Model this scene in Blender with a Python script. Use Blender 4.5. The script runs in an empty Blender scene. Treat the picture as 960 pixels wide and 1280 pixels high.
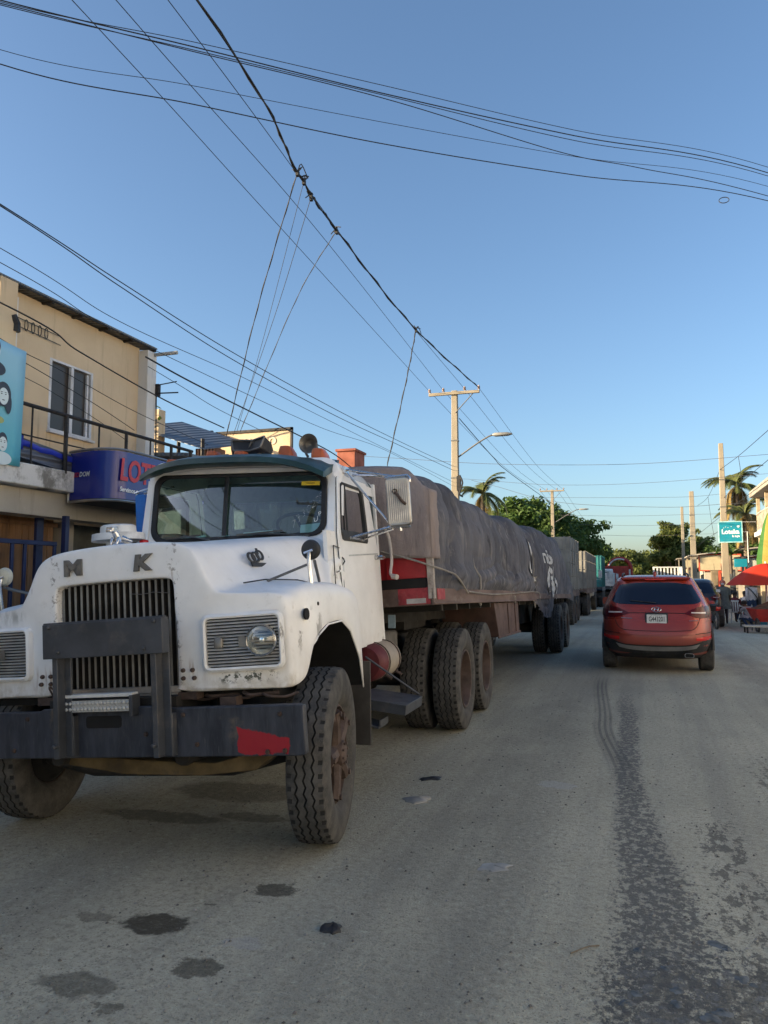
import bpy, bmesh, math, random
from math import sin, cos, pi, radians, sqrt, atan2
from mathutils import Vector, Matrix, noise
import numpy as np
rnd = random.Random(7)
scene = bpy.context.scene
COL = scene.collection
# ------------------------------------------------------------------ materials
class X:
    """thin wrapper: node sockets with arithmetic"""
    def __init__(s, nt, sock): s.nt, s.k = nt, sock
    def _m(s, op, o=None, o2=None):
        n = s.nt.nodes.new('ShaderNodeMath'); n.operation = op
        for i, v in enumerate((s, o, o2)):
            if v is None: continue
            if isinstance(v, X): s.nt.links.new(v.k, n.inputs[i])
            else: n.inputs[i].default_value = v
        return X(s.nt, n.outputs[0])
    def __add__(s, o): return s._m('ADD', o)
    def __sub__(s, o): return s._m('SUBTRACT', o)
    def __mul__(s, o): return s._m('MULTIPLY', o)
    def __truediv__(s, o): return s._m('DIVIDE', o)
    def abs(s): return s._m('ABSOLUTE')
    def max(s, o): return s._m('MAXIMUM', o)
    def min(s, o): return s._m('MINIMUM', o)
    def pow(s, o): return s._m('POWER', o)
    def step(s, a, b, lo=0., hi=1.):
        n = s.nt.nodes.new('ShaderNodeMapRange'); n.interpolation_type = 'SMOOTHSTEP'
        s.nt.links.new(s.k, n.inputs[0])
        for i, v in enumerate((a, b, lo, hi)): n.inputs[1+i].default_value = v
        return X(s.nt, n.outputs[0])

class M:
    def __init__(s, name, rough=.6, metal=0., spec=.5):
        s.m = bpy.data.materials.new(name); s.m.use_nodes = True
        s.nt = s.m.node_tree; s.b = s.nt.nodes['Principled BSDF']
        s.b.inputs['Roughness'].default_value = rough; s.b.inputs['Metallic'].default_value = metal
        s.b.inputs['Specular IOR Level'].default_value = spec
        s.tc = s.nt.nodes.new('ShaderNodeTexCoord')
    def xyz(s):
        n = s.nt.nodes.new('ShaderNodeSeparateXYZ'); s.nt.links.new(s.tc.outputs['Object'], n.inputs[0])
        return [X(s.nt, o) for o in n.outputs]
    def noise(s, scale, detail=3., rough=.55, stretch=None, off=(0, 0, 0), dist=0.):
        n = s.nt.nodes.new('ShaderNodeTexNoise'); n.inputs['Scale'].default_value = scale
        n.inputs['Detail'].default_value = detail; n.inputs['Roughness'].default_value = rough
        n.inputs['Distortion'].default_value = dist
        mp = s.nt.nodes.new('ShaderNodeMapping'); mp.inputs['Location'].default_value = off
        mp.inputs['Scale'].default_value = stretch or (1, 1, 1)
        s.nt.links.new(s.tc.outputs['Object'], mp.inputs[0]); s.nt.links.new(mp.outputs[0], n.inputs['Vector'])
        return X(s.nt, n.outputs['Fac'])
    def vor(s, scale, stretch=None, feat='F1'):
        n = s.nt.nodes.new('ShaderNodeTexVoronoi'); n.feature = feat; n.inputs['Scale'].default_value = scale
        mp = s.nt.nodes.new('ShaderNodeMapping'); mp.inputs['Scale'].default_value = stretch or (1, 1, 1)
        s.nt.links.new(s.tc.outputs['Object'], mp.inputs[0]); s.nt.links.new(mp.outputs[0], n.inputs['Vector'])
        return X(s.nt, n.outputs['Distance'])
    def island(s):
        n = s.nt.nodes.new('ShaderNodeNewGeometry'); return X(s.nt, n.outputs['Random Per Island'])
    def col(s, c):
        n = s.nt.nodes.new('ShaderNodeRGB'); n.outputs[0].default_value = (*c, 1); return n.outputs[0]
    def mix(s, fac, a, b):
        n = s.nt.nodes.new('ShaderNodeMix'); n.data_type = 'RGBA'
        if isinstance(fac, X): s.nt.links.new(fac.k, n.inputs[0])
        else: n.inputs[0].default_value = fac
        for i, v in ((6, a), (7, b)):
            if isinstance(v, tuple): n.inputs[i].default_value = (*v, 1)
            else: s.nt.links.new(v, n.inputs[i])
        return n.outputs[2]
    def base(s, c):
        if isinstance(c, tuple): s.b.inputs['Base Color'].default_value = (*c, 1)
        else: s.nt.links.new(c, s.b.inputs['Base Color'])
        return s
    def rough(s, x): s.nt.links.new(x.k, s.b.inputs['Roughness']); return s
    def bump(s, h, strength=.3, dist=.01):
        n = s.nt.nodes.new('ShaderNodeBump'); n.inputs['Strength'].default_value = strength
        n.inputs['Distance'].default_value = dist
        s.nt.links.new(h.k, n.inputs['Height']); s.nt.links.new(n.outputs[0], s.b.inputs['Normal']); return s

def dirty(name, c, rough=.6, metal=0., var=.25, dirt=(.10, .085, .065), amt=.35, scale=3., fine=40., bump=.12, stretch=None, spec=.5):
    """a plain worn surface: colour drift, soft patches of dirt, fine grain"""
    m = M(name, rough, metal, spec)
    n1 = m.noise(scale, 5, .6, stretch); n2 = m.noise(fine, 3, .6, stretch, (3, 7, 1))
    lo = tuple(v*(1-var) for v in c); hi = tuple(min(1, v*(1+var*.6)) for v in c)
    k = m.mix(n1.step(.3, .7), lo, hi)
    d = m.noise(scale*1.7, 6, .65, stretch, (11, 2, 5)).step(.52, .72, 0, amt)
    k = m.mix(d, k, dirt)
    k = m.mix(n2.step(.35, .75, 0, .12), k, tuple(v*.5 for v in c))
    m.base(k); m.rough(n1.step(.3, .7, min(1, rough+.1), max(.03, rough-.08)))
    if bump: m.bump(n2, bump, .004)
    return m.m

def glassmat(name, tint=(.55, .7, .68), alpha=.45, rough=.02):
    m = bpy.data.materials.new(name); m.use_nodes = True; nt = m.node_tree
    for n in list(nt.nodes): nt.nodes.remove(n)
    out = nt.nodes.new('ShaderNodeOutputMaterial'); g = nt.nodes.new('ShaderNodeBsdfGlossy'); g.inputs['Roughness'].default_value = rough
    t = nt.nodes.new('ShaderNodeBsdfTransparent'); t.inputs[0].default_value = (*tint, 1)
    mx = nt.nodes.new('ShaderNodeMixShader'); fr = nt.nodes.new('ShaderNodeFresnel'); fr.inputs[0].default_value = 1.5
    mr = nt.nodes.new('ShaderNodeMapRange'); mr.inputs[1].default_value = 0; mr.inputs[2].default_value = 1
    mr.inputs[3].default_value = alpha; mr.inputs[4].default_value = 1
    nt.links.new(fr.outputs[0], mr.inputs[0]); nt.links.new(mr.outputs[0], mx.inputs[0])
    nt.links.new(t.outputs[0], mx.inputs[1]); nt.links.new(g.outputs[0], mx.inputs[2]); nt.links.new(mx.outputs[0], out.inputs[0])
    return m

# ------------------------------------------------------------------ mesh building
def catmull(P, n):
    P = [Vector(p) for p in P]; out = []
    if len(P) == 2: return [P[0].lerp(P[1], i/n) for i in range(n+1)]
    for i in range(len(P)-1):
        a, b, c, d = P[max(i-1, 0)], P[i], P[i+1], P[min(i+2, len(P)-1)]
        for k in range(n):
            t = k/n
            out.append(.5*((2*b)+(c-a)*t+(2*a-5*b+4*c-d)*t*t+(3*b-a-3*c+d)*t**3))
    out.append(P[-1]); return out

class MB:
    def __init__(s): s.v, s.f, s.mi = [], [], []
    def add(s, vs, fs, m=0, xf=None):
        o = len(s.v)
        s.v += [tuple((xf @ Vector(p)) if xf is not None else p) for p in vs]
        s.f += [tuple(i+o for i in f) for f in fs]; s.mi += [m]*len(fs); return s
    def box(s, c, d, m=0, rot=None, taper=None):
        x, y, z = (k/2 for k in d); vs = []
        for sz in (-1, 1):
            t = 1 if (taper is None or sz < 0) else taper
            for sx, sy in ((-1, -1), (1, -1), (1, 1), (-1, 1)): vs.append(Vector((sx*x*t, sy*y*t, sz*z)))
        if rot is not None: vs = [rot @ v for v in vs]
        C = Vector(c)
        return s.add([v+C for v in vs], [(0, 3, 2, 1), (4, 5, 6, 7), (0, 1, 5, 4), (1, 2, 6, 5), (2, 3, 7, 6), (3, 0, 4, 7)], m)
    def tube(s, pts, r, seg=8, m=0, caps=True, smooth=0):
        P = [Vector(p) for p in pts]
        if smooth: P = catmull(P, smooth)
        n = len(P); R = r if isinstance(r, (list, tuple)) else [r]*n
        if len(R) != n: R = [R[0]+(R[-1]-R[0])*i/(n-1) for i in range(n)]
        vs, fs = [], []; side = None
        for i, p in enumerate(P):
            t = (P[min(i+1, n-1)]-P[max(i-1, 0)])
            if t.length < 1e-9: t = Vector((0, 0, 1))
            t.normalize()
            if side is None:
                a = Vector((0, 0, 1)) if abs(t.z) < .9 else Vector((1, 0, 0)); side = t.cross(a).normalized()
            else:
                side = (side - t*side.dot(t))
                side = side.normalized() if side.length > 1e-6 else t.orthogonal().normalized()
            up = side.cross(t)
            for k in range(seg):
                a = 2*pi*k/seg; vs.append(p+(side*cos(a)+up*sin(a))*R[i])
        for i in range(n-1):
            for k in range(seg):
                k2 = (k+1) % seg; fs.append((i*seg+k, i*seg+k2, (i+1)*seg+k2, (i+1)*seg+k))
        if caps: fs.append(tuple(range(seg))); fs.append(tuple((n-1)*seg+k for k in reversed(range(seg))))
        return s.add(vs, fs, m)
    def lathe(s, prof, axis='x', c=(0, 0, 0), seg=32, m=0, mats=None, closed=False):
        vs, fs, ms = [], [], []; C = Vector(c)
        for r, h in prof:
            for k in range(seg):
                a = 2*pi*k/seg; u, w = r*cos(a), r*sin(a)
                vs.append(C+Vector({'x': (h, u, w), 'y': (u, h, w), 'z': (u, w, h)}[axis]))
        for i in range(len(prof)-1):
            for k in range(seg):
                k2 = (k+1) % seg; fs.append((i*seg+k, i*seg+k2, (i+1)*seg+k2, (i+1)*seg+k))
        o = len(s.f); s.add(vs, fs, m)
        if mats:
            for i in range(len(prof)-1):
                for k in range(seg): s.mi[o+i*seg+k] = mats[i]
        return s
    def prism(s, poly, plane, lo, hi, m=0):
        f = {'xz': lambda a, b, h: (a, h, b), 'yz': lambda a, b, h: (h, a, b), 'xy': lambda a, b, h: (a, b, h)}[plane]
        n = len(poly); vs = [f(a, b, lo) for a, b in poly]+[f(a, b, hi) for a, b in poly]
        fs = [(i, (i+1) % n, n+(i+1) % n, n+i) for i in range(n)]+[tuple(reversed(range(n))), tuple(range(n, 2*n))]
        return s.add(vs, fs, m)
    def rings(s, R, m=0, close=False, cap=False):
        n = len(R[0]); vs = [p for r in R for p in r]; fs = []
        kk = n if close else n-1
        for i in range(len(R)-1):
            for k in range(kk):
                k2 = (k+1) % n; fs.append((i*n+k, i*n+k2, (i+1)*n+k2, (i+1)*n+k))
        if cap: fs += [tuple(reversed(range(n))), tuple((len(R)-1)*n+k for k in range(n))]
        return s.add(vs, fs, m)
    def frame(s, outer, inner, t, m=0):
        """two loops (same count) bridged, given thickness vector t"""
        t = Vector(t); n = len(outer)
        O = [Vector(p) for p in outer]; I = [Vector(p) for p in inner]
        return s.rings([O, I, [p+t for p in I], [p+t for p in O], O], m, close=True)
    def build(s, name, mats, parent=None, xf=None, bevel=0, sub=0, solid=0, flat=False, ang=38, bseg=2):
        me = bpy.data.meshes.new(name)
        vs = [tuple(p) for p in s.v]
        if xf is not None: vs = [tuple(xf @ Vector(p)) for p in vs]
        me.from_pydata(vs, [], s.f); 
        if not isinstance(mats, (list, tuple)): mats = [mats]
        for k in mats: me.materials.append(k)
        me.polygons.foreach_set('material_index', s.mi)
        bm = bmesh.new(); bm.from_mesh(me)
        if not solid: bmesh.ops.recalc_face_normals(bm, faces=bm.faces)
        bm.to_mesh(me); bm.free()
        if not flat:
            me.polygons.foreach_set('use_smooth', [True]*len(me.polygons))
            if not sub: me.set_sharp_from_angle(angle=radians(ang))
        me.update()
        o = bpy.data.objects.new(name, me); COL.objects.link(o)
        if parent is not None: o.parent = parent
        if bevel:
            b = o.modifiers.new('bevel', 'BEVEL'); b.width = bevel; b.segments = bseg; b.limit_method = 'ANGLE'; b.angle_limit = radians(40)
            b.harden_normals = False
        if solid:
            d = o.modifiers.new('solid', 'SOLIDIFY'); d.thickness = solid; d.offset = -1
        if sub:
            d = o.modifiers.new('sub', 'SUBSURF'); d.levels = d.render_levels = sub
        return o

def each(mb):
    """the separate pieces gathered in mb, as one MB each"""
    par = list(range(len(mb.v)))
    def find(i):
        while par[i] != i: par[i] = par[par[i]]; i = par[i]
        return i
    for f in mb.f:
        for i in f[1:]: par[find(i)] = find(f[0])
    out = {}
    for f, m in zip(mb.f, mb.mi):
        q = out.setdefault(find(f[0]), (MB(), {})); b, ix = q
        for i in f:
            if i not in ix: ix[i] = len(b.v); b.v.append(mb.v[i])
        b.f.append(tuple(ix[i] for i in f)); b.mi.append(m)
    return [b for b, _ in out.values()]
def tag(o, label=None, cat=None, group=None, kind=None):
    if label: o['label'] = label
    if cat: o['category'] = cat
    if group: o['group'] = group
    if kind: o['kind'] = kind
    return o
def empty(name, loc=(0, 0, 0), rot=(0, 0, 0), label=None, cat=None, group=None):
    o = bpy.data.objects.new(name, None); COL.objects.link(o); o.location = loc; o.rotation_euler = rot
    o.empty_display_size = .2
    return tag(o, label, cat, group)
def copy_tree(o, parent=None):
    c = o.copy(); COL.objects.link(c); c.parent = parent
    for ch in list(o.children): copy_tree(ch, c)
    return c
def text_geo(txt, size, depth=.0, shear=0., bold=0., width=1.):
    cu = bpy.data.curves.new('t', 'FONT'); cu.body = txt; cu.size = size; cu.extrude = depth; cu.shear = shear; cu.offset = bold
    cu.align_x = 'CENTER'; cu.align_y = 'CENTER'; cu.resolution_u = 3
    o = bpy.data.objects.new('t', cu); COL.objects.link(o)
    dg = bpy.context.evaluated_depsgraph_get(); dg.update()
    me = bpy.data.meshes.new_from_object(o.evaluated_get(dg))
    vs = [Vector((v.co.x*width, v.co.y, v.co.z)) for v in me.vertices]; fs = [tuple(p.vertices) for p in me.polygons]
    bpy.data.objects.remove(o); bpy.data.curves.remove(cu); bpy.data.meshes.remove(me)
    return vs, fs
def rrect(w, h, r, n=5, c=(0, 0)):
    out = []
    for cx, cy, a0 in ((w/2-r, h/2-r, 0), (-w/2+r, h/2-r, 90), (-w/2+r, -h/2+r, 180), (w/2-r, -h/2+r, 270)):
        for i in range(n+1):
            a = radians(a0+90*i/n); out.append((c[0]+cx+r*cos(a), c[1]+cy+r*sin(a)))
    return out
def RZ(a): return Matrix.Rotation(a, 4, 'Z')
def RY(a): return Matrix.Rotation(a, 4, 'Y')
def RX(a): return Matrix.Rotation(a, 4, 'X')
def T(x, y, z): return Matrix.Translation((x, y, z))
def ss(a, b, t):
    t = min(1, max(0, (t-a)/(b-a))); return t*t*(3-2*t)
def lerptab(tab, y):
    if y <= tab[0][0]: return tab[0][1]
    for (a, va), (b, vb) in zip(tab, tab[1:]):
        if y <= b: return va+(vb-va)*(y-a)/(b-a)
    return tab[-1][1]
# ------------------------------------------------------------------ camera (eye 1.55 m above the road, looking 18.4 degrees left of the street)
YAW, PITCH = radians(18.363), radians(5.2375)
F_ = Vector((-sin(YAW)*cos(PITCH), cos(YAW)*cos(PITCH), sin(PITCH))); R_ = Vector((cos(YAW), sin(YAW), 0)); U_ = R_.cross(F_)
cam = bpy.data.cameras.new('camera'); cam_o = bpy.data.objects.new('camera', cam); COL.objects.link(cam_o)
CAMP = Vector((0, 0, 1.55))
cam_o.matrix_world = Matrix(((R_.x, U_.x, -F_.x, 0), (R_.y, U_.y, -F_.y, 0), (R_.z, U_.z, -F_.z, 1.55), (0, 0, 0, 1)))
cam.sensor_fit = 'HORIZONTAL'; cam.sensor_width = 36; cam.lens = 36; cam.clip_end = 2000; cam.clip_start = .05
scene.camera = cam_o
def survey(px, py, axis, val):
    """where a sight line measured in the photograph meets a real plane (x, y or z = val)"""
    d = F_+R_*((px-480)/960)+U_*((640-py)/960); t = (val-CAMP[axis])/d[axis]
    return CAMP+d*t
def ground(x):
    if x < -1.7: return -.015*(min(-x, 6.3)-1.7)
    if x > 1.5: return -.02*(min(x, 4.3)-1.5)
    return 0.
# ------------------------------------------------------------------ light
SUN_EL, SUN_DIR = radians(13), Vector((-.89, -.45, 0)).normalized()
w = bpy.data.worlds.new('World'); scene.world = w; w.use_nodes = True
nt = w.node_tree; bg = nt.nodes['Background']; sky = nt.nodes.new('ShaderNodeTexSky'); sky.sky_type = 'NISHITA'; sky.sun_disc = False
sky.sun_elevation = SUN_EL; sky.sun_rotation = atan2(SUN_DIR.x, SUN_DIR.y)
sky.air_density = 1.0; sky.dust_density = 1.7; sky.ozone_density = 3.0
nt.links.new(sky.outputs[0], bg.inputs[0]); bg.inputs[1].default_value = .105
sl = bpy.data.lights.new('sun', 'SUN'); sl.energy = 5.0; sl.angle = radians(.5); sl.color = (1, .80, .52)
so = bpy.data.objects.new('sun', sl); COL.objects.link(so)
sd = Vector((SUN_DIR.x*cos(SUN_EL), SUN_DIR.y*cos(SUN_EL), sin(SUN_EL)))
so.rotation_euler = sd.to_track_quat('Z', 'Y').to_euler(); so.location = (-20, -20, 30)
vs = scene.view_settings; vs.view_transform = 'Standard'; vs.look = 'None'; vs.gamma = 1; vs.use_curve_mapping = False; vs.exposure = 1.40
scene.render.engine = 'CYCLES'; scene.cycles.max_bounces = 6; scene.cycles.transparent_max_bounces = 12
scene.cycles.use_denoising = True
def white_paint():
    m = M('white_truck_paint', .42)
    n1 = m.noise(2.2, 5, .6); n2 = m.noise(9, 6, .7, None, (4, 1, 9)); n3 = m.noise(60, 2, .6)
    k = m.mix(n1.step(.3, .7), (.72, .72, .715), (.84, .84, .835))
    k = m.mix(n2.step(.58, .8, 0, .5), k, (.40, .38, .33))
    x, y, z = m.xyz()
    low = z.step(.75, 1.25, .5, .0)*m.noise(6, 5, .7, (1, 1, .3), (2, 2, 2)).step(.35, .65)
    k = m.mix(low, k, (.42, .37, .28))
    sc = m.noise(3.5, 8, .75, (1, 1, .5), (7, 3, 1)).step(.665, .69)          # chips down to dark primer
    k = m.mix(sc*.85, k, (.12, .10, .085))
    rs = m.noise(5, 6, .7, (2, 2, .35), (1, 8, 3)).step(.68, .76, 0, .5)      # rust runs
    k = m.mix(rs, k, (.20, .10, .045))
    # knocks and scuffs seen on the driver's side wing and below its lamp
    rag = m.noise(22, 5, .75, None, (6, 6, 1)); rg2 = m.noise(9, 5, .7, (1, 1, .4), (2, 7, 3))
    ax = x.abs()
    under = x.step(.66, .70)*x.step(1.02, .95)*(z-.975).abs().step(.045, .01)*y.step(-.2, -.3)
    k = m.mix(under*rag.step(.50, .55), k, (.03, .045, .04))
    corner = x.step(.98, 1.05)*(z-1.22).abs().step(.18, .05)*y.step(.15, -.1)
    k = m.mix(corner*rg2.step(.54, .62)*.8, k, (.16, .15, .14))
    leftc = x.step(-.62, -.70)*(z-1.40).abs().step(.07, .0)*y.step(0., -.2); k = m.mix(leftc*rg2.step(.45, .6)*.6, k, (.25, .26, .24))
    nose = ax.step(.36, .40)*ax.step(.47, .42)*y.step(-.3, -.4); k = m.mix(nose*rag.step(.53, .62)*.7, k, (.10, .08, .06))
    drip = (z-1.0).abs().step(.12, .02)*ax.step(.42, .45)*ax.step(.62, .54)*y.step(-.3, -.4)*m.noise(14, 4, .6, (2.5, 1, .25), (4, 4, 4)).step(.5, .62); k = m.mix(drip*.6, k, (.24, .12, .05))
    sill = z.step(1.02, .92)*m.noise(5, 5, .7, None, (8, 3, 8)).step(.42, .62); k = m.mix(sill*.55, k, (.34, .29, .21))
    m.base(k); m.rough(n1.step(.3, .7, .5, .33)); m.bump(m.noise(1.6, 3, .5, None, (3, 3, 3))+n3*.04, .25, .03); return m.m
WHITE = white_paint()
def black_bumper():
    m = M('bumper_paint', .45)
    x, y, z = m.xyz()
    n = m.noise(5, 6, .65, (2.5, 1, .5)); g = m.noise(40, 3, .6, (3, 1, .25))
    k = m.mix(n.step(.3, .75), (.011, .014, .022), (.045, .050, .066))
    k = m.mix(g.step(.58, .8, 0, .5), k, (.16, .155, .15))
    k = m.mix(m.noise(4, 5, .6, None, (9, 9, 2)).step(.62, .74, 0, .6), k, (.15, .12, .08))
    # leftover red paint at the driver's corner: has its own ragged outline
    e = m.noise(9, 5, .6, None, (0, 5, 0)).step(.2, .8, -.022, .022)
    r = (x+e).step(.83, .84)*(x+e).step(1.15, 1.14)*(z+e).step(.585, .59)*((z+e)+(x-.83)*.22).step(.735, .725)
    r = r*(m.noise(26, 5, .7, (1, 1, .5), (2, 8, 0))+(x-1.02).max(0.)*-1.6).step(.18, .26); k = m.mix(r*.95, k, (.30, .004, .014))
    m.base(k); m.rough(n.step(.3, .7, .6, .4)); m.bump(g, .1, .003); return m.m
BUMPER = black_bumper()
DKSTEEL = dirty('dark_painted_steel', (.045, .05, .06), .5, .0, .35, (.14, .12, .10), .4, 4, 50)
FRAME = dirty('greasy_frame_steel', (.022, .02, .018), .8, 0, .4, (.08, .06, .045), .4, 3, 30, .2)
BLACKV = dirty('black_void', (.008, .008, .008), .95, 0, .2, (.01, .01, .01), 0)
CHROME = dirty('worn_chrome', (.62, .62, .63), .22, 1., .15, (.2, .15, .1), .25, 8, 60, .02)
ALU = dirty('ribbed_aluminium', (.44, .42, .40), .4, .9, .15, (.25, .19, .13), .3, 6, 60, .04)
GALV = dirty('grille_steel', (.20, .19, .175), .5, .6, .3, (.10, .08, .06), .5, 5, 40)
RUBBER = None
def rubber():
    m = M('tyre_rubber', .85, 0, .3)
    n = m.noise(7, 5, .65); g = m.noise(70, 3, .6)
    k = m.mix(n.step(.35, .7), (.042, .041, .040), (.095, .09, .082))
    k = m.mix(g.step(.5, .8, 0, .4), k, (.15, .14, .12))
    m.base(k); m.bump(g, .25, .003); return m.m
RUBBER = rubber()
GROOVE = dirty('tyre_groove', (.012, .012, .012), .95, 0, .2, (.05, .045, .04), .3, 8, 60, .1)
RUST = dirty('rusty_rim', (.075, .05, .04), .75, .1, .45, (.06, .035, .025), .7, 9, 50, .35)
RIMBRN = dirty('brown_painted_rim', (.085, .055, .043), .7, .0, .35, (.07, .05, .04), .6, 6, 50, .2)
VISOR = dirty('dark_green_visor', (.012, .04, .035), .38, 0, .3, (.10, .12, .11), .35, 4, 50, .05)
ROOFW = dirty('cab_roof_paint', (.45, .47, .48), .5)
RUBSEAL = dirty('rubber_seal', (.012, .012, .013), .6, 0, .2, (.05, .05, .045), .3)
GLASS = glassmat('windscreen_glass', (.66, .84, .82), .05)
SIDEGLASS = glassmat('side_glass', (.30, .40, .36), .05)
DKTANK = dirty('dusty_grey_tank', (.10, .09, .08), .7, 0, .3, (.16, .14, .12), .5)
LENS = glassmat('headlamp_glass', (.95, .97, .97), .12)
REFL = M('lamp_reflector', .2, 1.).base((.85, .86, .86)).m
DASH = dirty('dashboard', (.06, .075, .075), .7)
PAPER = dirty('pale_papers', (.55, .72, .72), .8, 0, .1, (.4, .5, .5), .2)
SEAT = dirty('seat_cloth', (.20, .22, .21), .9)
CABIN = dirty('cabin_lining', (.16, .20, .20), .85)
AMBER = dirty('amber_lens', (.42, .09, .02), .35, 0, .2, (.1, .05, .03), .3)
BLUEP = dirty('blue_mirror_back', (.015, .16, .55), .35, 0, .15, (.1, .1, .1), .15)
CREAM = dirty('cream_enamel', (.62, .58, .45), .45)
YELLOW = dirty('yellow_sticker', (.72, .52, .03), .6, 0, .1, (.3, .2, .05), .2, 20)
CHALK = M('white_chalk_writing', .9).base((.75, .78, .76)).m
REDP = dirty('red_headboard', (.36, .012, .016), .5, 0, .3, (.05, .02, .02), .5, 3, 40)
DECK = dirty('weathered_deck_edge', (.13, .085, .07), .8, 0, .4, (.28, .24, .2), .5, 4, 40, .3, (1, .3, 1))
DECKRED = dirty('faded_red_paint', (.30, .03, .04), .7, 0, .4, (.2, .15, .13), .6, 7, 40, .2)
BOXRED = dirty('rust_brown_box', (.09, .05, .04), .7, 0, .35, (.07, .05, .04), .5, 3, 40, .15)
TANK = dirty('tan_tank', (.40, .34, .27), .5, 0, .2, (.15, .1, .07), .4)
TANKRED = dirty('dark_red_tank_end', (.11, .010, .014), .6)
LEDLENS = dirty('led_lens', (.42, .42, .40), .3, .2, .1, (.2, .18, .15), .3, 20)
ROPE = dirty('grey_rope', (.27, .245, .215), .9)
def tarp(name, a, b, c):
    m = M(name, .85, 0, .25)
    n = m.noise(.9, 6, .6, (1, 1, 1.2)); s = m.noise(3.2, 6, .65, (1.2, 1.4, .4), (3, 1, 0)); g = m.noise(160, 2, .5)
    k = m.mix(n.step(.35, .68), a, b); k = m.mix(s.step(.52, .72, 0, .6), k, c)
    k = m.mix(m.noise(5, 6, .7, (1, 1.3, .16), (9, 5, 2), .5).step(.44, .30, 0, .75), k, tuple(v*.38 for v in a))  # dark weathering streaks that also paint shade into the folds
    k = m.mix(m.noise(11, 5, .7, (1, 1.2, .2), (5, 5, 5)).step(.56, .72, 0, .5), k, tuple(v*1.35 for v in c))  # pale dust streaks that also paint in lit fold ridges
    m.base(k)
    m.bump(m.noise(5, 5, .6, (.7, .7, .35), (2, 0, 4), 1.2)*.9+m.noise(14, 4, .6, (1, 1.2, .22), (7, 1, 4), .6)*.35+g*.04, .7, .05); return m.m
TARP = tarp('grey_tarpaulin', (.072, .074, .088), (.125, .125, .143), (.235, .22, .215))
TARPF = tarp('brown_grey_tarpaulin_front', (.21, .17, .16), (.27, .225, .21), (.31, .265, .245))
FADEDW = dirty('faded_white_paint', (.55, .55, .54), .9, 0, .3, (.2, .19, .19), .7, 9)
BOARD = dirty('grey_board_sides', (.27, .255, .225), .85, 0, .3, (.15, .13, .11), .5, 2.5, 30, .3, (1, 1, .3))
TEAL = dirty('teal_truck_paint', (.02, .17, .17), .5, 0, .3)
TRBLUE = dirty('blue_truck_paint', (.04, .12, .26), .45)
TRRED = dirty('red_truck_paint', (.42, .03, .02), .5)
PLAINW = dirty('plain_white_paint', (.68, .68, .66), .5)
def carpaint(name, c, c2):
    m = M(name, .28, .25); n = m.noise(2, 4, .6); d = m.noise(1.5, 5, .65, None, (3, 3, 3)); x, y, z = m.xyz()
    k = m.mix(n.step(.3, .7), c, c2)
    dust = z.step(.3, .95, .45, .06)*d.step(.25, .75, .5, 1)
    k = m.mix(dust, k, (.20, .17, .14)); m.base(k); m.rough((z.step(.3, 1., .55, .26))); 
    m.b.inputs['Coat Weight'].default_value = .35; m.b.inputs['Coat Roughness'].default_value = .08; return m.m
CARRED = carpaint('red_car_paint', (.29, .021, .009), (.34, .028, .011))
CARDARK = carpaint('dark_car_paint', (.02, .022, .03), (.03, .032, .04))
CARWHITE = carpaint('white_car_paint', (.6, .6, .6), (.68, .68, .68))
CARSILV = carpaint('silver_car_paint', (.35, .36, .37), (.4, .41, .42))
CLAD = dirty('black_plastic_cladding', (.022, .022, .024), .6, 0, .3, (.12, .11, .09), .4)
SKID = dirty('silver_skid_plate', (.32, .32, .32), .4, .5, .2, (.2, .18, .15), .4)
CARGLASS = M('dark_car_glass', .05, 0, .42).base((.006, .011, .026)).m
TAIL = M('tail_lamp_red', .2, 0, .28).base((.085, .003, .006)).m
TAILB = M('tail_lamp_bright', .15, 0, .7).base((.72, .62, .6)).m
REFLR = M('reflector_red', .2, 0, .6).base((.55, .02, .02)).m
PLATE = dirty('licence_plate', (.68, .68, .64), .5, 0, .1, (.4, .38, .35), .3, 20)
INK = M('dark_ink', .6).base((.02, .02, .022)).m
ALLOY = dirty('alloy_rim', (.35, .35, .35), .4, .8)
# buildings
def plaster(name, a, b, c=(.2, .17, .13)):
    m = M(name, .9, 0, .3); n = m.noise(.8, 6, .6); s = m.noise(2.2, 7, .65, (1.5, 1.5, .35), (5, 2, 7)); g = m.noise(45, 3, .6)
    k = m.mix(n.step(.35, .65), a, b); k = m.mix(s.step(.55, .75, 0, .4), k, c)
    run = m.noise(4, 6, .7, (1.6, 1.6, .12), (2, 6, 0)).step(.54, .70, 0, .45); k = m.mix(run, k, tuple(v*.62 for v in c)); k = m.mix(m.noise(9, 6, .75, None, (1, 1, 8)).step(.64, .70, 0, .5), k, tuple(min(1, v*1.15) for v in b)); m.base(k); m.bump(g*.5+m.noise(6, 4, .6)*.6, .25, .01); return m.m
CREAMW = plaster('cream_plaster', (.56, .42, .27), (.63, .49, .33), (.42, .31, .20))
WHITEW = plaster('white_plaster', (.60, .58, .55), (.68, .66, .63), (.4, .36, .32))
GREYC = plaster('grey_concrete', (.30, .29, .27), (.38, .37, .35), (.16, .15, .135))
TANW = plaster('tan_plaster', (.42, .37, .30), (.49, .44, .36), (.31, .26, .20))
def slabm():
    m = M('mouldy_slab', .92, 0, .3); n = m.noise(2.2, 8, .72, (1, 1, .8)); g = m.noise(40, 3, .6)
    k = m.mix(n.step(.45, .62), (.66, .64, .61), (.20, .19, .17)); k = m.mix(m.noise(7, 6, .7, None, (8, 1, 1)).step(.55, .7, 0, .5), k, (.28, .26, .23))
    m.base(k); m.bump(g*.4+n, .4, .012); return m.m
SLAB = slabm()
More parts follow.
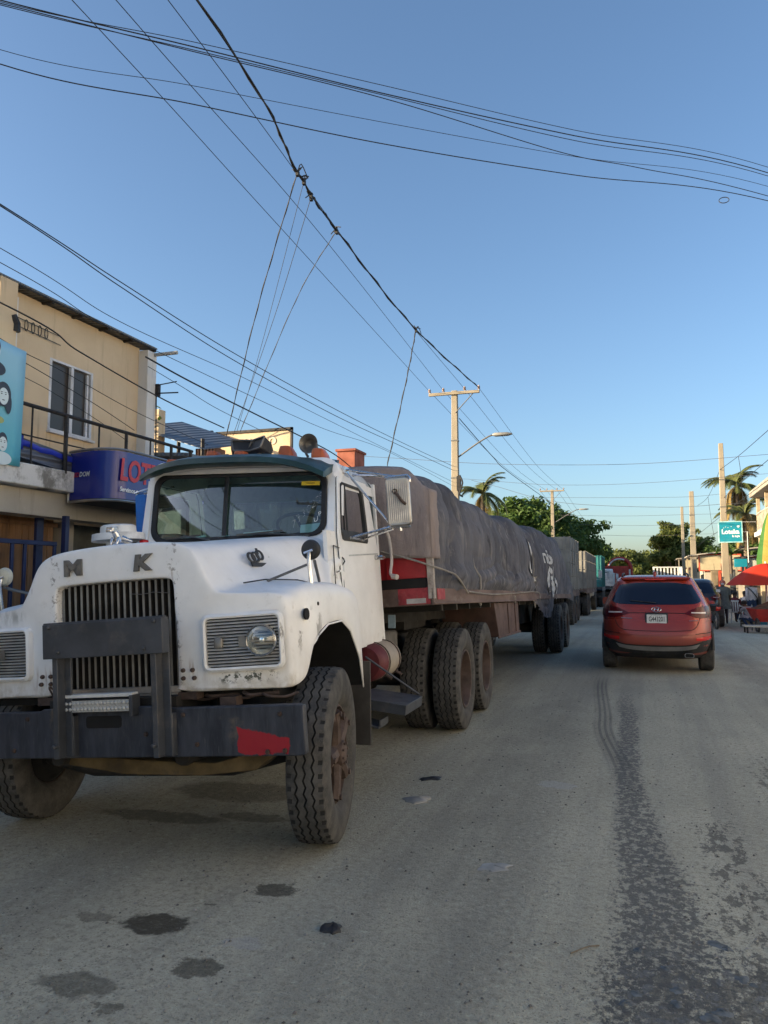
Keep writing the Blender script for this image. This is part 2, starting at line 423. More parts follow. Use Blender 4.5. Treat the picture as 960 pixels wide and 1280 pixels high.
def corr(name, c, axis, pitch, dirt=(.12, .07, .045), rough=.55, metal=.4):
    m = M(name, rough, metal); x, y, z = m.xyz(); v = (x, y, z)[axis]
    wv = (v*(2*pi/pitch))._m('SINE'); n = m.noise(1.5, 6, .65)
    k = m.mix(n.step(.4, .7), tuple(q*.75 for q in c), c); k = m.mix(m.noise(4, 6, .7, None, (2, 9, 4)).step(.52, .7, 0, .7), k, dirt)
    m.base(k); m.bump(wv, .8, .02); return m.m
TIN_Y = corr('corrugated_tin', (.20, .19, .18), 1, .09)
TIN_X = corr('corrugated_tin_blue_grey', (.15, .18, .22), 0, .16, (.12, .1, .09))
RUSTTIN = corr('rusty_tin', (.16, .07, .045), 0, .08, (.07, .04, .03))
WOOD = dirty('varnished_planks', (.34, .17, .07), .55, 0, .35, (.07, .03, .015), .6, 2.5, 30, .15, (1, 3, .25))
NAVY = dirty('navy_paint', (.012, .022, .085), .45, 0, .3, (.08, .08, .09), .25)
SIGNB = M('blue_sign_vinyl', .22, 0, .55).base((.012, .022, .20)).m
SIGNRED = M('red_sign_letters', .4).base((.50, .015, .03)).m
SIGNWH = M('white_sign_letters', .4).base((.8, .8, .8)).m
SIGNTEAL = dirty('teal_sign_face', (.005, .23, .33), .4, 0, .1, (.2, .3, .3), .15)
IRON = dirty('black_iron', (.02, .018, .018), .6, .2, .4, (.12, .06, .035), .35, 8)
WINDARK = M('dark_window', .32, 0, .35).base((.05, .042, .036)).m
WINFR = dirty('white_window_frame', (.62, .60, .60), .5)
BTARP = dirty('blue_plastic_sheet', (.02, .04, .42), .45, 0, .25, (.05, .06, .2), .3)
SHEETGREY = corr('grey_corrugated_sheets', (.16, .17, .20), 2, .10, (.1, .1, .11))
def bannerm():
    m = M('pale_blue_banner', .6); x, y, z = m.xyz(); n = m.noise(1.2, 5, .6)
    k = m.mix(z.step(3.0, 4.4), (.10, .42, .52), (.28, .52, .66)); k = m.mix(n.step(.5, .7, 0, .3), k, (.18, .48, .58)); m.base(k); m.bump(m.noise(4, 4, .6), .2, .02); return m.m
BANNER = bannerm()
SKETCH = M('banner_dark_ink', .7).base((.035, .05, .075)).m
SKIN_PALE = M('banner_pale_ink', .7).base((.62, .72, .74)).m
BANYEL = M('banner_yellow_ink', .7).base((.36, .40, .16)).m
BRICKRED = dirty('terracotta_paint', (.29, .085, .05), .8, 0, .25, (.25, .1, .06), .4)
CREAMB = dirty('cream_billboard', (.62, .47, .30), .7, 0, .12, (.4, .3, .2), .25)
BEIGETXT = M('beige_raised_letters', .7).base((.74, .62, .44)).m
POLE = dirty('pale_concrete_pole', (.30, .255, .19), .85, 0, .2, (.26, .22, .16), .35, 2, 30, .2, (1, 1, .3))
WIRE = M('black_cable', .7).base((.012, .012, .014)).m
WIREG = M('grey_cable', .7).base((.09, .09, .10)).m
PORC = dirty('porcelain', (.34, .24, .2), .35)
STREETL = dirty('lamp_casing', (.22, .22, .21), .5)
BARK = dirty('bark', (.13, .10, .075), .95, 0, .35, (.06, .05, .04), .5, 4, 30, .5, (1, 1, .3))
def leaf(name, a, b, c, tr=.25):
    m = M(name, .6, 0, .3); r = m.island(); n = m.noise(.35, 3, .6)
    k = m.mix(r, a, b); k = m.mix(n.step(.48, .72, 0, .75), k, c); m.base(k)
    t = m.nt.nodes.new('ShaderNodeBsdfTranslucent'); m.nt.links.new(k, t.inputs[0])
    mx = m.nt.nodes.new('ShaderNodeMixShader'); mx.inputs[0].default_value = tr
    out = m.nt.nodes['Material Output']; m.nt.links.new(m.b.outputs[0], mx.inputs[1]); m.nt.links.new(t.outputs[0], mx.inputs[2]); m.nt.links.new(mx.outputs[0], out.inputs[0]); return m.m
LEAF1 = leaf('bright_leaves', (.040, .085, .016), (.085, .14, .028), (.055, .10, .018))
LEAF2 = leaf('dark_leaves', (.055, .10, .024), (.10, .155, .038), (.07, .115, .028), .4)
LEAF3 = leaf('olive_leaves', (.10, .13, .03), (.16, .18, .05), (.13, .14, .04), .45)
LEAFP = leaf('palm_leaves', (.05, .075, .02), (.11, .115, .03), (.13, .10, .03), .15)
LEAFD = leaf('dry_palm_leaves', (.20, .14, .05), (.28, .20, .07), (.22, .15, .05), .15)
UMBRED = leaf('red_umbrella_cloth', (.60, .045, .02), (.62, .05, .022), (.55, .04, .02), .35)
UMBG = leaf('green_umbrella_cloth', (.045, .14, .03), (.05, .15, .03), (.045, .13, .03), .15)
UMBY = leaf('yellow_umbrella_cloth', (.30, .22, .03), (.32, .235, .035), (.28, .2, .03), .15)
PLASW = dirty('white_plastic', (.72, .72, .70), .45)
SKINB = M('brown_skin', .55).base((.10, .052, .034)).m
HAIR = M('black_hair', .7).base((.012, .010, .010)).m
DRESS = dirty('grey_dress_cloth', (.15, .145, .125), .9, 0, .2, (.1, .1, .09), .2, 12)
SCARF = dirty('red_head_scarf', (.55, .16, .11), .9)
LEGG = dirty('dark_leggings', (.05, .03, .03), .9)
SHIRTW = dirty('pale_shirt', (.62, .56, .54), .9)
SHIRTG = dirty('grey_shirt', (.28, .29, .31), .9)
SHIRTM = dirty('maroon_shirt', (.13, .025, .03), .9)
JEANS = dirty('blue_jeans', (.025, .05, .11), .9)
HEAP = dirty('brown_heap', (.10, .06, .035), .95, 0, .5, (.2, .15, .1), .4, 8, 30, .5)
KIOSKY = dirty('cream_kiosk_sign', (.46, .39, .25), .6, 0, .1, (.6, .5, .3), .2)
REDTRIM = dirty('red_trim', (.5, .07, .03), .6)
STONE = dirty('blue_grey_stone', (.14, .15, .15), .95, 0, .35, (.2, .19, .17), .5, 14, 60, .4)
SCRAP = dirty('black_rubber_scrap', (.015, .015, .018), .6, 0, .3, (.04, .04, .04), .2)
TWIG = dirty('dry_twig', (.22, .17, .11), .9)
LITTER = dirty('pale_litter', (.5, .49, .46), .8)
# ================================================================== tyres and wheels (axis = local x)
TYRE_R = .53
def tyre_mesh(seg_zig=44, per=6, detail=True):
    mb = MB(); n = seg_zig*per
    # (x, r, zigzag share, kind)
    cols = [(-.088, .30, 0, 0), (-.128, .335, 0, 0), (-.142, .40, 0, 0), (-.140, .45, 0, 0), (-.132, .49, 0, 0), (-.122, .515, 0, 0)]
    tread = [(-.116, .5235, 0, 's'), (-.088, .527, 0, 's'), (-.072, .528, .5, 0)]
    for g in (-.055, 0, .055):
        tread += [(g-.0065, .530, 1, 0), (g-.003, .515, 1, 'g'), (g+.003, .515, 1, 'g'), (g+.0065, .530, 1, 0)]
    tread += [(.072, .528, .5, 0), (.088, .527, 0, 's'), (.116, .5235, 0, 's')]
    cols = cols+tread+[(-x, r, 0, 0) for x, r, _, _ in reversed(cols)]
    vs = []
    for i in range(n):
        a = 2*pi*i/n; ph = (i % per)/per
        tri = (abs(ph*2-1)*2-1)*.0085 if detail else 0
        for x, r, zg, kd in cols:
            rr = r
            if kd == 's' and ph < .17 and detail: rr = r-.009*(1 if abs(x) > .1 else .7)
            vs.append((x+tri*zg, rr*cos(a), rr*sin(a)))
    fs, ms = [], []; nc = len(cols)
    for i in range(n):
        j = (i+1) % n; ph = (i % per)/per
        for k in range(nc-1):
            fs.append((i*nc+k, i*nc+k+1, j*nc+k+1, j*nc+k))
            ms.append(1 if (cols[k][3] == 'g' or cols[k+1][3] == 'g' or (cols[k][3] == 's' and cols[k+1][3] == 's' and ph < .17)) else 0)
    mb.add(vs, fs); mb.mi = ms; return mb
def rim_spoke(sd):
    """five-spoke cast hub with wedge lugs, facing +x * sd"""
    mb = MB()
    mb.lathe([(.30, -.09*sd), (.29, -.02*sd), (.275, .06*sd), (.285, .10*sd), (.30, .095*sd)], 'x', seg=40)
    mb.lathe([(.001, .02*sd), (.25, .0), (.28, -.02*sd)], 'x', seg=30, m=1); mb.lathe([(.001, -.15*sd), (.24, -.14*sd), (.285, -.085*sd), (.295, -.085*sd)], 'x', seg=30, m=1)
    mb.lathe([(.001, .155*sd), (.05, .155*sd), (.075, .14*sd), (.085, .10*sd), (.10, .06*sd), (.13, .02*sd)], 'x', seg=24)
    for k in range(5):
        a = 2*pi*k/5+.3; d = Vector((0, cos(a), sin(a)))
        mb.tube([d*.07+Vector((.075*sd, 0, 0)), d*.19+Vector((.09*sd, 0, 0)), d*.275+Vector((.085*sd, 0, 0))], [.055, .042, .05], 8)
        p = d*.262+Vector((.10*sd, 0, 0)); mb.tube([p, p+Vector((.045*sd, 0, 0))], .017, 6)
        e = Vector((0, cos(a+.22), sin(a+.22)))*.268+Vector((.095*sd, 0, 0)); mb.box(e, (.03, .04, .04), rot=RX(a+.2))
    for k in range(8):
        a = 2*pi*k/8; p = Vector((.14*sd, .062*cos(a), .062*sin(a))); mb.tube([p, p+Vector((.02*sd, 0, 0))], .008, 6)
    return mb
def rim_dish(sd):
    """deep dished rim of an outer dual"""
    mb = MB()
    mb.lathe([(.305, .118*sd), (.30, .128*sd), (.285, .125*sd), (.275, .09*sd), (.262, -.02*sd), (.25, -.10*sd), (.20, -.115*sd), (.13, -.10*sd), (.12, -.06*sd), (.12, .02*sd), (.09, .05*sd), (.001, .055*sd)], 'x', seg=40)
    for k in range(10):
        a = 2*pi*k/10; p = Vector((-.11*sd, .165*cos(a), .165*sin(a))); mb.tube([p, p+Vector((.04*sd, 0, 0))], .014, 6)
    return mb
def _proto(mb, name, mats): 
    o = mb.build(name, mats); me = o.data; bpy.data.objects.remove(o); return me
TYRE_ME = _proto(tyre_mesh(), 'tyre', [RUBBER, GROOVE])
RIMS = {('s', 1): _proto(rim_spoke(1), 'rim', [RUST, BLACKV]), ('s', -1): _proto(rim_spoke(-1), 'rim', [RUST, BLACKV]),
        ('d', 1): _proto(rim_dish(1), 'rim', [RIMBRN]), ('d', -1): _proto(rim_dish(-1), 'rim', [RIMBRN])}
def wheel(parent, x, y, z, kind, sd, spin=0., steer=0.):
    """one wheel (> tyre, rim); the tyre object carries its rim"""
    wobj = bpy.data.objects.new('wheel', TYRE_ME); COL.objects.link(wobj); wobj.parent = parent
    wobj.location = (x, y, z); wobj.rotation_euler = (spin, 0, steer)
    r = bpy.data.objects.new('rim', RIMS[(kind, sd)]); COL.objects.link(r); r.parent = wobj
    return wobj
# ================================================================== the white bonneted tractor unit
TR = empty('tractor_truck', (-2.884, 4.317, -.012), (0, -.015, .0254), 'old white bonneted tractor truck with a dark bull bar and a green sun visor', 'truck')
BROLL = -.0585
def body(mb, name, mats, parent=None, **k):
    o = mb.build(name, mats, parent or TR, **k)
    if parent is None: o.rotation_euler = (0, BROLL, 0)
    return o
# ---- bonnet and wings
XO = [(-.37, 1.075), (-.30, 1.115), (-.05, 1.13), (.4, 1.13), (.75, 1.115), (.88, 1.09), (.93, .90), (1.25, .86)]
ZB = [(-.37, .895), (-.27, .93), (-.17, 1.06), (-.03, 1.165), (.15, 1.225), (.4, 1.235), (.58, 1.16), (.73, .99), (.82, .82), (.88, .70), (.93, .72), (1.25, .74)]
ZF = [(-.37, 1.445), (-.28, 1.475), (0, 1.50), (.4, 1.495), (.7, 1.46), (.88, 1.40), (.93, 1.45), (1.25, 1.62)]
HW = [(-.37, .455), (0, .50), (.6, .60), (1.25, .69)]
ZT = [(-.37, 1.785), (0, 1.80), (.6, 1.855), (1.25, 1.905)]
XS = [(-.37, .575), (0, .61), (.6, .70), (1.25, .80)]
ZS = [(-.37, 1.68), (0, 1.70), (.6, 1.75), (1.25, 1.80)]
XV = [(-.37, .655), (0, .745), (.6, .81), (1.25, .86)]
def half(y):
    xo, zb, zf, hw, zt, xs, zs, xv = (lerptab(t, y) for t in (XO, ZB, ZF, HW, ZT, XS, ZS, XV))
    zv = min(zf+.015, zs-.1) if y < .9 else zs-.14
    xi = min(.50, xo-.3)
    return [(xi, zb+.01), (xo-.05, zb+.002), (xo-.008, zb), (xo+.002, zb+min(.035, (zf-zb)*.2)), (xo, zf-(zf-zb)*.45), (xo-.004, zf-.075), (xo-.022, zf-.02), (xo-.085, zf-.002),
            (xv+.11 if y < .9 else xo-.05, zf+.006), (xv+.03, zv+.004), (xv, zv+.045), ((xv+xs)/2, (zv+zs)/2), (xs+.012, zs-.045), (xs-.035, zs+.04), (hw, zt-.012), (hw*.5, zt+.006), (0, zt+.012)]
def full(h, yf):
    L = [(-x, yf(x), z) for x, z in h]; Rr = [(x, yf(x), z) for x, z in reversed(h[:-1])]
    return L+Rr
sweep = lambda x: .115*ss(.62, 1.12, abs(x))
h0 = half(-.37)
NG = len(h0)
gz = [.93, .937, .945, 1.0, 1.10, 1.18, 1.26, 1.31, 1.35, 1.39, 1.43, 1.47, 1.50, 1.545, 1.565, 1.567, 1.568]
gx = [.405]*13+[.402, .375, .2, 0]
grl = list(zip(gx, gz))
cx = 1.25
def toward(a, b, t): return [(p[0]+(q[0]-p[0])*t, p[1]+(q[1]-p[1])*t) for p, q in zip(a, b)]
ringsH = []
ringsH.append(full(grl, lambda x: -.33)); ringsH.append(full(grl, lambda x: -.425))
ringsH.append(full(toward(grl, h0, .02), lambda x: -.452)); ringsH.append(full(toward(grl, h0, .07), lambda x: -.457))
ringsH.append(full(toward(grl, h0, .5), lambda x: -.457+sweep(x))); ringsH.append(full(toward(grl, h0, .94), lambda x: -.455+sweep(x)))
ringsH.append(full(toward(grl, h0, .988), lambda x: -.44+sweep(x)))
ringsH.append(full(h0, lambda x: -.412+sweep(x)))
for y in (-.37, -.31, -.24, -.17, -.1, -.03, .05, .15, .28, .4, .5, .6, .68, .75, .81, .86, .89, .93, 1.0, 1.12, 1.24):
    ringsH.append(full(half(y), (lambda yy: lambda x: yy+sweep(x)*max(0, 1-(yy+.37)/.3))(y)))
mb = MB(); mb.rings(ringsH)
n = 2*NG-1
for i in range(8, len(ringsH)-1):                                    # the undersides of the wings are coloured black
    for k in list(range(0, 2))+list(range(n-3, n-1)): mb.mi[i*(n-1)+k] = 1
HOOD = body(mb, 'hood', [WHITE, BLACKV, BLACKV], sub=2)
# seams, bolt heads and the worn edge of the grille opening
mb = MB()
for (x, z) in ((.455, 1.03), (.515, 1.03), (.455, .985), (.525, .985), (-.455, 1.03), (-.515, 1.03), (-.455, .985), (-.525, .985)):
    mb.lathe([(.001, -.472), (.009, -.472), (.0125, -.465), (.0125, -.44)], 'y', (x, 0, z), 12)
[body(b, 'bolt', RUST, HOOD) for b in each(mb)]
mb = MB()
mb.tube([(1.118, -.20, 1.30), (1.1315, -.20, 1.30)], .034, 16)
mb.tube([(1.116, -.02, 1.355), (1.133, -.02, 1.355)], .012, 10)
[body(b, 'side_lamp_hole', BLACKV, HOOD) for b in each(mb)]
mb = MB()                                                            # seams between bonnet centre and wings
for s in (1,):
    mb.tube([(s*(lerptab(XV, y)+.035), y, lerptab(ZF, y)+.028) for y in (-.2, 0, .2, .4, .6, .8)], .004, 5)
body(mb, 'hood_seam', RUBSEAL, HOOD)
mb = MB(); hh = half(1.18); mb.tube([(x+.004, 1.18, z+.003) for x, z in hh[3:]]+[(-x-.004, 1.18, z+.003) for x, z in reversed(hh[3:-1])], .006, 5, smooth=2); body(mb, 'hood_gap', RUBSEAL, HOOD)
mb = MB(); mb.box((.845, 1.10, 1.585), (.03, .04, .10)); mb.tube([(.85, 1.02, 1.56), (.86, 1.19, 1.60)], .010, 6); body(mb, 'hood_latch', WHITE, HOOD)
mb = MB()
for s in (1, -1):
    mb.tube([(s*(lerptab(XO, y)-.008)-s*.115*ss(.62, 1.12, 1.1)*max(0, 1-(y+.37)/.3), y, lerptab(ZB, y)-.002) for y in [-.28+.0245*i for i in range(48)]], .006, 6)
[body(b, 'arch_lip', WHITE, HOOD) for b in each(mb)]
q_ = HOOD.modifiers.new('shell', 'SOLIDIFY'); q_.thickness = .008; q_.offset = -1; q_.material_offset = 1; q_.material_offset_rim = 0
# ---- grille
mb = MB()
mb.box((0, -.30, 1.25), (.83, .02, .68), 1)
for k in range(19):
    x = -.392+.784*k/18
    mb.box((x, -.365, 1.25), (.005, .075, .63), 3); mb.box((x, -.405, 1.25), (.013, .006, .63), 0, rot=RZ(.35)); mb.box((x+.006, -.385, 1.25), (.003, .04, .63), 3)
mb.box((0, -.41, .925), (.84, .05, .035), 2); mb.box((0, -.40, .898), (.90, .05, .012), 2)
mb.tube([(.1, -.425, 1.49), (.18, -.428, 1.482), (.26, -.428, 1.49), (.36, -.424, 1.478)], .0025, 5)
body(mb, 'grille', [GALV, BLACKV, ALU, FRAME])
mb = MB(); mb.box((0, -.12, .90), (1.9, .42, .10)); mb.box((0, .35, 1.15), (1.25, .95, .8)); mb.box((.0, -.02, 1.2), (1.0, .3, .6))  # black boxes standing in for the dark space behind the nose
body(mb, 'nose_black_fill', BLACKV)
# loose rusty brackets and cables behind the bumper
mb = MB()
for k in range(5):
    x = .42+.12*k; mb.tube([(x, -.36, .885-.012*(k % 3)), (x+.05, -.38, .86+.01*(k % 2)), (x+.13, -.34, .85+.02*(k % 2)), (x+.2, -.32, .87)], .008+.003*(k % 2), 6, smooth=3)
mb.box((.47, -.41, .885), (.12, .08, .04)); mb.box((-.50, -.41, .88), (.12, .08, .045)); mb.box((.72, -.40, .845), (.10, .08, .05))
mb.tube([(-.42, -.43, .92), (-.46, -.47, .97), (-.43, -.46, .90)], .006, 5, smooth=4)
[body(b, 'bracket', RUST) for b in each(mb)]
# ---- letters on the nose
for ch, x, z, sh in (('M', -.270, 1.668, .0), ('K', .208, 1.662, .12)):
    mb = MB(); v, f = text_geo(ch, .128, .012, sh, .006, 1.32)
    mb.add([(p.x+x, -.462-p.z, p.y+z) for p in v], f); body(mb, 'letter', GALV)
# ---- headlamps
RIBALU = dirty('bright_lamp_ribs', (.70, .69, .67), .35, .6, .1, (.3, .26, .2), .25, 8, 60, .02)
for s in (1, -1):
    ang = atan2(.075, .45)*s
    X0 = Matrix.Translation((s*.825, -.425, 1.172)) @ RZ(ang)
    P3 = lambda pts, y: [X0 @ Vector((a, y, b)) for a, b in pts]
    mb = MB(); o1 = rrect(.475, .325, .045); o2 = rrect(.445, .295, .035); i1 = rrect(.425, .275, .025)
    mb.rings([P3(o1, .02), P3(o1, -.014), P3(o2, -.026), P3(i1, -.02), P3(i1, .012)], 0, close=True)
    hl = body(mb, 'headlight', WHITE)
    mb = MB(); mb.rings([P3(i1, .006), P3(toward(i1, [(0, 0)]*len(i1), .99), .006)], 2, close=True)
    for k in range(15):
        z = -.126+.252*k/14
        if s > 0: mb.add([X0 @ Vector((a, b, c)) for a, b, c in ((-.208, -.004, z-.005), (.208, -.004, z-.005), (.208, -.012, z+.003), (-.208, -.012, z+.003), (-.208, .004, z+.006), (.208, .004, z+.006))], [(0, 1, 2, 3), (3, 2, 5, 4)], 0)
        else: mb.add([X0 @ Vector((a, b, c)) for a, b, c in ((-.208, -.004, z-.005), (.208, -.004, z-.005), (.208, -.012, z+.003), (-.208, -.012, z+.003), (-.208, .004, z+.006), (.208, .004, z+.006))], [(0, 1, 2, 3), (3, 2, 5, 4)], 0)
    mb.add(P3(rrect(.045, .06, .012), -.016), [tuple(range(24))], 1); 
    if s > 0: mb.rings([P3(rrect(.05, .065, .014, c=(-s*.14, 0)), .0), P3(rrect(.05, .065, .014, c=(-s*.14, 0)), -.018), P3(rrect(.035, .05, .01, c=(-s*.14, 0)), -.024)], 1, close=True, cap=True)
    body(mb, 'headlight_panel', [RIBALU, GALV, FRAME], hl)
    Y0 = X0 @ T(s*.115, -.012, .002)
    mb = MB(); mb.lathe([(.088, .015), (.090, -.02), (.084, -.032), (.078, -.026)], 'y', (0, 0, 0), 32)
    mb.v = [tuple(Y0 @ Vector(p)) for p in mb.v]; body(mb, 'lamp_ring', CHROME, hl)
    mb = MB(); mb.lathe([(.082, -.02), (.06, .012), (.035, .03), (.012, .036), (.001, .036)], 'y', (0, 0, 0), 28); mb.lathe([(.001, -.012), (.015, -.008), (.017, .03)], 'y', (0, 0, 0), 12)
    mb.v = [tuple(Y0 @ Vector(p)) for p in mb.v]; body(mb, 'lamp_reflector', REFL, hl)
    mb = MB(); mb.lathe([(.082, -.027), (.06, -.040), (.03, -.047), (.001, -.049)], 'y', (0, 0, 0), 28)
    mb.v = [tuple(Y0 @ Vector(p)) for p in mb.v]; body(mb, 'lamp_lens', LENS, hl)
# ---- bumper, bull bar, light bar
mb = MB()
mb.prism([(-1.235, .835), (-1.235, .578), (-1.2, .572), (1.2, .572), (1.235, .578), (1.235, .835), (.44, .838), (.41, .852), (-.41, .852), (-.44, .838)], 'xz', -.58, -.555)
for s in (1, -1): mb.box((s*1.222, -.545, .705), (.024, .03, .25))
mb.box((0, -.53, .585), (2.4, .06, .02)); mb.box((0, -.53, .826), (2.4, .06, .016))
BMP = body(mb, 'bumper', BUMPER, bevel=.006)
mb = MB(); mb.prism(rrect(.235, .068, .018, c=(.005, .772)), 'xz', -.5835, -.56); body(mb, 'bumper_slot', BLACKV, BMP)
mb = MB()
for x, z in ((.52, .80), (.60, .64), (-.52, .80), (-.62, .62), (1.02, .595), (1.12, .60), (1.1, .79), (-1.0, .6), (-.9, .8), (.28, .70), (-.3, .70)):
    mb.lathe([(.001, -.594), (.010, -.594), (.014, -.588), (.014, -.57)], 'y', (x, 0, z), 6)
[body(b, 'bolt', RUST, BMP) for b in each(mb)]
mb = MB()
for s in (-1, 1):
    xc = .09+s*.322
    mb.box((xc, -.655, .96), (.035, .07, .74)); mb.box((xc+s*.035, -.622, .96), (.055, .012, .74)); mb.box((xc-s*.035, -.622, .96), (.05, .012, .74))
    mb.box((xc, -.60, .70), (.13, .045, .23))
mb.box((.095, -.70, 1.245), (.785, .014, .195)); mb.box((.095, -.68, 1.345), (.785, .04, .012)); mb.box((.48, -.67, 1.245), (.014, .06, .195)); mb.box((-.29, -.67, 1.245), (.014, .06, .195))
for x, z in ((-.25, 1.325), (.44, 1.325), (-.19, 1.185), (.37, 1.18), (-.23, .66), (.41, .66)):
    mb.lathe([(.001, -.722), (.009, -.722), (.013, -.716), (.013, -.69)], 'y', (x, 0, z), 6)
body(mb, 'bull_bar', DKSTEEL, bevel=.004)
mb = MB(); mb.box((-.02, -.60, .868), (.46, .05, .072), 0); mb.box((-.02, -.5985, .925), (.50, .06, .02), 2)
for s in (-1, 1): mb.box((-.02+s*.245, -.60, .865), (.022, .075, .115), 1)
lb = body(mb, 'light_bar', [CLAD, DKSTEEL, PLAINW], bevel=.003)
mb = MB()
for r in range(2):
    for k in range(18):
        x = -.02-.215+.43*k/17; z = .852+.032*r
        mb.lathe([(.0115, -.6255), (.0115, -.6275), (.004, -.634), (.001, -.635)], 'y', (x, 0, z), 10)
mb.prism([(-.245, .836), (.205, .836), (.205, .90), (-.245, .90)], 'xz', -.6262, -.62); [body(b, 'lamp_lens', LEDLENS, lb) for b in each(mb)]
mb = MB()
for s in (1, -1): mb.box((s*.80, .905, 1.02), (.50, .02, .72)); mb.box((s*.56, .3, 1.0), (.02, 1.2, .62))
[body(b, 'wheel_arch_black_panel', BLACKV) for b in each(mb)]  # black panels added so the wheel arches read dark inside
# ---- front axle, springs, tow plate under the bumper
mb = MB(); mb.tube([(-.95, 0, .50), (-.5, 0, .40), (.5, 0, .40), (.95, 0, .50)], .06, 10); mb.box((0, 1.6, .78), (.86, 4.2, .22), 0)
mb.tube([(-.42, -.45, .55), (-.42, 0, .47), (-.42, .5, .56)], .05, 8, smooth=4); mb.tube([(.42, -.45, .55), (.42, 0, .47), (.42, .5, .56)], .05, 8, smooth=4)
mb.box((0, .3, .62), (.6, .8, .35))
body(mb, 'front_axle', FRAME)
mb = MB(); mb.prism([(-.55, .56), (-.42, .50), (-.2, .47), (.0, .44), (.5, .43), (.85, .46), (1.0, .56), (.9, .57), (.6, .50), (.1, .52), (-.4, .57)], 'xz', -.40, -.22); body(mb, 'tow_plate', dirty('dusty_yellow_steel', (.11, .075, .03), .85, 0, .4, (.04, .03, .022), .6, 5), bevel=.006)
# ---- cab shell (front, pillars, roof, back), shear: it leans less than the bonnet
def cs(p):
    x, y, z = p; return (x*1.012-.012, y, z-.02*ss(1.5, 1.9, z)-.055*(x-.8)*ss(1.55, 2.0, z)-.055*ss(2.0, 2.5, z)*(x+.8)/1.6-.02*ss(2.0, 2.5, z))
CW = .845
def wsy(x, z): return 1.12+.12*(z-1.9)/.6+.02*(abs(x)/.78)**2.4          # raked, gently curved windscreen surface
win = rrect(1.515, .555, .10, 6, (0, 2.185))
out = rrect(1.70, .80, .13, 6, (0, 2.205))
mb = MB()
f3 = lambda pts, d: [cs((x, wsy(x, z)+d, z)) for x, z in pts]
mb.rings([f3(win, .06), f3(win, .012), f3(toward(win, out, .25), .0), f3(toward(win, out, .7), .0), f3(out, .035), [cs((x*1.0, wsy(x, z)+.16, z)) for x, z in out]], 0, close=True)
# roof
roofr = []
for y, zt, w_ in ((1.25, 2.53, .72), (1.36, 2.59, .76), (1.6, 2.635, .79), (1.95, 2.635, .79), (2.15, 2.61, .78), (2.21, 2.54, .75)):
    roofr.append([cs(p) for p in ((-CW+.01, y, 2.36), (-CW+.012, y, 2.44), (-w_-.01, y, zt-.085), (-w_+.06, y, zt-.035), (-w_*.5, y, zt-.005), (0, y, zt), (w_*.5, y, zt-.005), (w_-.06, y, zt-.035), (w_+.01, y, zt-.085), (CW-.012, y, 2.44), (CW-.01, y, 2.36))])
mb.rings(roofr, 1)
# back wall with a window hole
bo = rrect(1.68, 1.56, .08, 6, (0, 1.74)); bi = rrect(1.10, .36, .05, 6, (0, 2.15))
mb.rings([[cs((x, 2.20, z)) for x, z in bo], [cs((x, 2.20, z)) for x, z in bi]], 0, close=True)
mb.rings([[cs((x, 2.16, z)) for x, z in bo], [cs((x, 2.16, z)) for x, z in bi]], 2, close=True)
# cowl sides, sills and B pillars
for s in (1, -1):
    mb.box((s*(CW-.015), 1.12, 1.42), (.03, .36, .95), 0); mb.box((s*(CW-.02), 2.205, 1.64), (.05, .05, 1.5), 0)
    mb.box((s*(CW-.03), 1.75, 1.03), (.05, 1.0, .10), 0)
    mb.add([cs(p) for p in ((s*CW, 1.10, 1.86), (s*CW, 1.165, 1.86), (s*(CW-.01), 1.32, 2.40), (s*(CW-.01), 1.25, 2.44), (s*(CW-.06), 1.10, 1.86), (s*(CW-.06), 1.165, 1.86), (s*(CW-.06), 1.32, 2.40), (s*(CW-.06), 1.25, 2.44))], [(0, 1, 2, 3), (4, 5, 6, 7), (0, 1, 5, 4), (1, 2, 6, 5), (2, 3, 7, 6), (3, 0, 4, 7)], 0)
    mb.add([cs(p) for p in ((s*(CW-.005), 1.22, 2.335), (s*(CW-.005), 2.2, 2.36), (s*(CW-.008), 2.2, 2.45), (s*(CW-.008), 1.28, 2.45))], [(0, 1, 2, 3)], 0)
mb.box((0, 1.7, 1.05), (1.6, .98, .04), 2)
CAB = body(mb, 'cab', [WHITE, ROOFW, CABIN], bevel=0)
mb = MB()                                                            # windscreen seal and centre post
so_ = toward(win, out, .16); si = toward(win, [(0, 2.185)]*len(win), .04)
mb.rings([f3(so_, -.004), f3(toward(win, out, .08), -.012), f3(si, -.006), f3(si, .02)], 0, close=True)
mb.rings([[cs((x, wsy(x, z)-.01, z)) for x, z in ((-.105, 1.92), (-.105, 2.2), (-.105, 2.45))], [cs((x, wsy(x, z)-.016, z)) for x, z in ((-.092, 1.92), (-.092, 2.2), (-.092, 2.45))], [cs((x, wsy(x, z)-.016, z)) for x, z in ((-.08, 1.92), (-.08, 2.2), (-.08, 2.45))], [cs((x, wsy(x, z)-.01, z)) for x, z in ((-.065, 1.92), (-.065, 2.2), (-.065, 2.45))]])
body(mb, 'windscreen_seal', RUBSEAL)
mb = MB(); NX, NZ = 24, 10
mb.add([cs((-.77+1.54*i/NX, wsy(-.77+1.54*i/NX, 1.90+.57*j/NZ)+.008, 1.90+.57*j/NZ)) for j in range(NZ+1) for i in range(NX+1)], [(j*(NX+1)+i, j*(NX+1)+i+1, (j+1)*(NX+1)+i+1, (j+1)*(NX+1)+i) for j in range(NZ) for i in range(NX)])
WS = body(mb, 'windscreen', GLASS)
st = lambda x, z, d=-.004: cs((x, wsy(x, z)+d, z))
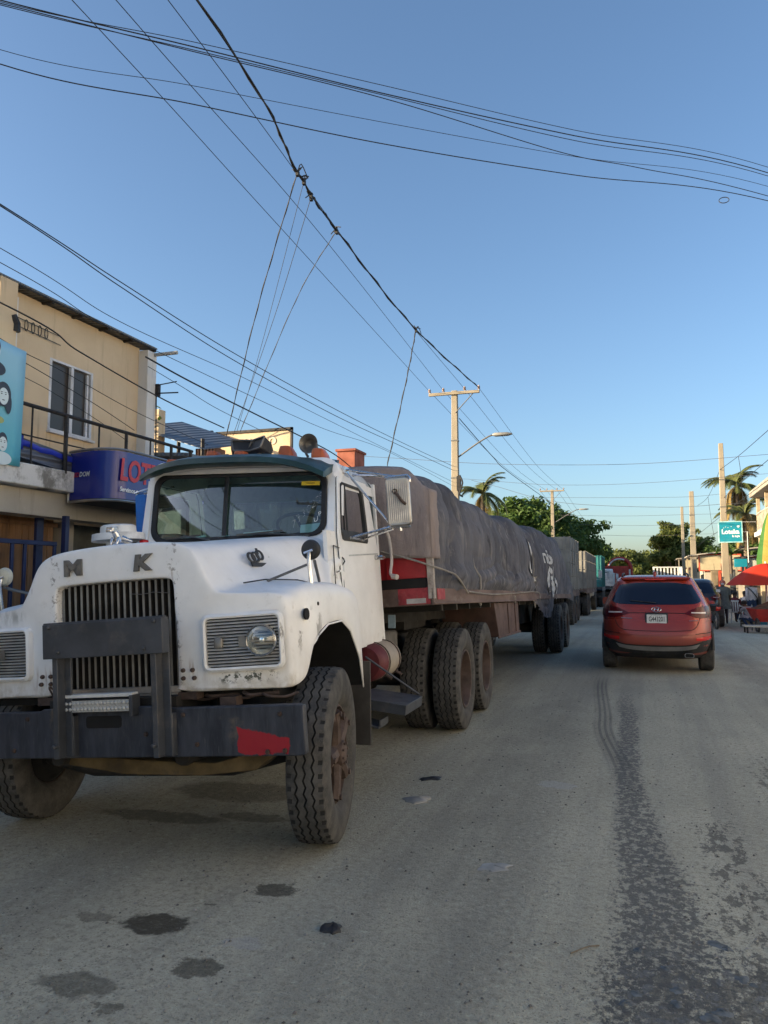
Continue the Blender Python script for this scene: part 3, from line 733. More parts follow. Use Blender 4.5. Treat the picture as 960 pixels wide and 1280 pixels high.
mb = MB(); mb.add([st(.56, 2.355), st(.71, 2.355), st(.71, 2.395), st(.56, 2.395)], [(0, 1, 2, 3)], 0); mb.add([st(.60, 2.37, -.006), st(.67, 2.37, -.006), st(.67, 2.38, -.006), st(.60, 2.38, -.006)], [(0, 1, 2, 3)], 1)
body(mb, 'sticker', [YELLOW, dirty('sticker_print', (.35, .2, .02))], WS)
mb = MB()                                                            # chalked number climbing the glass
for ch, x, z, sz in (('7', .505, 1.985, .085), ('3', .54, 2.03, .09), ('3', .58, 2.07, .095), ('0', .625, 2.11, .10), ('2', .66, 2.16, .10), ('0', .695, 2.20, .10), ('9', .725, 2.24, .10), ('U', .685, 2.02, .06), ('P', .715, 2.06, .06)):
    v, f = text_geo(ch, sz, 0, .2, -.0045)
    mb.add([st(x+p.x*.9-p.y*.35, z+p.y*.95+p.x*.55, -.005) for p in v], f)
body(mb, 'chalk_writing', CHALK, WS)
for x0, x1 in ((-.55, -.18), (.05, .62)):
    mb = MB()
    if x0 < 0: mb.tube([st(x0+.35, 1.895, -.03), st(x0+.15, 1.925, -.025), st(x0, 1.915, -.02)], .006, 6, smooth=3); mb.box(st(x0+.1, 1.925, -.022), (.32, .012, .014))
    else: mb.tube([st(x1, 1.89, -.035), st(x1-.2, 1.915, -.03), st(x0+.05, 1.925, -.022)], .007, 6, smooth=3); mb.box(st(x0+.18, 1.93, -.022), (.40, .012, .014)); mb.box(st(x1, 1.885, -.03), (.06, .04, .03))
    body(mb, 'wiper', dirty('wiper_steel', (.12, .12, .115), .4, .7), WS)
# interior
mb = MB(); mb.prism([(1.18, 1.5), (1.18, 1.88), (1.34, 1.905), (1.46, 1.88), (1.48, 1.5)], 'yz', -.78, .78); dsh = body(mb, 'dashboard', DASH, bevel=.015)
mb = MB()
for x, y, z, a, w_, h_ in ((-.56, 1.36, 1.96, .1, .30, .07), (-.30, 1.37, 1.945, -.05, .24, .05), (.08, 1.37, 1.95, .05, .26, .06), (.58, 1.34, 1.955, -.08, .22, .08)):
    mb.box((x, y, z), (w_, .02, h_), rot=RZ(a) @ RX(-.3))
body(mb, 'paper', PAPER, dsh)
mb = MB()
q = Matrix.Translation((.40, 1.60, 2.0)) @ RX(radians(-25))
mb.tube([q @ Vector((.23*cos(2*pi*k/32), .23*sin(2*pi*k/32), 0)) for k in range(33)], .014, 8, caps=False)
for k in range(3): mb.tube([q @ Vector((0, 0, -.04)), q @ Vector((.23*cos(2*pi*k/3+.5), .23*sin(2*pi*k/3+.5), 0))], .011, 6)
mb.tube([q @ Vector((0, 0, -.04)), q @ Vector((0, .0, -.4))], .03, 8); body(mb, 'steering_wheel', CLAD)
for x in (-.42, .40):
    mb = MB(); mb.box((x, 1.80, 1.45), (.48, .45, .14)); mb.box((x, 2.03, 1.78), (.46, .12, .62), rot=RX(-.12)); body(mb, 'seat', SEAT, bevel=.04, bseg=3)
mb = MB(); mb.add([cs(p) for p in ((-.55, 2.18, 1.97), (.55, 2.18, 1.97), (.55, 2.18, 2.33), (-.55, 2.18, 2.33))], [(0, 1, 2, 3)]); body(mb, 'rear_window', glassmat('rear_cab_glass', (.75, .9, .88), .1))
# sun visor
mb = MB(); V = []
for k in range(17):
    x = -.79+1.60*k/16; t = abs(x+.0)/.80; ar = .055*(1-t**3); yb = .075*t**3
    V.append([cs(p) for p in ((x, 1.36+yb, 2.60+ar*.6), (x, 1.14+yb, 2.57+ar-.05*t**4), (x, .98+yb, 2.525+ar-.07*t**4), (x, .965+yb, 2.485+ar*.9-.075*t**4), (x, 1.0+yb, 2.477+ar*.9-.07*t**4), (x, 1.30+yb, 2.52+ar*.5))])
mb.rings(V, close=True, cap=True); body(mb, 'sun_visor', VISOR)
# doors
for s in (1, -1):
    do = [(1.22, .985), (1.28, .975), (2.06, .985), (2.125, 1.05), (2.145, 1.78), (2.115, 1.86), (2.02, 2.30), (1.98, 2.37), (1.33, 2.37), (1.25, 2.33), (1.13, 1.88), (1.16, 1.5)]
    di = [(1.215, 1.912), (1.25, 1.902), (1.81, 1.905), (1.835, 1.92), (1.845, 1.95), (1.845, 2.02), (1.84, 2.24), (1.81, 2.30), (1.33, 2.30), (1.295, 2.28), (1.225, 2.0), (1.205, 1.93)]
    xw = lambda z, d: s*(CW+.028+d-.045*max(0, z-1.75))
    sh_ = lambda y, z: z+(.055*(1.6)*0 if s > 0 else .088*ss(1.55, 2.0, z))
    g = lambda pts, d: [(xw(z, d), y, sh_(y, z)) for y, z in pts]
    mb = MB(); mb.rings([g(do, -.05), g(do, -.006), g(toward(do, di, .06), 0), g(toward(do, di, .9), 0), g(di, -.006), g(di, -.04)], close=True)
    mb.add([((s*(CW+.0295)), a, b) for a, b in ((1.33, 1.72), (2.1, 1.76), (2.1, 1.748), (1.33, 1.708))], [(0, 1, 2, 3)], 1)
    door = body(mb, 'door', [WHITE, ROOFW])
    mb = MB(); gp = g(do, -.012); mb.tube(gp+gp[:1], .004, 5, caps=False); body(mb, 'door_gap', RUBSEAL, door)
    mb = MB(); mb.tube([(s*(CW+.029), 1.245, 1.30), (s*(CW+.036), 1.245, 1.30)], .02, 8); mb.box((s*(CW+.03), 1.20, 1.62), (.016, .04, .07)); mb.box((s*(CW+.03), 1.23, 1.12), (.016, .04, .07)); body(mb, 'hinge', WHITE, door)
    mb = MB(); e = toward(di, do, .08)
    mb.rings([g(e, .003), g(toward(di, do, .05), .008), g(toward(di, [(1.55, 2.08)]*12, .07), .003), g(toward(di, [(1.55, 2.08)]*12, .07), -.03)], close=True); mb.tube([(xw(1.86, .0), 1.35, sh_(0, 1.86)), (xw(2.3, .0), 1.40, sh_(0, 2.3))], .008, 6); body(mb, 'window_seal', RUBSEAL, door)
    mb = MB(); mb.add(g(di, -.012), [tuple(range(12))]); body(mb, 'side_window', SIDEGLASS, door)
    mb = MB(); mb.tube([(s*(CW+.03), 2.03, 1.72), (s*(CW+.075), 2.04, 1.725), (s*(CW+.078), 2.13, 1.715), (s*(CW+.03), 2.15, 1.715)], .013, 8, smooth=4); mb.tube([(s*(CW+.02), 2.03, 1.72), (s*(CW+.05), 2.03, 1.72)], .022, 10); body(mb, 'door_handle', CHROME, door)
# cowl vent seams and hanging hose by the door
mb = MB()
for a, b in (((.864, 1.02, 1.78), (.864, 1.21, 1.76)), ((.864, 1.02, 1.78), (.864, 1.02, 1.35)), ((.864, 1.06, 1.58), (.864, 1.12, 1.59)), ((.864, 1.225, 1.9), (.864, 1.235, 1.2))): mb.tube([a, b], .0045, 5)
body(mb, 'panel_seam', RUBSEAL)
mb = MB(); mb.tube([(.90, 2.26, 2.00), (.93, 2.30, 1.90), (.94, 2.30, 1.70), (.93, 2.27, 1.58), (.97, 2.24, 1.55)], .014, 8, smooth=5); mb.tube([(.95, 2.26, 1.55), (1.0, 2.23, 1.54)], .024, 8); body(mb, 'brake_hose', dirty('pale_hose', (.5, .45, .42), .5))
# west-coast mirror, driver's side
mb = MB(); X1 = Matrix.Translation((1.265, 1.50, 2.12)) @ RZ(radians(8))
prof = rrect(.19, .385, .03, 5)
mb.rings([[X1 @ Vector((a, .035, b)) for a, b in prof], [X1 @ Vector((a, -.02, b)) for a, b in prof], [X1 @ Vector((a*.93, -.028, b*.97)) for a, b in prof]], 0, close=True, cap=True)
for k in range(11): mb.tube([X1 @ Vector((-.08+.16*k/10, -.029, -.175)), X1 @ Vector((-.08+.16*k/10, -.029, .175))], .005, 6)
MIR = body(mb, 'wing_mirror', ALU)
mb = MB(); mb.tube([X1 @ Vector((-.02, -.03, .07)), X1 @ Vector((.0, -.055, .05)), X1 @ Vector((.03, -.05, .0)), X1 @ Vector((.06, -.035, -.03))], .012, 6, smooth=3); mb.lathe([(.02, 0), (.02, .02), (.001, .025)], 'y', X1 @ Vector((-.02, -.05, .08)), 8); body(mb, 'mirror_clamp', RUST, MIR)
mb = MB()
a0, a1 = Vector((.845, 1.42, 2.42)), Vector((.86, 1.42, 1.86)); tp, bt = X1 @ Vector((.0, 0, .205)), X1 @ Vector((0, 0, -.205))
mb.tube([a0, tp+Vector((-.02, 0, .0)), X1 @ Vector((.09, 0, .20)), X1 @ Vector((.10, 0, .15))], .010, 8, smooth=3); mb.tube([a0+Vector((0, .22, -.02)), tp], .010, 8); mb.tube([X1 @ Vector((-.10, 0, .2)), X1 @ Vector((.085, 0, .205))], .012, 8)
mb.tube([a0, bt+Vector((-.06, 0, .0))], .009, 8); mb.tube([a1, bt+Vector((-.06, 0, .01))], .009, 8); mb.tube([a1+Vector((0, .30, .0)), bt+Vector((-.06, 0, -.01))], .009, 8); mb.tube([a1, a1+Vector((0, .30, 0))], .012, 8)
mb.tube([X1 @ Vector((-.1, 0, -.2)), X1 @ Vector((.08, 0, -.205))], .013, 8); mb.tube([X1 @ Vector((.0, 0, -.2)), X1 @ Vector((.0, 0, -.235))], .012, 8)
mb.box((.86, 1.42, 2.41), (.03, .08, .05)); mb.box((.87, 1.55, 1.855), (.03, .40, .02))
body(mb, 'mirror_bracket', CHROME, MIR)
# passenger side mirror, blue back, seen edge on
mb = MB(); mb.rings([[(-1.03+a*.55, .0+1.30, 2.215+b) for a, b in rrect(.19, .385, .03, 5)], [(-1.03+a*.5, 1.26, 2.215+b) for a, b in rrect(.19, .385, .03, 5)], [(-1.03+a*.5, 1.34, 2.215+b) for a, b in rrect(.17, .36, .03, 5)]][1:2]+[[(-1.03+a*.55, 1.30, 2.215+b) for a, b in rrect(.19, .385, .03, 5)], [(-1.03+a*.5, 1.34, 2.215+b) for a, b in rrect(.17, .36, .03, 5)]], 0, close=True, cap=True)
mb.v = [(x+.075, y, z-.02) for x, y, z in mb.v]; MIR2 = body(mb, 'wing_mirror', BLUEP); MIR2['label'] = 'passenger side mirror with a bright blue back'
mb = MB()
mb.tube([(-.80, 1.38, 2.49), (-1.03, 1.30, 2.445), (-1.10, 1.30, 2.43)], .011, 8); mb.tube([(-.80, 1.55, 2.49), (-1.10, 1.30, 2.42)], .011, 8); mb.tube([(-1.09, 1.30, 2.43), (-1.09, 1.30, 2.0)], .008, 8)
mb.tube([(-.82, 1.36, 2.28), (-1.06, 1.30, 2.03)], .009, 8); mb.tube([(-.84, 1.4, 1.95), (-1.06, 1.30, 2.01)], .009, 8); mb.v = [(x+.075*min(1, max(0, (-.8-x)/.2)), y, z-.02) for x, y, z in mb.v]; body(mb, 'mirror_bracket', CHROME, MIR2)
# round wing mirrors on posts
for s in (1, -1):
    mb = MB(); c = Vector((s*1.075, .05, 1.69)) if s > 0 else Vector((-1.16, -.06, 1.69))
    mb.lathe([(.001, -.035), (.03, -.034), (.055, -.022), (.064, .0), (.062, .012), (.001, .014)], 'y', c, 28); fm = body(mb, 'fender_mirror', CLAD if s > 0 else CREAM)
    mb = MB(); mb.tube([c+Vector((0, -.03, -.01)), c+Vector((0, -.045, -.06)), c+Vector((0, -.01, -.34))], .013, 8); mb.box(c+Vector((0, -.01, -.325)), (.045, .05, .03), 1)
    mb.tube([c+Vector((-s*.03, 0, -.09)), Vector((s*.80, -.02, 1.515))], .009, 6, 2); mb.tube([c+Vector((s*.02, .0, -.07)), Vector((s*1.0, .35, 1.50))], .010, 6, 2); mb.tube([c+Vector((-.03, -.04, -.02)), c+Vector((.03, -.04, -.005))], .008, 6)
    body(mb, 'mirror_post', [CHROME, RUST, GALV], fm)
# hood emblem, ornament and breather
mb = MB()
for x, z in ((-.03, .0), (.0, .005), (.035, .02)): mb.tube([(.06+x+.022*cos(a), .78, 1.845+z+.03*sin(a)) for a in [2*pi*k/14 for k in range(15)]], .007, 6, caps=False)
mb.box((.075, .775, 1.80), (.11, .012, .028)); mb.tube([(.085, .78, 1.87), (.088, .78, 1.91)], .007, 6)
mb.v = [(.672+(y-.78)+(1.675-(z-.17))*.35, .10+(x-.06)*2.0, z-.17) for x, y, z in mb.v]; body(mb, 'emblem', INK)
mb = MB(); mb.lathe([(.055, 0), (.05, .02), (.03, .035), (.001, .04)], 'z', (-.12, -.22, 1.795), 20)
mb.tube([(-.12, -.22, 1.82), (-.125, -.22, 1.86), (-.135, -.24, 1.90)], [.025, .03, .02], 8, smooth=3); mb.box((-.14, -.25, 1.91), (.05, .06, .035)); mb.box((-.14, -.28, 1.90), (.035, .03, .02)); 
for dx in (-.022, .022): mb.tube([(-.12+dx, -.25, 1.86), (-.12+dx, -.27, 1.81)], .009, 6)
mb.tube([(-.11, -.2, 1.86), (-.06, -.16, 1.83)], [.02, .01], 6); body(mb, 'hood_ornament', CHROME, bevel=.004)
mb = MB(); mb.lathe([(.19, -.02), (.185, .03), (.13, .035), (.125, .085), (.11, .095), (.001, .10)], 'z', (-.60, .45, 1.935), 32); mb.lathe([(.09, -.03), (.09, -.2)], 'z', (-.60, .45, 1.935), 16); body(mb, 'air_intake_cap', PLAINW)
mb = MB(); mb.box((-.42, .50, 1.885), (.05, .06, .05)); body(mb, 'side_repeater', REFLR, bevel=.012)
# roof: amber marker lamps, broken flood lamps, horn
for x, y in ((-.33, 1.50), (-.05, 1.46), (.345, 1.50), (.64, 1.48), (-.68, 1.44)):
    mb = MB(); zz = {-.33: 2.615, -.05: 2.60, .345: 2.635, .64: 2.60, -.68: 2.545}[x]
    mb.rings([[Vector(cs((x+a*k1, y+b*k2-.02*i, zz+.0+h_))) for a, b in rrect(.14, .17, .035, 3)] for i, (k1, k2, h_) in enumerate(((1, 1, -.04), (.85, .9, .05), (.6, .6, .095), (.2, .2, .10)))], close=True, cap=True); body(mb, 'marker_lamp', AMBER)
for x, y, rz in ((-.12, 1.55, .7), (.06, 1.56, -.5)):
    mb = MB(); q = Matrix.Translation((x, y, 2.72)) @ RZ(rz) @ RX(-.5)
    mb.rings([[q @ Vector((a, -.05, b)) for a, b in rrect(.19, .12, .015, 3)], [q @ Vector((a*.9, .03, b*.9)) for a, b in rrect(.19, .12, .015, 3)], [q @ Vector((a*.5, .09, b*.5)) for a, b in rrect(.19, .12, .015, 3)]], 0, close=True, cap=True)
    mb.frame([q @ Vector((a, -.055, b)) for a, b in rrect(.2, .13, .015, 3)], [q @ Vector((a, -.055, b)) for a, b in rrect(.175, .105, .01, 3)], q.to_3x3() @ Vector((0, -.012, 0)), 1); mb.tube([(x, y, 2.58), q @ Vector((0, 0, -.05))], .018, 6, 1)
    body(mb, 'flood_lamp', [CLAD, GALV])
mb = MB(); c = Vector((.525, 1.52, 2.685))
mb.lathe([(.001, .14), (.02, .14), (.03, .08), (.05, .0), (.078, -.03), (.085, -.035), (.08, -.025), (.045, .02), (.001, .05)], 'y', c, 28); mb.tube([c+Vector((-.03, .05, -.02)), c+Vector((-.05, .03, -.07)), c+Vector((-.03, .02, -.1))], .012, 6); mb.tube([c+Vector((0, .06, -.02)), c+Vector((.01, .06, -.11))], .02, 6); body(mb, 'roof_horn', GALV)
# chassis side: tanks, steps, mud flap, frame rails, deck
mb = MB()
for s in (1, -1): mb.box((s*.42, 2.9, .86), (.09, 5.6, .25))
for y in (1.2, 2.4, 3.4, 4.6, 5.5): mb.box((0, y, .86), (.84, .12, .2))
mb.box((0, 4.5, 1.08), (.95, 1.0, .12)); mb.lathe([(.46, 1.14), (.46, 1.18), (.001, 1.19)], 'z', (0, 4.5, 0), 24)
for y in (3.83, 5.15): mb.tube([(-.9, y, .52), (.9, y, .52)], .09, 10); mb.lathe([(.001, -.2), (.15, -.18), (.2, 0), (.15, .18), (.001, .2)], 'x', (0, y, .55), 16)
mb.box((.0, 4.49, .62), (1.2, .9, .12))
c_ = mb.build('chassis', FRAME, TR)
mb = MB(); mb.lathe([(.001, 1.98), (.13, 1.99), (.152, 2.02), (.155, 2.18)], 'y', (.79, -.36, .89), 24, 1); mb.lathe([(.155, 2.18), (.155, 2.55), (.13, 2.6), (.001, 2.61)], 'y', (.79, -.36, .89), 24, 0)
for y in (2.2, 2.5): mb.lathe([(.157, y-.012), (.163, y-.01), (.163, y+.01), (.157, y+.012)], 'y', (.79, -.36, .89), 24, 2); mb.tube([(.91, y-.36, .78), (.96, y-.36, .75)], .014, 6, 2)
mb.build('air_tank', [TANK, TANKRED, RUST], TR)
mb = MB(); mb.box((.58, 2.45, .90), (.36, .60, .40)); mb.build('fuel_tank', DKTANK, TR, bevel=.03)
mb = MB(); q = Matrix.Translation((.98, 1.45, .60)) @ RY(.12)
mb.box(q @ Vector((.06, 0, .06)), (.42, .50, .018), rot=q.to_3x3().to_4x4()); mb.box(q @ Vector((.26, 0, .03)), (.018, .50, .075), rot=q.to_3x3().to_4x4()); mb.box(q @ Vector((.06, -.24, .03)), (.42, .018, .075), rot=q.to_3x3().to_4x4()); mb.box(q @ Vector((-.14, -.1, .12)), (.02, .3, .26))
mb.tube([q @ Vector((-.18, .05, .34)), q @ Vector((.25, .22, .08))], .010, 6); mb.tube([q @ Vector((-.18, -.22, .26)), q @ Vector((.0, -.26, -.09))], .010, 6); mb.box(q @ Vector((.0, -.22, -.10)), (.2, .2, .016), rot=RY(.25)); mb.box(q @ Vector((.1, -.22, -.08)), (.016, .2, .05))
mb.build('side_step', DKSTEEL, TR, bevel=.003)
for s in (1, -1):
    mb = MB(); mb.box((s*.99, .86, .70), (.20, .02, .58)); mb.build('mud_flap', dirty('mud_flap_rubber', (.05, .045, .04), .9, 0, .3, (.14, .12, .1), .5), TR)
    wq = wheel(TR, s*1.035 if s > 0 else -1.03, .10, .512, 's', s, .3*s, radians(9)); wq.scale = (.86, .97, .97)
    for k, y in enumerate((3.83, 5.15)): wheel(TR, s*1.075, y, .527, 'd', s, .7*k+.2); wheel(TR, s*.735, y, .527, 'd', -s, .4+k)
mb = MB(); mb.box((.62, 3.02, 1.165), (.07, .02, .13)); mb.build('tag_plate', dirty('pale_blue_tag', (.35, .5, .65), .5), TR)
# ================================================================== the loaded flatbed behind it
FT = empty('flatbed_trailer', (-2.884, 4.317, -.012), (0, -.015, 0), 'long flatbed trailer with weathered deck edge and red headboard, behind the white truck', 'trailer')
TROLL, TPIT = -.045, -.0165
def tb(mb, name, mats, parent=None, **k):
    o = mb.build(name, mats, parent or FT, **k)
    if parent is None: o.rotation_euler = (TPIT, TROLL, 0)
    return o
Z0 = 1.478
mb = MB(); mb.box((0, 9.6, Z0-.07), (2.4, 14.4, .10)); mb.box((1.205, 5.85, Z0-.07), (.02, 7.0, .15), 0); mb.box((-1.205, 9.1, Z0-.07), (.02, 13.4, .15))
mb.tube([(1.215, 2.36, Z0-.135), (1.225, 9.38, Z0-.14)], .012, 6); tb(mb, 'deck', DECK, bevel=.004)
mb = MB(); mb.box((0, 2.385, Z0-.065), (2.42, .03, .165)); mb.box((0, 2.365, Z0-.05), (1.2, .015, .12)); 
tb(mb, 'front_beam', DECK, bevel=.004)
mb = MB(); mb.box((1.03, 2.366, Z0-.06), (.30, .012, .15)); mb.box((1.2145, 2.62, Z0-.05), (.012, .28, .10)); tb(mb, 'red_patch', DECKRED)
mb = MB(); mb.box((1.05, 2.357, Z0-.105), (.18, .01, .045)); tb(mb, 'reflective_strip', dirty('grey_reflective_strip', (.4, .38, .37), .4))
mb = MB(); mb.box((0, 2.40, Z0+.35), (2.30, .04, .5)); 
for x in (-.8, -.4, 0, .4, .8): mb.box((x, 2.375, Z0+.35), (.05, .02, .5))
hb = tb(mb, 'headboard', REDP, bevel=.005)
mb = MB(); mb.box((0, 2.372, Z0+.055), (2.3, .025, .09)); tb(mb, 'headboard_foot', BLACKV, hb)
mb = MB(); mb.box((1.195, 2.375, Z0+.17), (.06, .05, .52)); 
for z in (-.02, .1, .22, .34): mb.tube([(1.195, 2.345, Z0+z), (1.195, 2.355, Z0+z)], .012, 6)
tb(mb, 'corner_stake', dirty('pale_worn_stake', (.42, .37, .33), .7, 0, .3, (.15, .08, .05), .6, 8), bevel=.004)
mb = MB()
for s in (1, -1): mb.prism([(2.6, Z0-.12), (2.6, Z0-.30), (5.6, Z0-.32), (6.6, Z0-.62), (15.5, Z0-.62), (15.5, Z0-.12)], 'yz', s*.45-.05, s*.45+.05)
for y in [2.9+.62*k for k in range(20)]: mb.box((0, y, Z0-.16), (2.3, .06, .09))
mb.tube([(.46, 5.2, Z0-.33), (.46, 5.9, Z0-.75)], .05, 6); mb.box((.0, 15.6, Z0-.3), (2.2, .06, .3))
tb(mb, 'trailer_frame', FRAME)
mb = MB(); mb.prism([(5.55, Z0-.155), (5.75, Z0-.60), (7.55, Z0-.60), (7.55, Z0-.155)], 'yz', .45, 1.17); mb.box((1.178, 6.55, Z0-.38), (.012, .03, .42)); mb.box((1.178, 7.2, Z0-.38), (.012, .05, .43)); mb.box((1.18, 6.6, Z0-.60), (.02, 1.9, .03))
tb(mb, 'tool_box', BOXRED, bevel=.008)
for s in (1, -1):
    mb = MB(); mb.box((s*.55, 7.95, .98), (.12, .12, .62)); mb.box((s*.55, 7.95, .66), (.24, .24, .03)); mb.tube([(s*.55, 7.95, 1.0), (s*.4, 8.6, 1.1)], .03, 6); mb.build('landing_leg', DKSTEEL, FT)
mb = MB()
for y in (13.35, 14.85): mb.tube([(-.9, y, .52), (.9, y, .52)], .09, 10)
[b.build('axle', FRAME, FT) for b in each(mb)]
for s in (1, -1):
    for k, y in enumerate((13.35, 14.85)): wheel(FT, s*1.075, y, .527, 'd', s, .5+k); wheel(FT, s*.735, y, .527, 'd', -s, .2+k)
# ---- tarpaulin over the load
TP = empty('tarpaulin', (-2.884, 4.317, -.012), (0, -.015, 0), 'big grey tarpaulin with faded white lettering, roped over the load on the flatbed trailer', 'tarpaulin')
def hem(y): return Z0-.165*0+lerptab([(2.4, .0), (9.2, .0), (9.9, -.20), (11.2, -.47), (11.8, -.48), (12.4, -.35), (13.2, -.05), (16.6, -.12), (17.6, -.2)], y)-.02+.03*noise.noise((y*1.3, 3, 0))
def topz(y): return Z0+lerptab([(2.4, 1.09), (3.2, 1.16), (4.6, 1.17), (6.5, 1.14), (8.5, 1.22), (10.5, 1.32), (12.5, 1.36), (14.2, 1.40), (15.2, 1.34), (16.2, .92), (17.2, .36), (17.6, .12)], y)+.09*noise.noise((y*.55, 7, 0))+.03*noise.noise((y*1.7, 2, 0))-.07*sum(math.exp(-((y-q)/.35)**2) for q in (4.55, 7.0, 9.6))*ss(2.4, 3.2, y)
def wr(y, z, s=0):
    """folds hanging from the top edge, gathered towards the ropes"""
    h = z-Z0; w0 = noise.noise((y*.35, z*.5, 1.3+s)); w1 = noise.noise((y*.9, z*1.1, 6.1+s))
    lean = -.22*h*(1+.8*noise.noise((y*.25, 3.1, s)))                 # the folds lean with the pull of the ropes
    u = y+lean*1.3+.22*w0+.05*w1
    am = .55+.75*noise.noise((u*.8, z*.2, 11+s)); am = max(.12, am)
    f1 = abs(sin(pi*u/.62)); f2 = abs(sin(pi*(u+.25*w1)/.27+.7)); f3 = abs(sin(pi*(u*1.0+.12*w0)/.125+1.9))
    fold = am*(.14*(1-f1)**1.6*-1+.055)+max(0, am-.2)*(.085*(1-f2)**1.6*-1+.03)+.025*(1-f3)**2*-1*max(0, noise.noise((u*1.7, z*.8, 21+s))+.25)
    low = ss(.60, .05, h); v = h-.16*y*noise.noise((y*.3, 8.8, s))+.10*noise.noise((y*1.1, z*1.6, 4+s))
    g1 = abs(sin(pi*v/.17+1.1*noise.noise((y*1.4, 2.2, s)))); fold -= low*.05*(1-g1)**1.5*max(0, .45+noise.noise((y*.9, z*2, 17+s)))
    dg = abs(sin(pi*(h*.9+y*.55+.2*w1)/.42)); fold -= .02*(1-dg)**1.8*max(0, noise.noise((y*.6, z*.6, 31+s))+.15)*2
    fold *= .25+.75*ss(2.5, 3.4, y)
    for yr in (4.55, 7.0, 9.6): fold -= .06*math.exp(-((y-yr)/.14)**2)
    return fold
def sidex(y, z):
    zt = topz(y); h = hem(y); t = max(0, min(1, (z-h)/(zt-h)))
    bul = .085*math.exp(-((t-.12)/.13)**2)*ss(2.6, 3.2, y)*ss(10.0, 8.8, y)+.04*ss(0, .5, t)*(1-ss(.6, 1, t))
    base = 1.17-.10*ss(.55, 1., t)-.10*ss(9.3, 10.2, y)*(1-t)*0
    return base+bul+wr(y, z)*(.55+.45*ss(0, .2, t))-.02
NYT, NS = 620, 56
rows = []
for i in range(NYT+1):
    y = 2.42+15.15*i/NYT; zt, h = topz(y), hem(y); row = []
    R_c = .26
    for k in range(NS+1):                                            # right-hand side, hem to shoulder
        z = h+(zt-R_c-h)*k/NS; row.append((sidex(y, z), y, z))
    x0 = row[-1][0]
    for k in range(1, 9):
        a = pi/2*k/8; row.append((x0-R_c+R_c*cos(a)+.0, y, zt-R_c+R_c*sin(a)+.03*wr(y, zt)))
    for k in range(1, 14):
        f = k/14; x = (x0-R_c)*(1-2*f); row.append((x, y, zt+.10*sin(pi*f)+.35*wr(y+x*.6, zt+x, 20)))
    xl = -(x0-R_c)
    for k in range(0, 9):
        a = pi/2*k/8; row.append((xl-R_c*sin(a), y, zt-R_c+R_c*cos(a)))
    for k in range(1, 16):
        z = zt-R_c+(h-(zt-R_c))*k/15; row.append((xl-R_c-.02-.6*wr(y, z, 40), y, z))
    rows.append(row)
# close the back
yb = rows[-1][0][1]
mb = MB(); mb.rings(rows)
def tpb(mb, name, mats, parent=None, **k):
    o = mb.build(name, mats, parent or TP, **k)
    if parent is None: o.rotation_euler = (TPIT, TROLL, 0)
    return o
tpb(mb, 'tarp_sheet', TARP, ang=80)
mb = MB(); NF = 40; rr = []
for j in range(25):
    rowf = []
    for i in range(NF+1):
        x = -1.2+2.42*i/NF; zb = Z0+.33+.03*noise.noise((x*2, 0, 0))-.06*ss(.6, 1.2, x); zt = topz(2.45)+.10*sin(pi*min(1, max(0, (x+1.2)/2.4)))-.20*ss(.90, 1.22, abs(x))**2
        t = j/24; z = zt+(zb-zt)*t
        rowf.append((x, 2.36-.03*t+.03*noise.noise((x*2.2, z*.8, 3))+.012*noise.noise((x*6, z*3, 1))+.03*ss(.03, 0, t), z))
    rr.append(rowf)
mb.rings(rr)
e1 = [[(1.22, 2.36-.03*j/24+.0, rr[j][-1][2]), (1.235+.01*noise.noise((0, j*.2, 1)), 2.46, rr[j][-1][2]), (1.225+.02*noise.noise((0, j*.3, 4)), 2.62, rr[j][-1][2]+.01), (1.13, 2.74, rr[j][-1][2]+.01)] for j in range(25)]
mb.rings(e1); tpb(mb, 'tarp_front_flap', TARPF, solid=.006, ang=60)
mb = MB()
def onside(txt, yc, zc, size, rot=0, sx=1.):
    v, f = text_geo(txt, size, 0, .1, .012)
    for p in v: pass
    cr, sr = cos(rot), sin(rot); pts = []
    for p in v:
        a, b = p.x*sx, p.y; a, b = a*cr-b*sr, a*sr+b*cr; pts.append((sidex(yc+a, zc+b)+.022, yc+a, zc+b))
    mb.add(pts, f)
onside('Cibao', 12.35, 1.66, .92, -.03, .92); onside('mixto', 11.75, 2.20, .40, 0, 1.0); onside('S', 9.15, 2.05, 1.0, -.35); onside('a', 9.75, 1.62, .8, -.5)
tpb(mb, 'lettering', FADEDW)
for i, yr in enumerate((4.55, 7.0, 9.6)):
    mb = MB(); pts = [(sidex(yr, z)+.02, yr+.05*sin(z*9+i), z) for z in [hem(yr)-.08+(topz(yr)-.3-hem(yr)+.08)*k/14 for k in range(15)]]
    mb.tube(pts, .014, 6)
    mb.tube([Vector(pts[0])+Vector((.02, .05*cos(a), .05*sin(a)-.02)) for a in [2*pi*k/10 for k in range(11)]], .011, 6, caps=False)
    r = tpb(mb, 'rope', ROPE)
mb = MB(); mb.tube([(.55, 2.30, Z0+.42), (.95, 2.30, Z0+.30), (1.22, 2.33, Z0+.20), (1.27, 2.7, Z0+.16), (1.27, 3.1, Z0+.12), (1.26, 3.6, Z0-.04)], .010, 6, smooth=4)
mb.tube([(1.24, 3.7, Z0-.02), (1.25, 5, Z0-.05), (1.24, 7, Z0-.03), (1.25, 9.4, Z0-.0), (1.28, 9.45, Z0-.12)], .009, 6, smooth=4); tpb(mb, 'rope', ROPE)
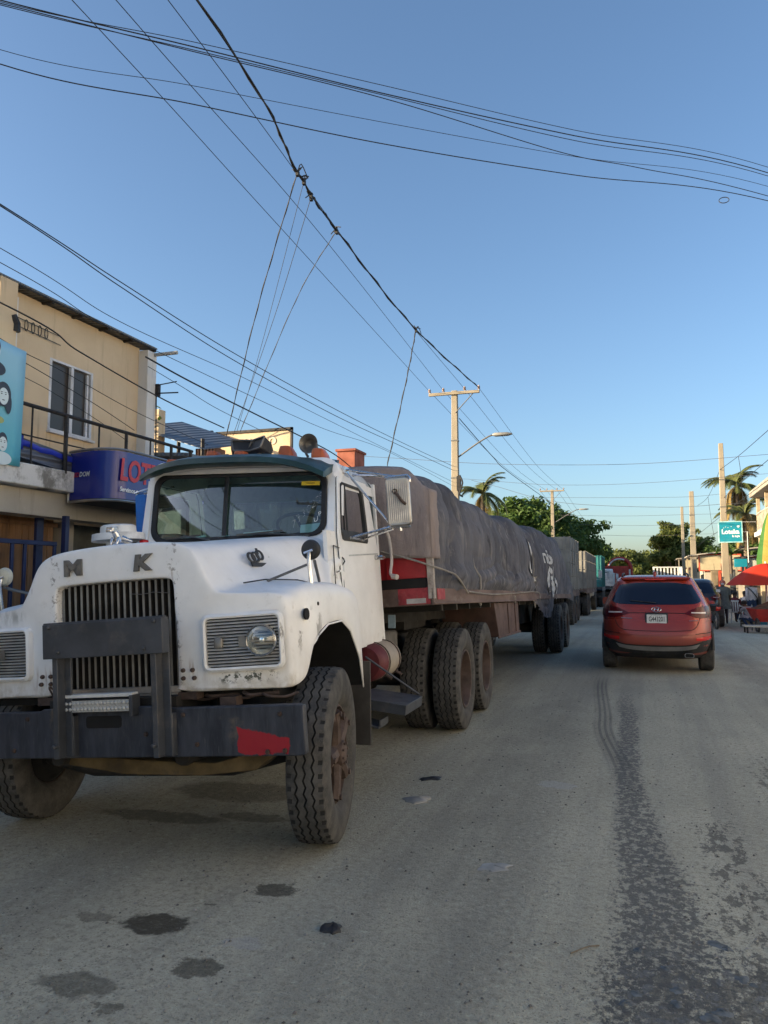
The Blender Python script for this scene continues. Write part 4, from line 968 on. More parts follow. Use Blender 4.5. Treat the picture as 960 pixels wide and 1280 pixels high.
# ================================================================== cars (rear at y = 0, nose towards +y)
SUVS = [(.24, .78, .38, 4.30), (.34, .87, .14, 4.50), (.48, .915, .03, 4.62), (.60, .935, .0, 4.66), (.70, .94, .02, 4.66), (.78, .94, .045, 4.62), (.90, .94, .10, 4.52), (1.0, .938, .125, 4.40), (1.07, .925, .15, 4.1), (1.13, .905, .18, 3.55), (1.22, .865, .235, 3.35), (1.36, .80, .33, 3.08), (1.48, .735, .41, 2.82), (1.56, .69, .42, 2.6), (1.61, .655, .44, 2.45), (1.65, .60, .56, 2.3), (1.675, .50, .75, 2.1), (1.685, .35, 1.0, 1.85)]
class Shape:
    def __init__(s, tab, n=5.0): s.t, s.n = tab, n
    def at(s, z):
        T_ = s.t
        if z <= T_[0][0]: return T_[0][1:]
        for i in range(len(T_)-1):
            a, b = T_[i], T_[i+1]
            if z <= b[0]:
                f = (z-a[0])/(b[0]-a[0]); return tuple(a[k]+(b[k]-a[k])*f for k in (1, 2, 3))
        return T_[-1][1:]
    def rear(s, x, z, off=0.):
        hw, yr, yf = s.at(z); ly = (yf-yr)/2; q = min(.9995, abs(x)/hw)
        y = yr+ly*(1-(1-q**s.n)**(1/s.n)); return (x, y-off, z) if q < .93 else (x+(off if x > 0 else -off), y-off*.5, z)
    def side(s, y, z, sd, off=0.):
        hw, yr, yf = s.at(z); yc = (yr+yf)/2; ly = (yf-yr)/2; q = min(.9995, abs(y-yc)/ly)
        return (sd*(hw*(1-q**s.n)**(1/s.n)+off), y, z)
    def body(s, N=72):
        R = []
        for z, hw, yr, yf in s.t:
            yc, ly = (yr+yf)/2, (yf-yr)/2; ring = []
            for k in range(N):
                a = 2*pi*k/N; c, d = cos(a), sin(a); e = 2/s.n
                ring.append((hw*math.copysign(abs(d)**e, d), yc-ly*math.copysign(abs(c)**e, c), z))
            R.append(ring)
        return R
def patch(mb, fn, poly_bot, poly_top, nu=14, nv=5, m=0):
    """sheet between two polylines given in surface coordinates, laid on fn(a, z)"""
    A, B = catmull([(a, b, 0) for a, b in poly_bot], 6), catmull([(a, b, 0) for a, b in poly_top], 6)
    def samp(P, t):
        f = t*(len(P)-1); i = min(int(f), len(P)-2); return P[i].lerp(P[i+1], f-i)
    mb.rings([[fn(*(samp(A, i/nu).lerp(samp(B, i/nu), j/nv))[:2]) for i in range(nu+1)] for j in range(nv+1)], m)
CAR_TYRE = MB(); CAR_TYRE.lathe([(.23, -.10), (.27, -.12), (.335, -.118), (.358, -.095), (.362, -.03), (.355, -.025), (.362, -.02), (.362, .02), (.355, .025), (.362, .03), (.358, .095), (.335, .118), (.27, .12), (.23, .10)], 'x', seg=36)
CAR_TYRE = _proto(CAR_TYRE, 'tyre', [RUBBER])
def _alloy(sd):
    mb = MB(); mb.lathe([(.24, -.1*sd), (.235, .09*sd), (.24, .11*sd)], 'x', seg=30); mb.lathe([(.001, .03*sd), (.22, .02*sd)], 'x', seg=24, m=1)
    for k in range(5):
        a = 2*pi*k/5; mb.tube([(.09*sd, .03*cos(a), .03*sin(a)), (.085*sd, .23*cos(a), .23*sin(a))], [.035, .03], 6)
    mb.lathe([(.001, .11*sd), (.05, .10*sd), (.06, .05*sd)], 'x', seg=14); return _proto(mb, 'rim', [ALLOY, BLACKV])
CAR_RIM = {1: _alloy(1), -1: _alloy(-1)}
def car(label, cat, loc, rz, paint, tab=SUVS, name='parked_car', group=None, plate=None, rich=True, wb=(.98, 3.68)):
    r = empty(name, loc, (0, 0, rz), label, cat, group); S = Shape(tab); zt = tab[-1][0]; k = zt/1.685
    mb = MB(); mb.rings(S.body(), 0, close=True, cap=True); b = mb.build('body', paint, r, ang=50)
    mb = MB(); o = .004
    patch(mb, lambda a, z: S.rear(a, z, o), [(-.74, 1.235*k), (-.6, 1.18*k), (0, 1.165*k), (.6, 1.18*k), (.74, 1.235*k)], [(-.60, 1.51*k), (-.3, 1.545*k), (0, 1.55*k), (.3, 1.545*k), (.60, 1.51*k)], 24, 6); mb.build('rear_window', CARGLASS, r)
    mb = MB(); fr = lambda a, z: (a, 2*((S.at(z)[1]+S.at(z)[2])/2)-S.rear(a, z, o)[1], z)
    patch(mb, fr, [(-.78, 1.17*k), (0, 1.15*k), (.78, 1.17*k)], [(-.60, 1.58*k), (0, 1.60*k), (.60, 1.58*k)], 20, 6); mb.build('windscreen', CARGLASS, r)
    for s in (1, -1):
        for y0, y1 in ((.95, 1.78), (1.84, 2.85)):
            mb = MB(); patch(mb, lambda a, z: S.side(a, z, s, o), [(y0-.05, 1.15*k), (y1, 1.13*k)], [(y0+.12, 1.53*k), (y1-.05 if y1 < 2 else y1-.42, 1.53*k)], 10, 5); mb.build('side_window', CARGLASS, r)
        mb = MB(); patch(mb, lambda a, z: S.rear(a, z, .012), [(s*.46, 1.015*k), (s*.70, .945*k), (s*.93, .955*k)], [(s*.46, 1.035*k), (s*.66, 1.125*k), (s*.905, 1.155*k)], 14, 5); tl = mb.build('taillight', TAIL, r)
        mb = MB(); patch(mb, lambda a, z: S.rear(a, z, .016), [(s*.56, 1.03*k), (s*.80, 1.02*k)], [(s*.56, 1.045*k), (s*.80, 1.045*k)], 8, 2); mb.build('reversing_lamp', TAILB, tl)
        mb = MB(); patch(mb, lambda a, z: S.rear(a, z, .010), [(s*.62, .575*k), (s*.88, .57*k)], [(s*.62, .625*k), (s*.90, .645*k)], 8, 3); mb.build('reflector', REFLR, r)
        mb = MB(); mb.tube([S.side(2.95, 1.12*k, s), (s*.92, 2.95, 1.14*k)], .025, 6); mb.rings([[(s*.93+a, 2.95-.05+q, 1.17*k+b_) for a, b_ in rrect(.2*sc, .15*sc, .04*sc, 3)] for q, sc in ((0, 1), (.04, 1), (.10, .6))], close=True, cap=True); mb.build('door_mirror', paint, r)
        for yy in wb:
            wv = bpy.data.objects.new('wheel', CAR_TYRE); COL.objects.link(wv); wv.parent = r; wv.location = (s*.815, yy, .36); q = bpy.data.objects.new('rim', CAR_RIM[s]); COL.objects.link(q); q.parent = wv
            if rich:
                mb = MB(); mb.tube([(s*.905, yy+.42*cos(a), .38+.42*sin(a)) for a in [pi*q/14 for q in range(15)]], .035, 6); mb.build('wheel_arch_trim', CLAD, r)
    mb = MB(); patch(mb, lambda a, z: S.rear(a, z, .012), [(-.80, .25), (0, .24), (.80, .25)], [(-.915, .60*k), (-.72, .56*k), (-.5, .50*k), (0, .485*k), (.5, .50*k), (.72, .56*k), (.915, .60*k)], 30, 5)
    for s in (1, -1): mb.rings([[S.side(y, z, s, .012) for y in [.55+.25*i for i in range(14)]] for z in (.245, .36, .44, .52)])
    mb.build('bumper_cladding', CLAD, r)
    if not rich: 
        return r
    mb = MB(); patch(mb, lambda a, z: S.rear(a, z, .020), [(-.62, .44), (-.4, .40), (0, .385), (.4, .40), (.62, .44)], [(-.68, .515), (-.45, .475), (0, .462), (.45, .475), (.68, .515)], 20, 3); mb.build('skid_plate', SKID, r)
    mb = MB(); mb.rings([[(.50+a, -.005+.16*q, .33+b_) for a, b_ in rrect(.15-.02*q, .065-.01*q, .028, 4)] for q in (0, 1)], close=True); mb.rings([[(.50+a, -.006, .33+b_) for a, b_ in rrect(sz, sz*.43, sz*.19, 4)] for sz in (.15, .135)], close=True); mb.rings([[(.50+a, .01, .33+b_) for a, b_ in rrect(.14, .06, .028, 4)], [(.5+a, .01, .33+b_) for a, b_ in rrect(.01, .005, .002, 4)]], 1, close=True); mb.build('exhaust_tip', [SKID, BLACKV], r)
    def seam(pts, rr=.005): return [S.rear(a, z, .002) for a, z in catmull_pts(pts)]
    def catmull_pts(p): return [(v.x, v.y) for v in catmull([(a, b_, 0) for a, b_ in p], 8)]
    mb = MB()
    mb.tube(seam([(-.50, 1.025), (0, 1.03), (.50, 1.025)]), .006, 5); mb.tube(seam([(-.75, 1.16), (-.70, .95), (-.60, .77), (-.4, .735), (0, .725), (.4, .735), (.60, .77), (.70, .95), (.75, 1.16)]), .005, 5)
    mb.tube(seam([(-.92, .70), (-.70, .69), (-.6, .68), (0, .66), (.6, .68), (.70, .69), (.92, .70)]), .006, 5); mb.build('panel_gap', BLACKV, r)
    mb = MB(); patch(mb, lambda a, z: S.rear(a, z, .03), [(-.60, .672), (0, .652), (.60, .672)], [(-.62, .70), (0, .684), (.62, .70)], 16, 2); mb.rings([[S.rear(-.62+1.24*i/16, .70-.016*(1-abs(i/8-1)**2), d) for i in range(17)] for d in (.03, .0)]); mb.build('bumper_step', paint, r)
    pl = MB(); yp = S.rear(0, .93)[1]
    pl.rings([[(a, yp-.012-d, .92+b_) for a, b_ in rrect(.37*sc, .215*sc, .02, 3)] for sc, d in ((1, -.02), (1, .006), (.93, .010))], close=True, cap=True); P_ = pl.build('plate_frame', CLAD, r)
    pl = MB(); pl.rings([[(a, yp-.023, .92+b_) for a, b_ in rrect(.32, .165, .012, 3)], [(a, yp-.0265, .92+b_) for a, b_ in rrect(.315, .16, .012, 3)]], close=True, cap=True); plt = pl.build('licence_plate', PLATE, P_)
    if plate:
        mb = MB(); v, f = text_geo(plate, .115, 0, 0, .0015, .62); mb.add([(p.x+.005, yp-.0285, p.y+.922) for p in v], f); v, f = text_geo('REP. DOMINICANA', .022, 0); mb.add([(p.x, yp-.0285, p.y+.99) for p in v], f); mb.build('plate_lettering', INK, P_)
    mb = MB(); ye = lambda x, z: S.rear(x, z, .012)
    mb.tube([ye(.075*cos(a), 1.085+.04*sin(a)) for a in [2*pi*q/28 for q in range(29)]], .006, 6, caps=False)
    mb.tube([ye(-.040, 1.062), ye(-.020, 1.108)], .007, 6); mb.tube([ye(.020, 1.062), ye(.040, 1.108)], .007, 6); mb.tube([ye(-.03, 1.08), ye(0, 1.088), ye(.03, 1.09)], .006, 6); mb.build('badge', CHROME, r)
    mb = MB(); mb.tube([S.rear(x, z, .006) for x, z in ((.52, .90), (.66, .905))], .006, 5); mb.tube([S.rear(x, z, .006) for x, z in ((-.58, .94), (-.40, .93))], .006, 5); mb.build('model_script', ALU, r)
    mb = MB(); mb.box((0, .52, 1.625), (1.16, .30, .03), 0); mb.box((0, .385, 1.607), (1.10, .05, .022), 0); mb.build('roof_spoiler', paint, r, bevel=.012)
    mb = MB(); mb.box((0, .362, 1.601), (.34, .02, .02)); mb.build('brake_light', REFLR, r, bevel=.004)
    mb = MB(); mb.prism([(.75, 1.665), (1.0, 1.665), (.80, 1.74), (.76, 1.745)], 'yz', -.025, .025); mb.build('antenna_fin', paint, r, bevel=.012)
    for s in (1, -1):
        mb = MB(); mb.tube([(s*.56, .80, 1.65), (s*.56, .95, 1.695), (s*.555, 1.8, 1.72), (s*.55, 2.35, 1.68)], .016, 8, smooth=4); mb.build('roof_rail', CLAD, r)
    mb = MB(); mb.tube([S.rear(.0, 1.20, .02), S.rear(-.05, 1.205, .025), S.rear(-.42, 1.235, .015)], .009, 6); mb.build('rear_wiper', CLAD, r)
    return r
car('copper red SUV with dark rear glass, driving away on the dusty road', 'car', (.25, 13.95, ground(.25)), radians(-.5), CARRED, name='suv', plate='G443201')
SEDAN = [(.22, .75, .35, 4.1), (.35, .83, .12, 4.3), (.55, .86, .02, 4.38), (.75, .865, .03, 4.35), (.88, .86, .08, 4.2), (.97, .84, .15, 3.5), (1.05, .80, .25, 3.2), (1.2, .73, .45, 2.9), (1.33, .66, .65, 2.65), (1.41, .60, .8, 2.4), (1.455, .48, 1.05, 2.15), (1.47, .30, 1.3, 1.9)]
car('dark car partly hidden behind the right rear corner of the red SUV', 'car', (1.85, 29.0, ground(1.85)), 0, CARDARK, [(z*1.15, a, b, c) for z, a, b, c in SEDAN], plate=None, rich=False, wb=(.8, 3.3))
car('far white car seen just above the roof of the red SUV', 'car', (-.9, 62, 0), pi, CARWHITE, [(z*1.15, a, b, c) for z, a, b, c in SEDAN], rich=False, wb=(.8, 3.3))
car('far silver car low beside the white stake rack beyond the red SUV', 'car', (.35, 74, 0), 0, CARSILV, [(z*1.12, a, b, c) for z, a, b, c in SEDAN], rich=False, wb=(.8, 3.3))
# ---- pickup with a white stake rack beyond the SUV
PK = empty('pickup_truck', (1.35, 41.5, 0), (0, 0, 0), 'pickup truck with a tall white stake rack, beyond the red SUV', 'pickup')
mb = MB(); mb.box((0, 1.0, .78), (1.7, 2.0, .5)); mb.prism([(2.0, .5), (2.0, 1.05), (2.15, 1.6), (3.4, 1.62), (3.9, 1.05), (5.0, .98), (5.1, .5)], 'yz', -.83, .83); mb.build('body', CARWHITE, PK, bevel=.04)
mb = MB(); mb.prism([(2.12, 1.1), (2.22, 1.52), (2.28, 1.52), (2.2, 1.1)], 'yz', -.72, .72); mb.build('rear_window', CARGLASS, PK)
mb = MB()
for k in range(9): mb.box((-.66+1.32*k/8, -.02, 1.68), (.075, .035, 1.32))
for s in (1, -1):
    for k in range(6): mb.box((s*.66, .15+.36*k, 1.68), (.035, .07, 1.32))
for z in (1.15, 1.8, 2.31): mb.box((0, -.05, z), (1.38, .03, .06)); mb.box((-.685, 1, z), (.02, 2.0, .05)); mb.box((.685, 1, z), (.02, 2.0, .05))
mb.build('stake_rack', PLAINW, PK, bevel=.006)
for s in (1, -1):
    for yy in (.7, 4.2):
        wv = bpy.data.objects.new('wheel', CAR_TYRE); COL.objects.link(wv); wv.parent = PK; wv.location = (s*.72, yy, .36); q = bpy.data.objects.new('rim', CAR_RIM[s]); COL.objects.link(q); q.parent = wv
    mb = MB(); mb.box((s*.76, -.01, .85), (.14, .03, .22)); mb.build('taillight', TAIL, PK)
# ---- grey board-sided lorries parked further along
def lorry(loc, L, ztop, label, cab=None, bodym=None, stakes=True, rows_=4, zd=1.22, name='board_sided_lorry', group='lorries parked along the left side'):
    r = empty(name, loc, (0, 0, 0), label, 'truck', group); B_ = bodym or BOARD
    mb = MB(); mb.box((0, L/2, zd), (2.4, L, .16)); mb.box((1.205, L/2, zd-.10), (.02, L, .14)); mb.build('deck', DECK if bodym is None else DKSTEEL, r, bevel=.006)
    mb = MB(); h = (ztop-zd-.08)/rows_
    for k in range(rows_):
        zc = zd+.08+h*(k+.5)
        for s in (1, -1): mb.box((s*1.16, L/2, zc), (.05, L, h-.025))
        mb.box((0, .03, zc), (2.27, .05, h-.025)); mb.box((0, L-.03, zc), (2.27, .05, h-.025))
    mb.build('side_boards', B_, r, bevel=.008)
    mb = MB(); n = max(3, int(L/.9))
    for k in range(n+1):
        for s in (1, -1): mb.box((s*1.195, .05+(L-.1)*k/n, (zd+ztop)/2+.03), (.05, .07, ztop-zd-.05))
    for k in range(4): mb.box((-1.0+2*k/3, -.005, (zd+ztop)/2+.03), (.07, .04, ztop-zd-.05))
    mb.build('stakes', B_, r, bevel=.006)
    mb = MB()
    for s in (1, -1): mb.box((s*.45, L/2+.6, .98), (.1, L+1.2, .3))
    for y in (1.2, 2.5, L-1.2): mb.tube([(-.9, y, .52), (.9, y, .52)], .08, 8)
    mb.box((0, .2, .75), (2.2, .06, .25)); mb.build('chassis', FRAME, r)
    for s in (1, -1):
        for k, y in enumerate((1.2, 2.5)): wheel(r, s*1.06, y, .527, 'd', s, k); wheel(r, s*.73, y, .527, 'd', -s, k)
        wheel(r, s*1.0, L+.7, .527, 'd', s, .4)
    if cab is not None:
        mb = MB(); mb.prism([(L+.25, .7), (L+.25, 2.55), (L+.5, 2.65), (L+1.5, 2.6), (L+1.75, 1.8), (L+2.0, 1.7), (L+2.05, .7)], 'yz', -1.05, 1.05); c = mb.build('cab', cab, r, bevel=.06)
        mb = MB(); mb.box((0, L+.245, 2.15), (1.5, .02, .5)); mb.box((1.055, L+1.0, 2.1), (.02, .7, .5)); mb.build('window', CARGLASS, c)
        mb = MB(); mb.tube([(1.0, L+1.5, 2.3), (1.35, L+1.4, 2.3), (1.35, L+1.4, 1.75), (1.0, L+1.5, 1.75)], .02, 6); mb.box((1.36, L+1.4, 2.05), (.2, .06, .42)); mb.build('wing_mirror', PLAINW, c)
    return r
lorry((-3.55, 28.3, -.02), 3.9, 3.22, 'short grey board-sided trailer directly behind the tarpaulin load', rows_=4)
lorry((-3.55, 36.6, -.02), 8.6, 3.02, 'long grey board-sided truck body behind the short board-sided trailer', PLAINW, rows_=4)
lorry((-3.45, 49.8, -.02), 4.6, 3.25, 'teal tipper truck behind the grey board-sided trucks', TRBLUE, TEAL, rows_=1, name='tipper_truck')
lorry((-3.1, 59.6, -.02), 4.0, 2.3, 'small white lorry with a low bed ahead of the teal tipper truck', PLAINW, PLAINW, rows_=2, name='small_lorry')
RT = lorry((-2.1, 70, -.02), 5.0, 3.0, 'far red truck with a big red arched hoop over its bed', TRRED, TRRED, rows_=2, name='hooped_truck')
mb = MB(); mb.tube([(-.5, .2, 1.6)]+[(.45+.95*cos(a), .2, 2.75+.90*sin(a)) for a in [pi-pi*k/14 for k in range(15)]]+[(1.4, .2, 1.7)], .17, 10); mb.tube([(1.28, .0, 2.7), (1.28, .0, 1.7)], .08, 6, 1); mb.tube([(.45+.92*cos(a), -.02, 2.75+.85*sin(a)) for a in [pi-.3-pi*.55*k/8 for k in range(9)]], .07, 6, 1); mb.build('hoop', [TRRED, PLAINW], RT)
# ---- motorcycle by the dark car
MC = empty('motorcycle', (2.40, 28.2, ground(2.4)), (0, 0, radians(8)), 'dark motorcycle parked between the dark car and the woman in grey', 'motorcycle')
for y in (0, 1.25):
    mb = MB(); mb.tube([(0, y+.27*cos(a), .30+.27*sin(a)) for a in [2*pi*k/24 for k in range(25)]], .04, 8, caps=False); wv = mb.build('wheel', RUBBER, MC)
    mb = MB()
    for k in range(8): mb.tube([(0, y, .30), (0, y+.25*cos(k*pi/4), .30+.25*sin(k*pi/4))], .006, 4)
    mb.lathe([(.001, -.05), (.05, -.04), (.05, .04), (.001, .05)], 'x', (0, y, .30), 12); mb.build('spokes', ALU, wv)
mb = MB(); mb.tube([(0, 0, .30), (0, .45, .45), (0, .85, .5), (0, 1.0, .85), (0, 1.1, .7), (0, 1.25, .3)], .035, 6); mb.box((0, .6, .42), (.22, .35, .3)); mb.build('frame', DKSTEEL, MC)
mb = MB(); mb.rings([[(a, y, .78+b) for a, b in rrect(w_, h_, .05, 3)] for y, w_, h_ in ((-.2, .16, .1), (.1, .24, .12), (.5, .2, .12))], close=True, cap=True); mb.build('seat', CLAD, MC)
mb = MB(); mb.rings([[(a, y, .82+b) for a, b in rrect(w_, h_, .06, 3)] for y, w_, h_ in ((.5, .14, .14), (.7, .26, .24), (.95, .18, .2))], close=True, cap=True); mb.build('fuel_tank', TRRED, MC)
mb = MB(); mb.tube([(-.36, .85, 1.05), (-.15, 1.0, 1.0), (.15, 1.0, 1.0), (.36, .85, 1.05)], .015, 6); mb.tube([(.25, .93, 1.02), (.3, .95, 1.25)], .01, 5); mb.tube([(-.25, .93, 1.02), (-.3, .95, 1.25)], .01, 5); mb.build('handlebar', DKSTEEL, MC)
for s in (1, -1):
    mb = MB(); mb.rings([[(s*.31+a*q, .95+d, 1.28+b*q) for a, b in rrect(.14, .10, .03, 3)] for q, d in ((1, 0), (1, .02), (.6, .04))], close=True, cap=True); mb.build('mirror', PLAINW, MC)
mb = MB(); mb.box((0, -.32, .72), (.14, .06, .08)); mb.build('taillight', REFLR, MC, bevel=.01)
# ================================================================== people by the stall (small, far down the road)
def figure(label, loc, rz, J, clothes, group=None):
    """J: joint table; the body grows on its skeleton as one skinned surface; clothes maps a test to a material slot"""
    pts = []; rad = []; ed = []
    def P(p, r, par=None):
        pts.append(p); rad.append(r); i = len(pts)-1
        if par is not None: ed.append((par, i))
        return i
    pel = P(J['pelvis'], J.get('rp', .15)); ch = P(Vector(J['pelvis']).lerp(Vector(J['neck']), .55), .14, pel); sh = P(Vector(J['pelvis']).lerp(Vector(J['neck']), .88), .135, ch)
    nk = P(J['neck'], .055, sh); hd = P(J['head'], .088, nk); P(Vector(J['head'])+Vector((0, 0, .075)), .085, hd)
    for s in ('l', 'r'):
        a = P(J['sh'+s], .062, sh); b = P(J['el'+s], .045, a); c = P(J['wr'+s], .032, b); P(Vector(J['wr'+s])+(Vector(J['wr'+s])-Vector(J['el'+s])).normalized()*.13, .026, c)
        h = P(J['hip'+s], .095, pel); k = P(J['kn'+s], .062, h); f = P(J['an'+s], .040, k); P(J['toe'+s], .035, f)
    me = bpy.data.meshes.new('person'); me.from_pydata([tuple(p) for p in pts], ed, []); o = bpy.data.objects.new('person', me); COL.objects.link(o)
    sk = o.modifiers.new('skin', 'SKIN'); su = o.modifiers.new('sub', 'SUBSURF'); su.levels = su.render_levels = 2
    for i, r in enumerate(rad): me.skin_vertices[0].data[i].radius = (r, r)
    me.skin_vertices[0].data[0].use_root = True
    dg = bpy.context.evaluated_depsgraph_get(); dg.update(); m2 = bpy.data.meshes.new_from_object(o.evaluated_get(dg)); bpy.data.objects.remove(o)
    mats = [SKINB]+[c[1] for c in clothes]
    m2.materials.clear()
    for k in mats: m2.materials.append(k)
    for p in m2.polygons:
        p.use_smooth = True; p.material_index = 0
        for i, (test, _) in enumerate(clothes):
            if test(p.center): p.material_index = i+1
    o = bpy.data.objects.new('person', m2); COL.objects.link(o); o.location = loc; o.rotation_euler = (0, 0, rz)
    tag(o, label, 'person', group)
    H = Vector(J['head'])                                            # face side is -y
    mb = MB(); 
    for s in (-1, 1): mb.lathe([(.001, -.012), (.010, -.008), (.012, 0)], 'y', H+Vector((s*.032, -.082, .035)), 8, 0)
    mb.lathe([(.001, -.03), (.012, -.01), (.016, 0)], 'y', H+Vector((0, -.085, .012)), 8, 1); mb.box(H+Vector((0, -.084, -.025)), (.04, .008, .01), 0)
    mb.build('face', [INK, SKINB], o)
    return o, H
def stand(dx=0, arm=.0, stride=.1, h=1.0):
    return dict(pelvis=(0, 0, .92*h), neck=(0, .01, 1.42*h), head=(0, -.01, 1.50*h), shl=(.17, 0, 1.36*h), shr=(-.17, 0, 1.36*h), ell=(.24, .02+arm, 1.10*h), elr=(-.24, .02-arm, 1.10*h), wrl=(.25, -.06+arm, .86*h), wrr=(-.25, -.06-arm, .86*h),
                hipl=(.09, 0, .86*h), hipr=(-.09, 0, .86*h), knl=(.10, -stride, .48*h), knr=(-.10, stride*.6, .48*h), anl=(.10, -stride*1.2, .08), anr=(-.10, stride*1.6, .10), toel=(.11, -stride*1.2-.14, .035), toer=(-.11, stride*1.6-.12, .04))
W1, H1 = figure('woman in a grey dress and pinkish red head scarf, walking away', (2.98, 32.0, ground(3.0)), pi, stand(arm=.05), [(lambda c: c.z < .8, LEGG), (lambda c: c.z < .09, INK)])
mb = MB(); mb.rings([[(w_*cos(a), d_*sin(a)+.0, z) for a in [2*pi*k/24 for k in range(24)]] for z, w_, d_ in ((.58, .30, .24), (.62, .295, .235), (.85, .235, .19), (1.0, .20, .165), (1.2, .215, .17), (1.36, .215, .15), (1.42, .12, .11))], close=True)
for s in (1, -1): mb.tube([(s*.17, 0, 1.37), (s*.235, .02+s*.05, 1.12)], [.085, .072], 10)
mb.build('dress', DRESS, W1)
mb = MB(); mb.lathe([(.105, -.01), (.118, .06), (.105, .13), (.05, .165), (.001, .17)], 'z', H1, 18); mb.lathe([(.05, 0), (.06, .05), (.001, .09)], 'z', H1+Vector((0, .11, -.02)), 12, 1); mb.build('head_scarf', [SCARF, SHIRTW], W1)
sit = lambda h=0: dict(pelvis=(0, 0, .50+h), neck=(0, .03, 1.0+h), head=(0, .0, 1.09+h), shl=(.17, .02, .94+h), shr=(-.17, .02, .94+h), ell=(.22, -.08, .70+h), elr=(-.22, -.08, .70+h), wrl=(.12, -.30, .62+h), wrr=(-.12, -.30, .62+h), hipl=(.09, -.02, .49+h), hipr=(-.09, -.02, .49+h), knl=(.12, -.42, .50+h), knr=(-.12, -.42, .50+h), anl=(.11, -.42, .09), anr=(-.11, -.42, .09), toel=(.11, -.56, .04), toer=(-.11, -.56, .04))
W2, H2 = figure('person in a maroon top sitting on the white plastic chair', (3.5, 33.0, ground(3.5)), pi-.4, sit(), [(lambda c: c.z > .48 and c.z < 1.02 and c.y > -.25, SHIRTM), (lambda c: c.z < .56 and c.y < -.1, LEGG)])
W3, H3 = figure('person in pale shirt and jeans with a bag strap, by the red umbrella', (4.0, 32.2, ground(4)), pi+.3, stand(arm=.12, stride=.05), [(lambda c: c.z < .95, JEANS), (lambda c: .93 < c.z < 1.43 and abs(c.x) < .3, SHIRTW)])
mb = MB(); mb.tube([(.16, .0, 1.42), (.08, .165, 1.3), (-.08, .175, 1.1), (-.2, .1, .95)], .022, 6, smooth=4); mb.tube([(.16, .0, 1.42), (.08, -.15, 1.3), (-.08, -.17, 1.1), (-.2, -.05, .95)], .022, 6, smooth=4); mb.box((-.24, .03, .86), (.10, .24, .2)); mb.build('bag', CLAD, W3)
W4, H4 = figure('person in a grey top and jeans crouching beside the red cart', (3.6, 29.6, ground(3.6)), pi+.7, dict(pelvis=(0, .1, .34), neck=(0, -.16, .74), head=(0, -.24, .80), shl=(.17, -.12, .70), shr=(-.17, -.12, .70), ell=(.22, -.3, .5), elr=(-.22, -.3, .5), wrl=(.1, -.45, .36), wrr=(-.1, -.45, .36), hipl=(.1, .08, .32), hipr=(-.1, .08, .32), knl=(.15, -.25, .45), knr=(-.15, -.25, .45), anl=(.12, 0, .09), anr=(-.12, 0, .09), toel=(.13, -.14, .04), toer=(-.13, -.14, .04)), [(lambda c: c.z < .5, JEANS), (lambda c: c.z > .36 and c.z < .75 and c.y > -.2, SHIRTG)])
W5, H5 = figure('person in a white top sitting in the shade behind the red umbrella', (4.05, 34.6, ground(4)), pi+.2, sit(), [(lambda c: c.z > .48 and c.z < 1.02 and c.y > -.25, SHIRTW), (lambda c: c.z < .56 and c.y < -.1, JEANS)])
for (o, H) in ((W2, H2), (W3, H3), (W4, H4), (W5, H5)):
    mb = MB(); mb.lathe([(.088, .03), (.098, .08), (.092, .13), (.05, .165), (.001, .172)], 'z', H+Vector((0, .012, 0)), 16); mb.build('hair', HAIR, o)
def chair(loc, rz, label):
    r = empty('plastic_chair', loc, (0, 0, rz), label, 'chair')
    mb = MB(); mb.box((0, 0, .44), (.46, .44, .03)); mb.build('seat', PLASW, r, bevel=.012)
    for x in (-.2, .2):
        for y in (-.19, .19): 
            mb = MB(); mb.tube([(x, y, .44), (x*1.15, y*1.2, 0)], [.028, .02], 6); mb.build('leg', PLASW, r)
        mb = MB(); mb.tube([(x*1.1, -.2, .44), (x*1.12, -.2, .66), (x*1.12, .2, .68)], .022, 6); mb.build('armrest', PLASW, r)
    mb = MB()
    for k in range(5): mb.box((-.17+.085*k, .24, .66), (.05, .02, .42), rot=RX(-.12))
    mb.box((0, .27, .87), (.44, .025, .06)); mb.build('backrest', PLASW, r, bevel=.008)
chair((3.5, 33.0, ground(3.5)), pi-.4, 'white plastic armchair with a person in maroon sitting on it')
chair((4.05, 34.6, ground(4)), pi+.2, 'white plastic armchair in the shade behind the red umbrella')
# ---- umbrellas and stalls
def umbrella(loc, R, zr, za, mats, label, n=8, tilt=0, valance=0, cat='umbrella', segs=None):
    r = empty('parasol', loc, (0, tilt, 0), label, cat)
    mb = MB(); N = n*6
    rows_ = []
    for j in range(9):
        t = j/8; row = []
        for k in range(N):
            a = 2*pi*k/N; sc = abs(sin(a*n/2)); rr = R*t*(1-.05*sc*t); row.append((rr*cos(a), rr*sin(a), za-(za-zr)*(t**1.7)-.02*sc*t))
        rows_.append(row)
    if valance: rows_.append([(p[0]*1.01, p[1]*1.01, p[2]-valance*(1-.25*abs(sin(2*pi*k/N*n)))) for k, p in enumerate(rows_[-1])])
    mb.rings(rows_, close=True)
    for i in range(len(mb.f)): mb.mi[i] = ((i % N)//6) % len(mats)
    c = mb.build('canopy', mats, r, ang=25)
    mb = MB(); mb.tube([(0, 0, 0), (0, 0, za+.06)], .025, 8)
    for k in range(n): a = 2*pi*k/n; mb.tube([(0, 0, za-.03), (R*.5*cos(a), R*.5*sin(a), za-(za-zr)*.31-.03), (R*.97*cos(a), R*.97*sin(a), zr-.01)], .008, 4)
    mb.build('pole', PLAINW, r); mb = MB(); mb.lathe([(.001, 0), (.28, 0), (.28, .08), (.1, .14), (.03, .2)], 'z', seg=18); mb.build('base', GREYC, r)
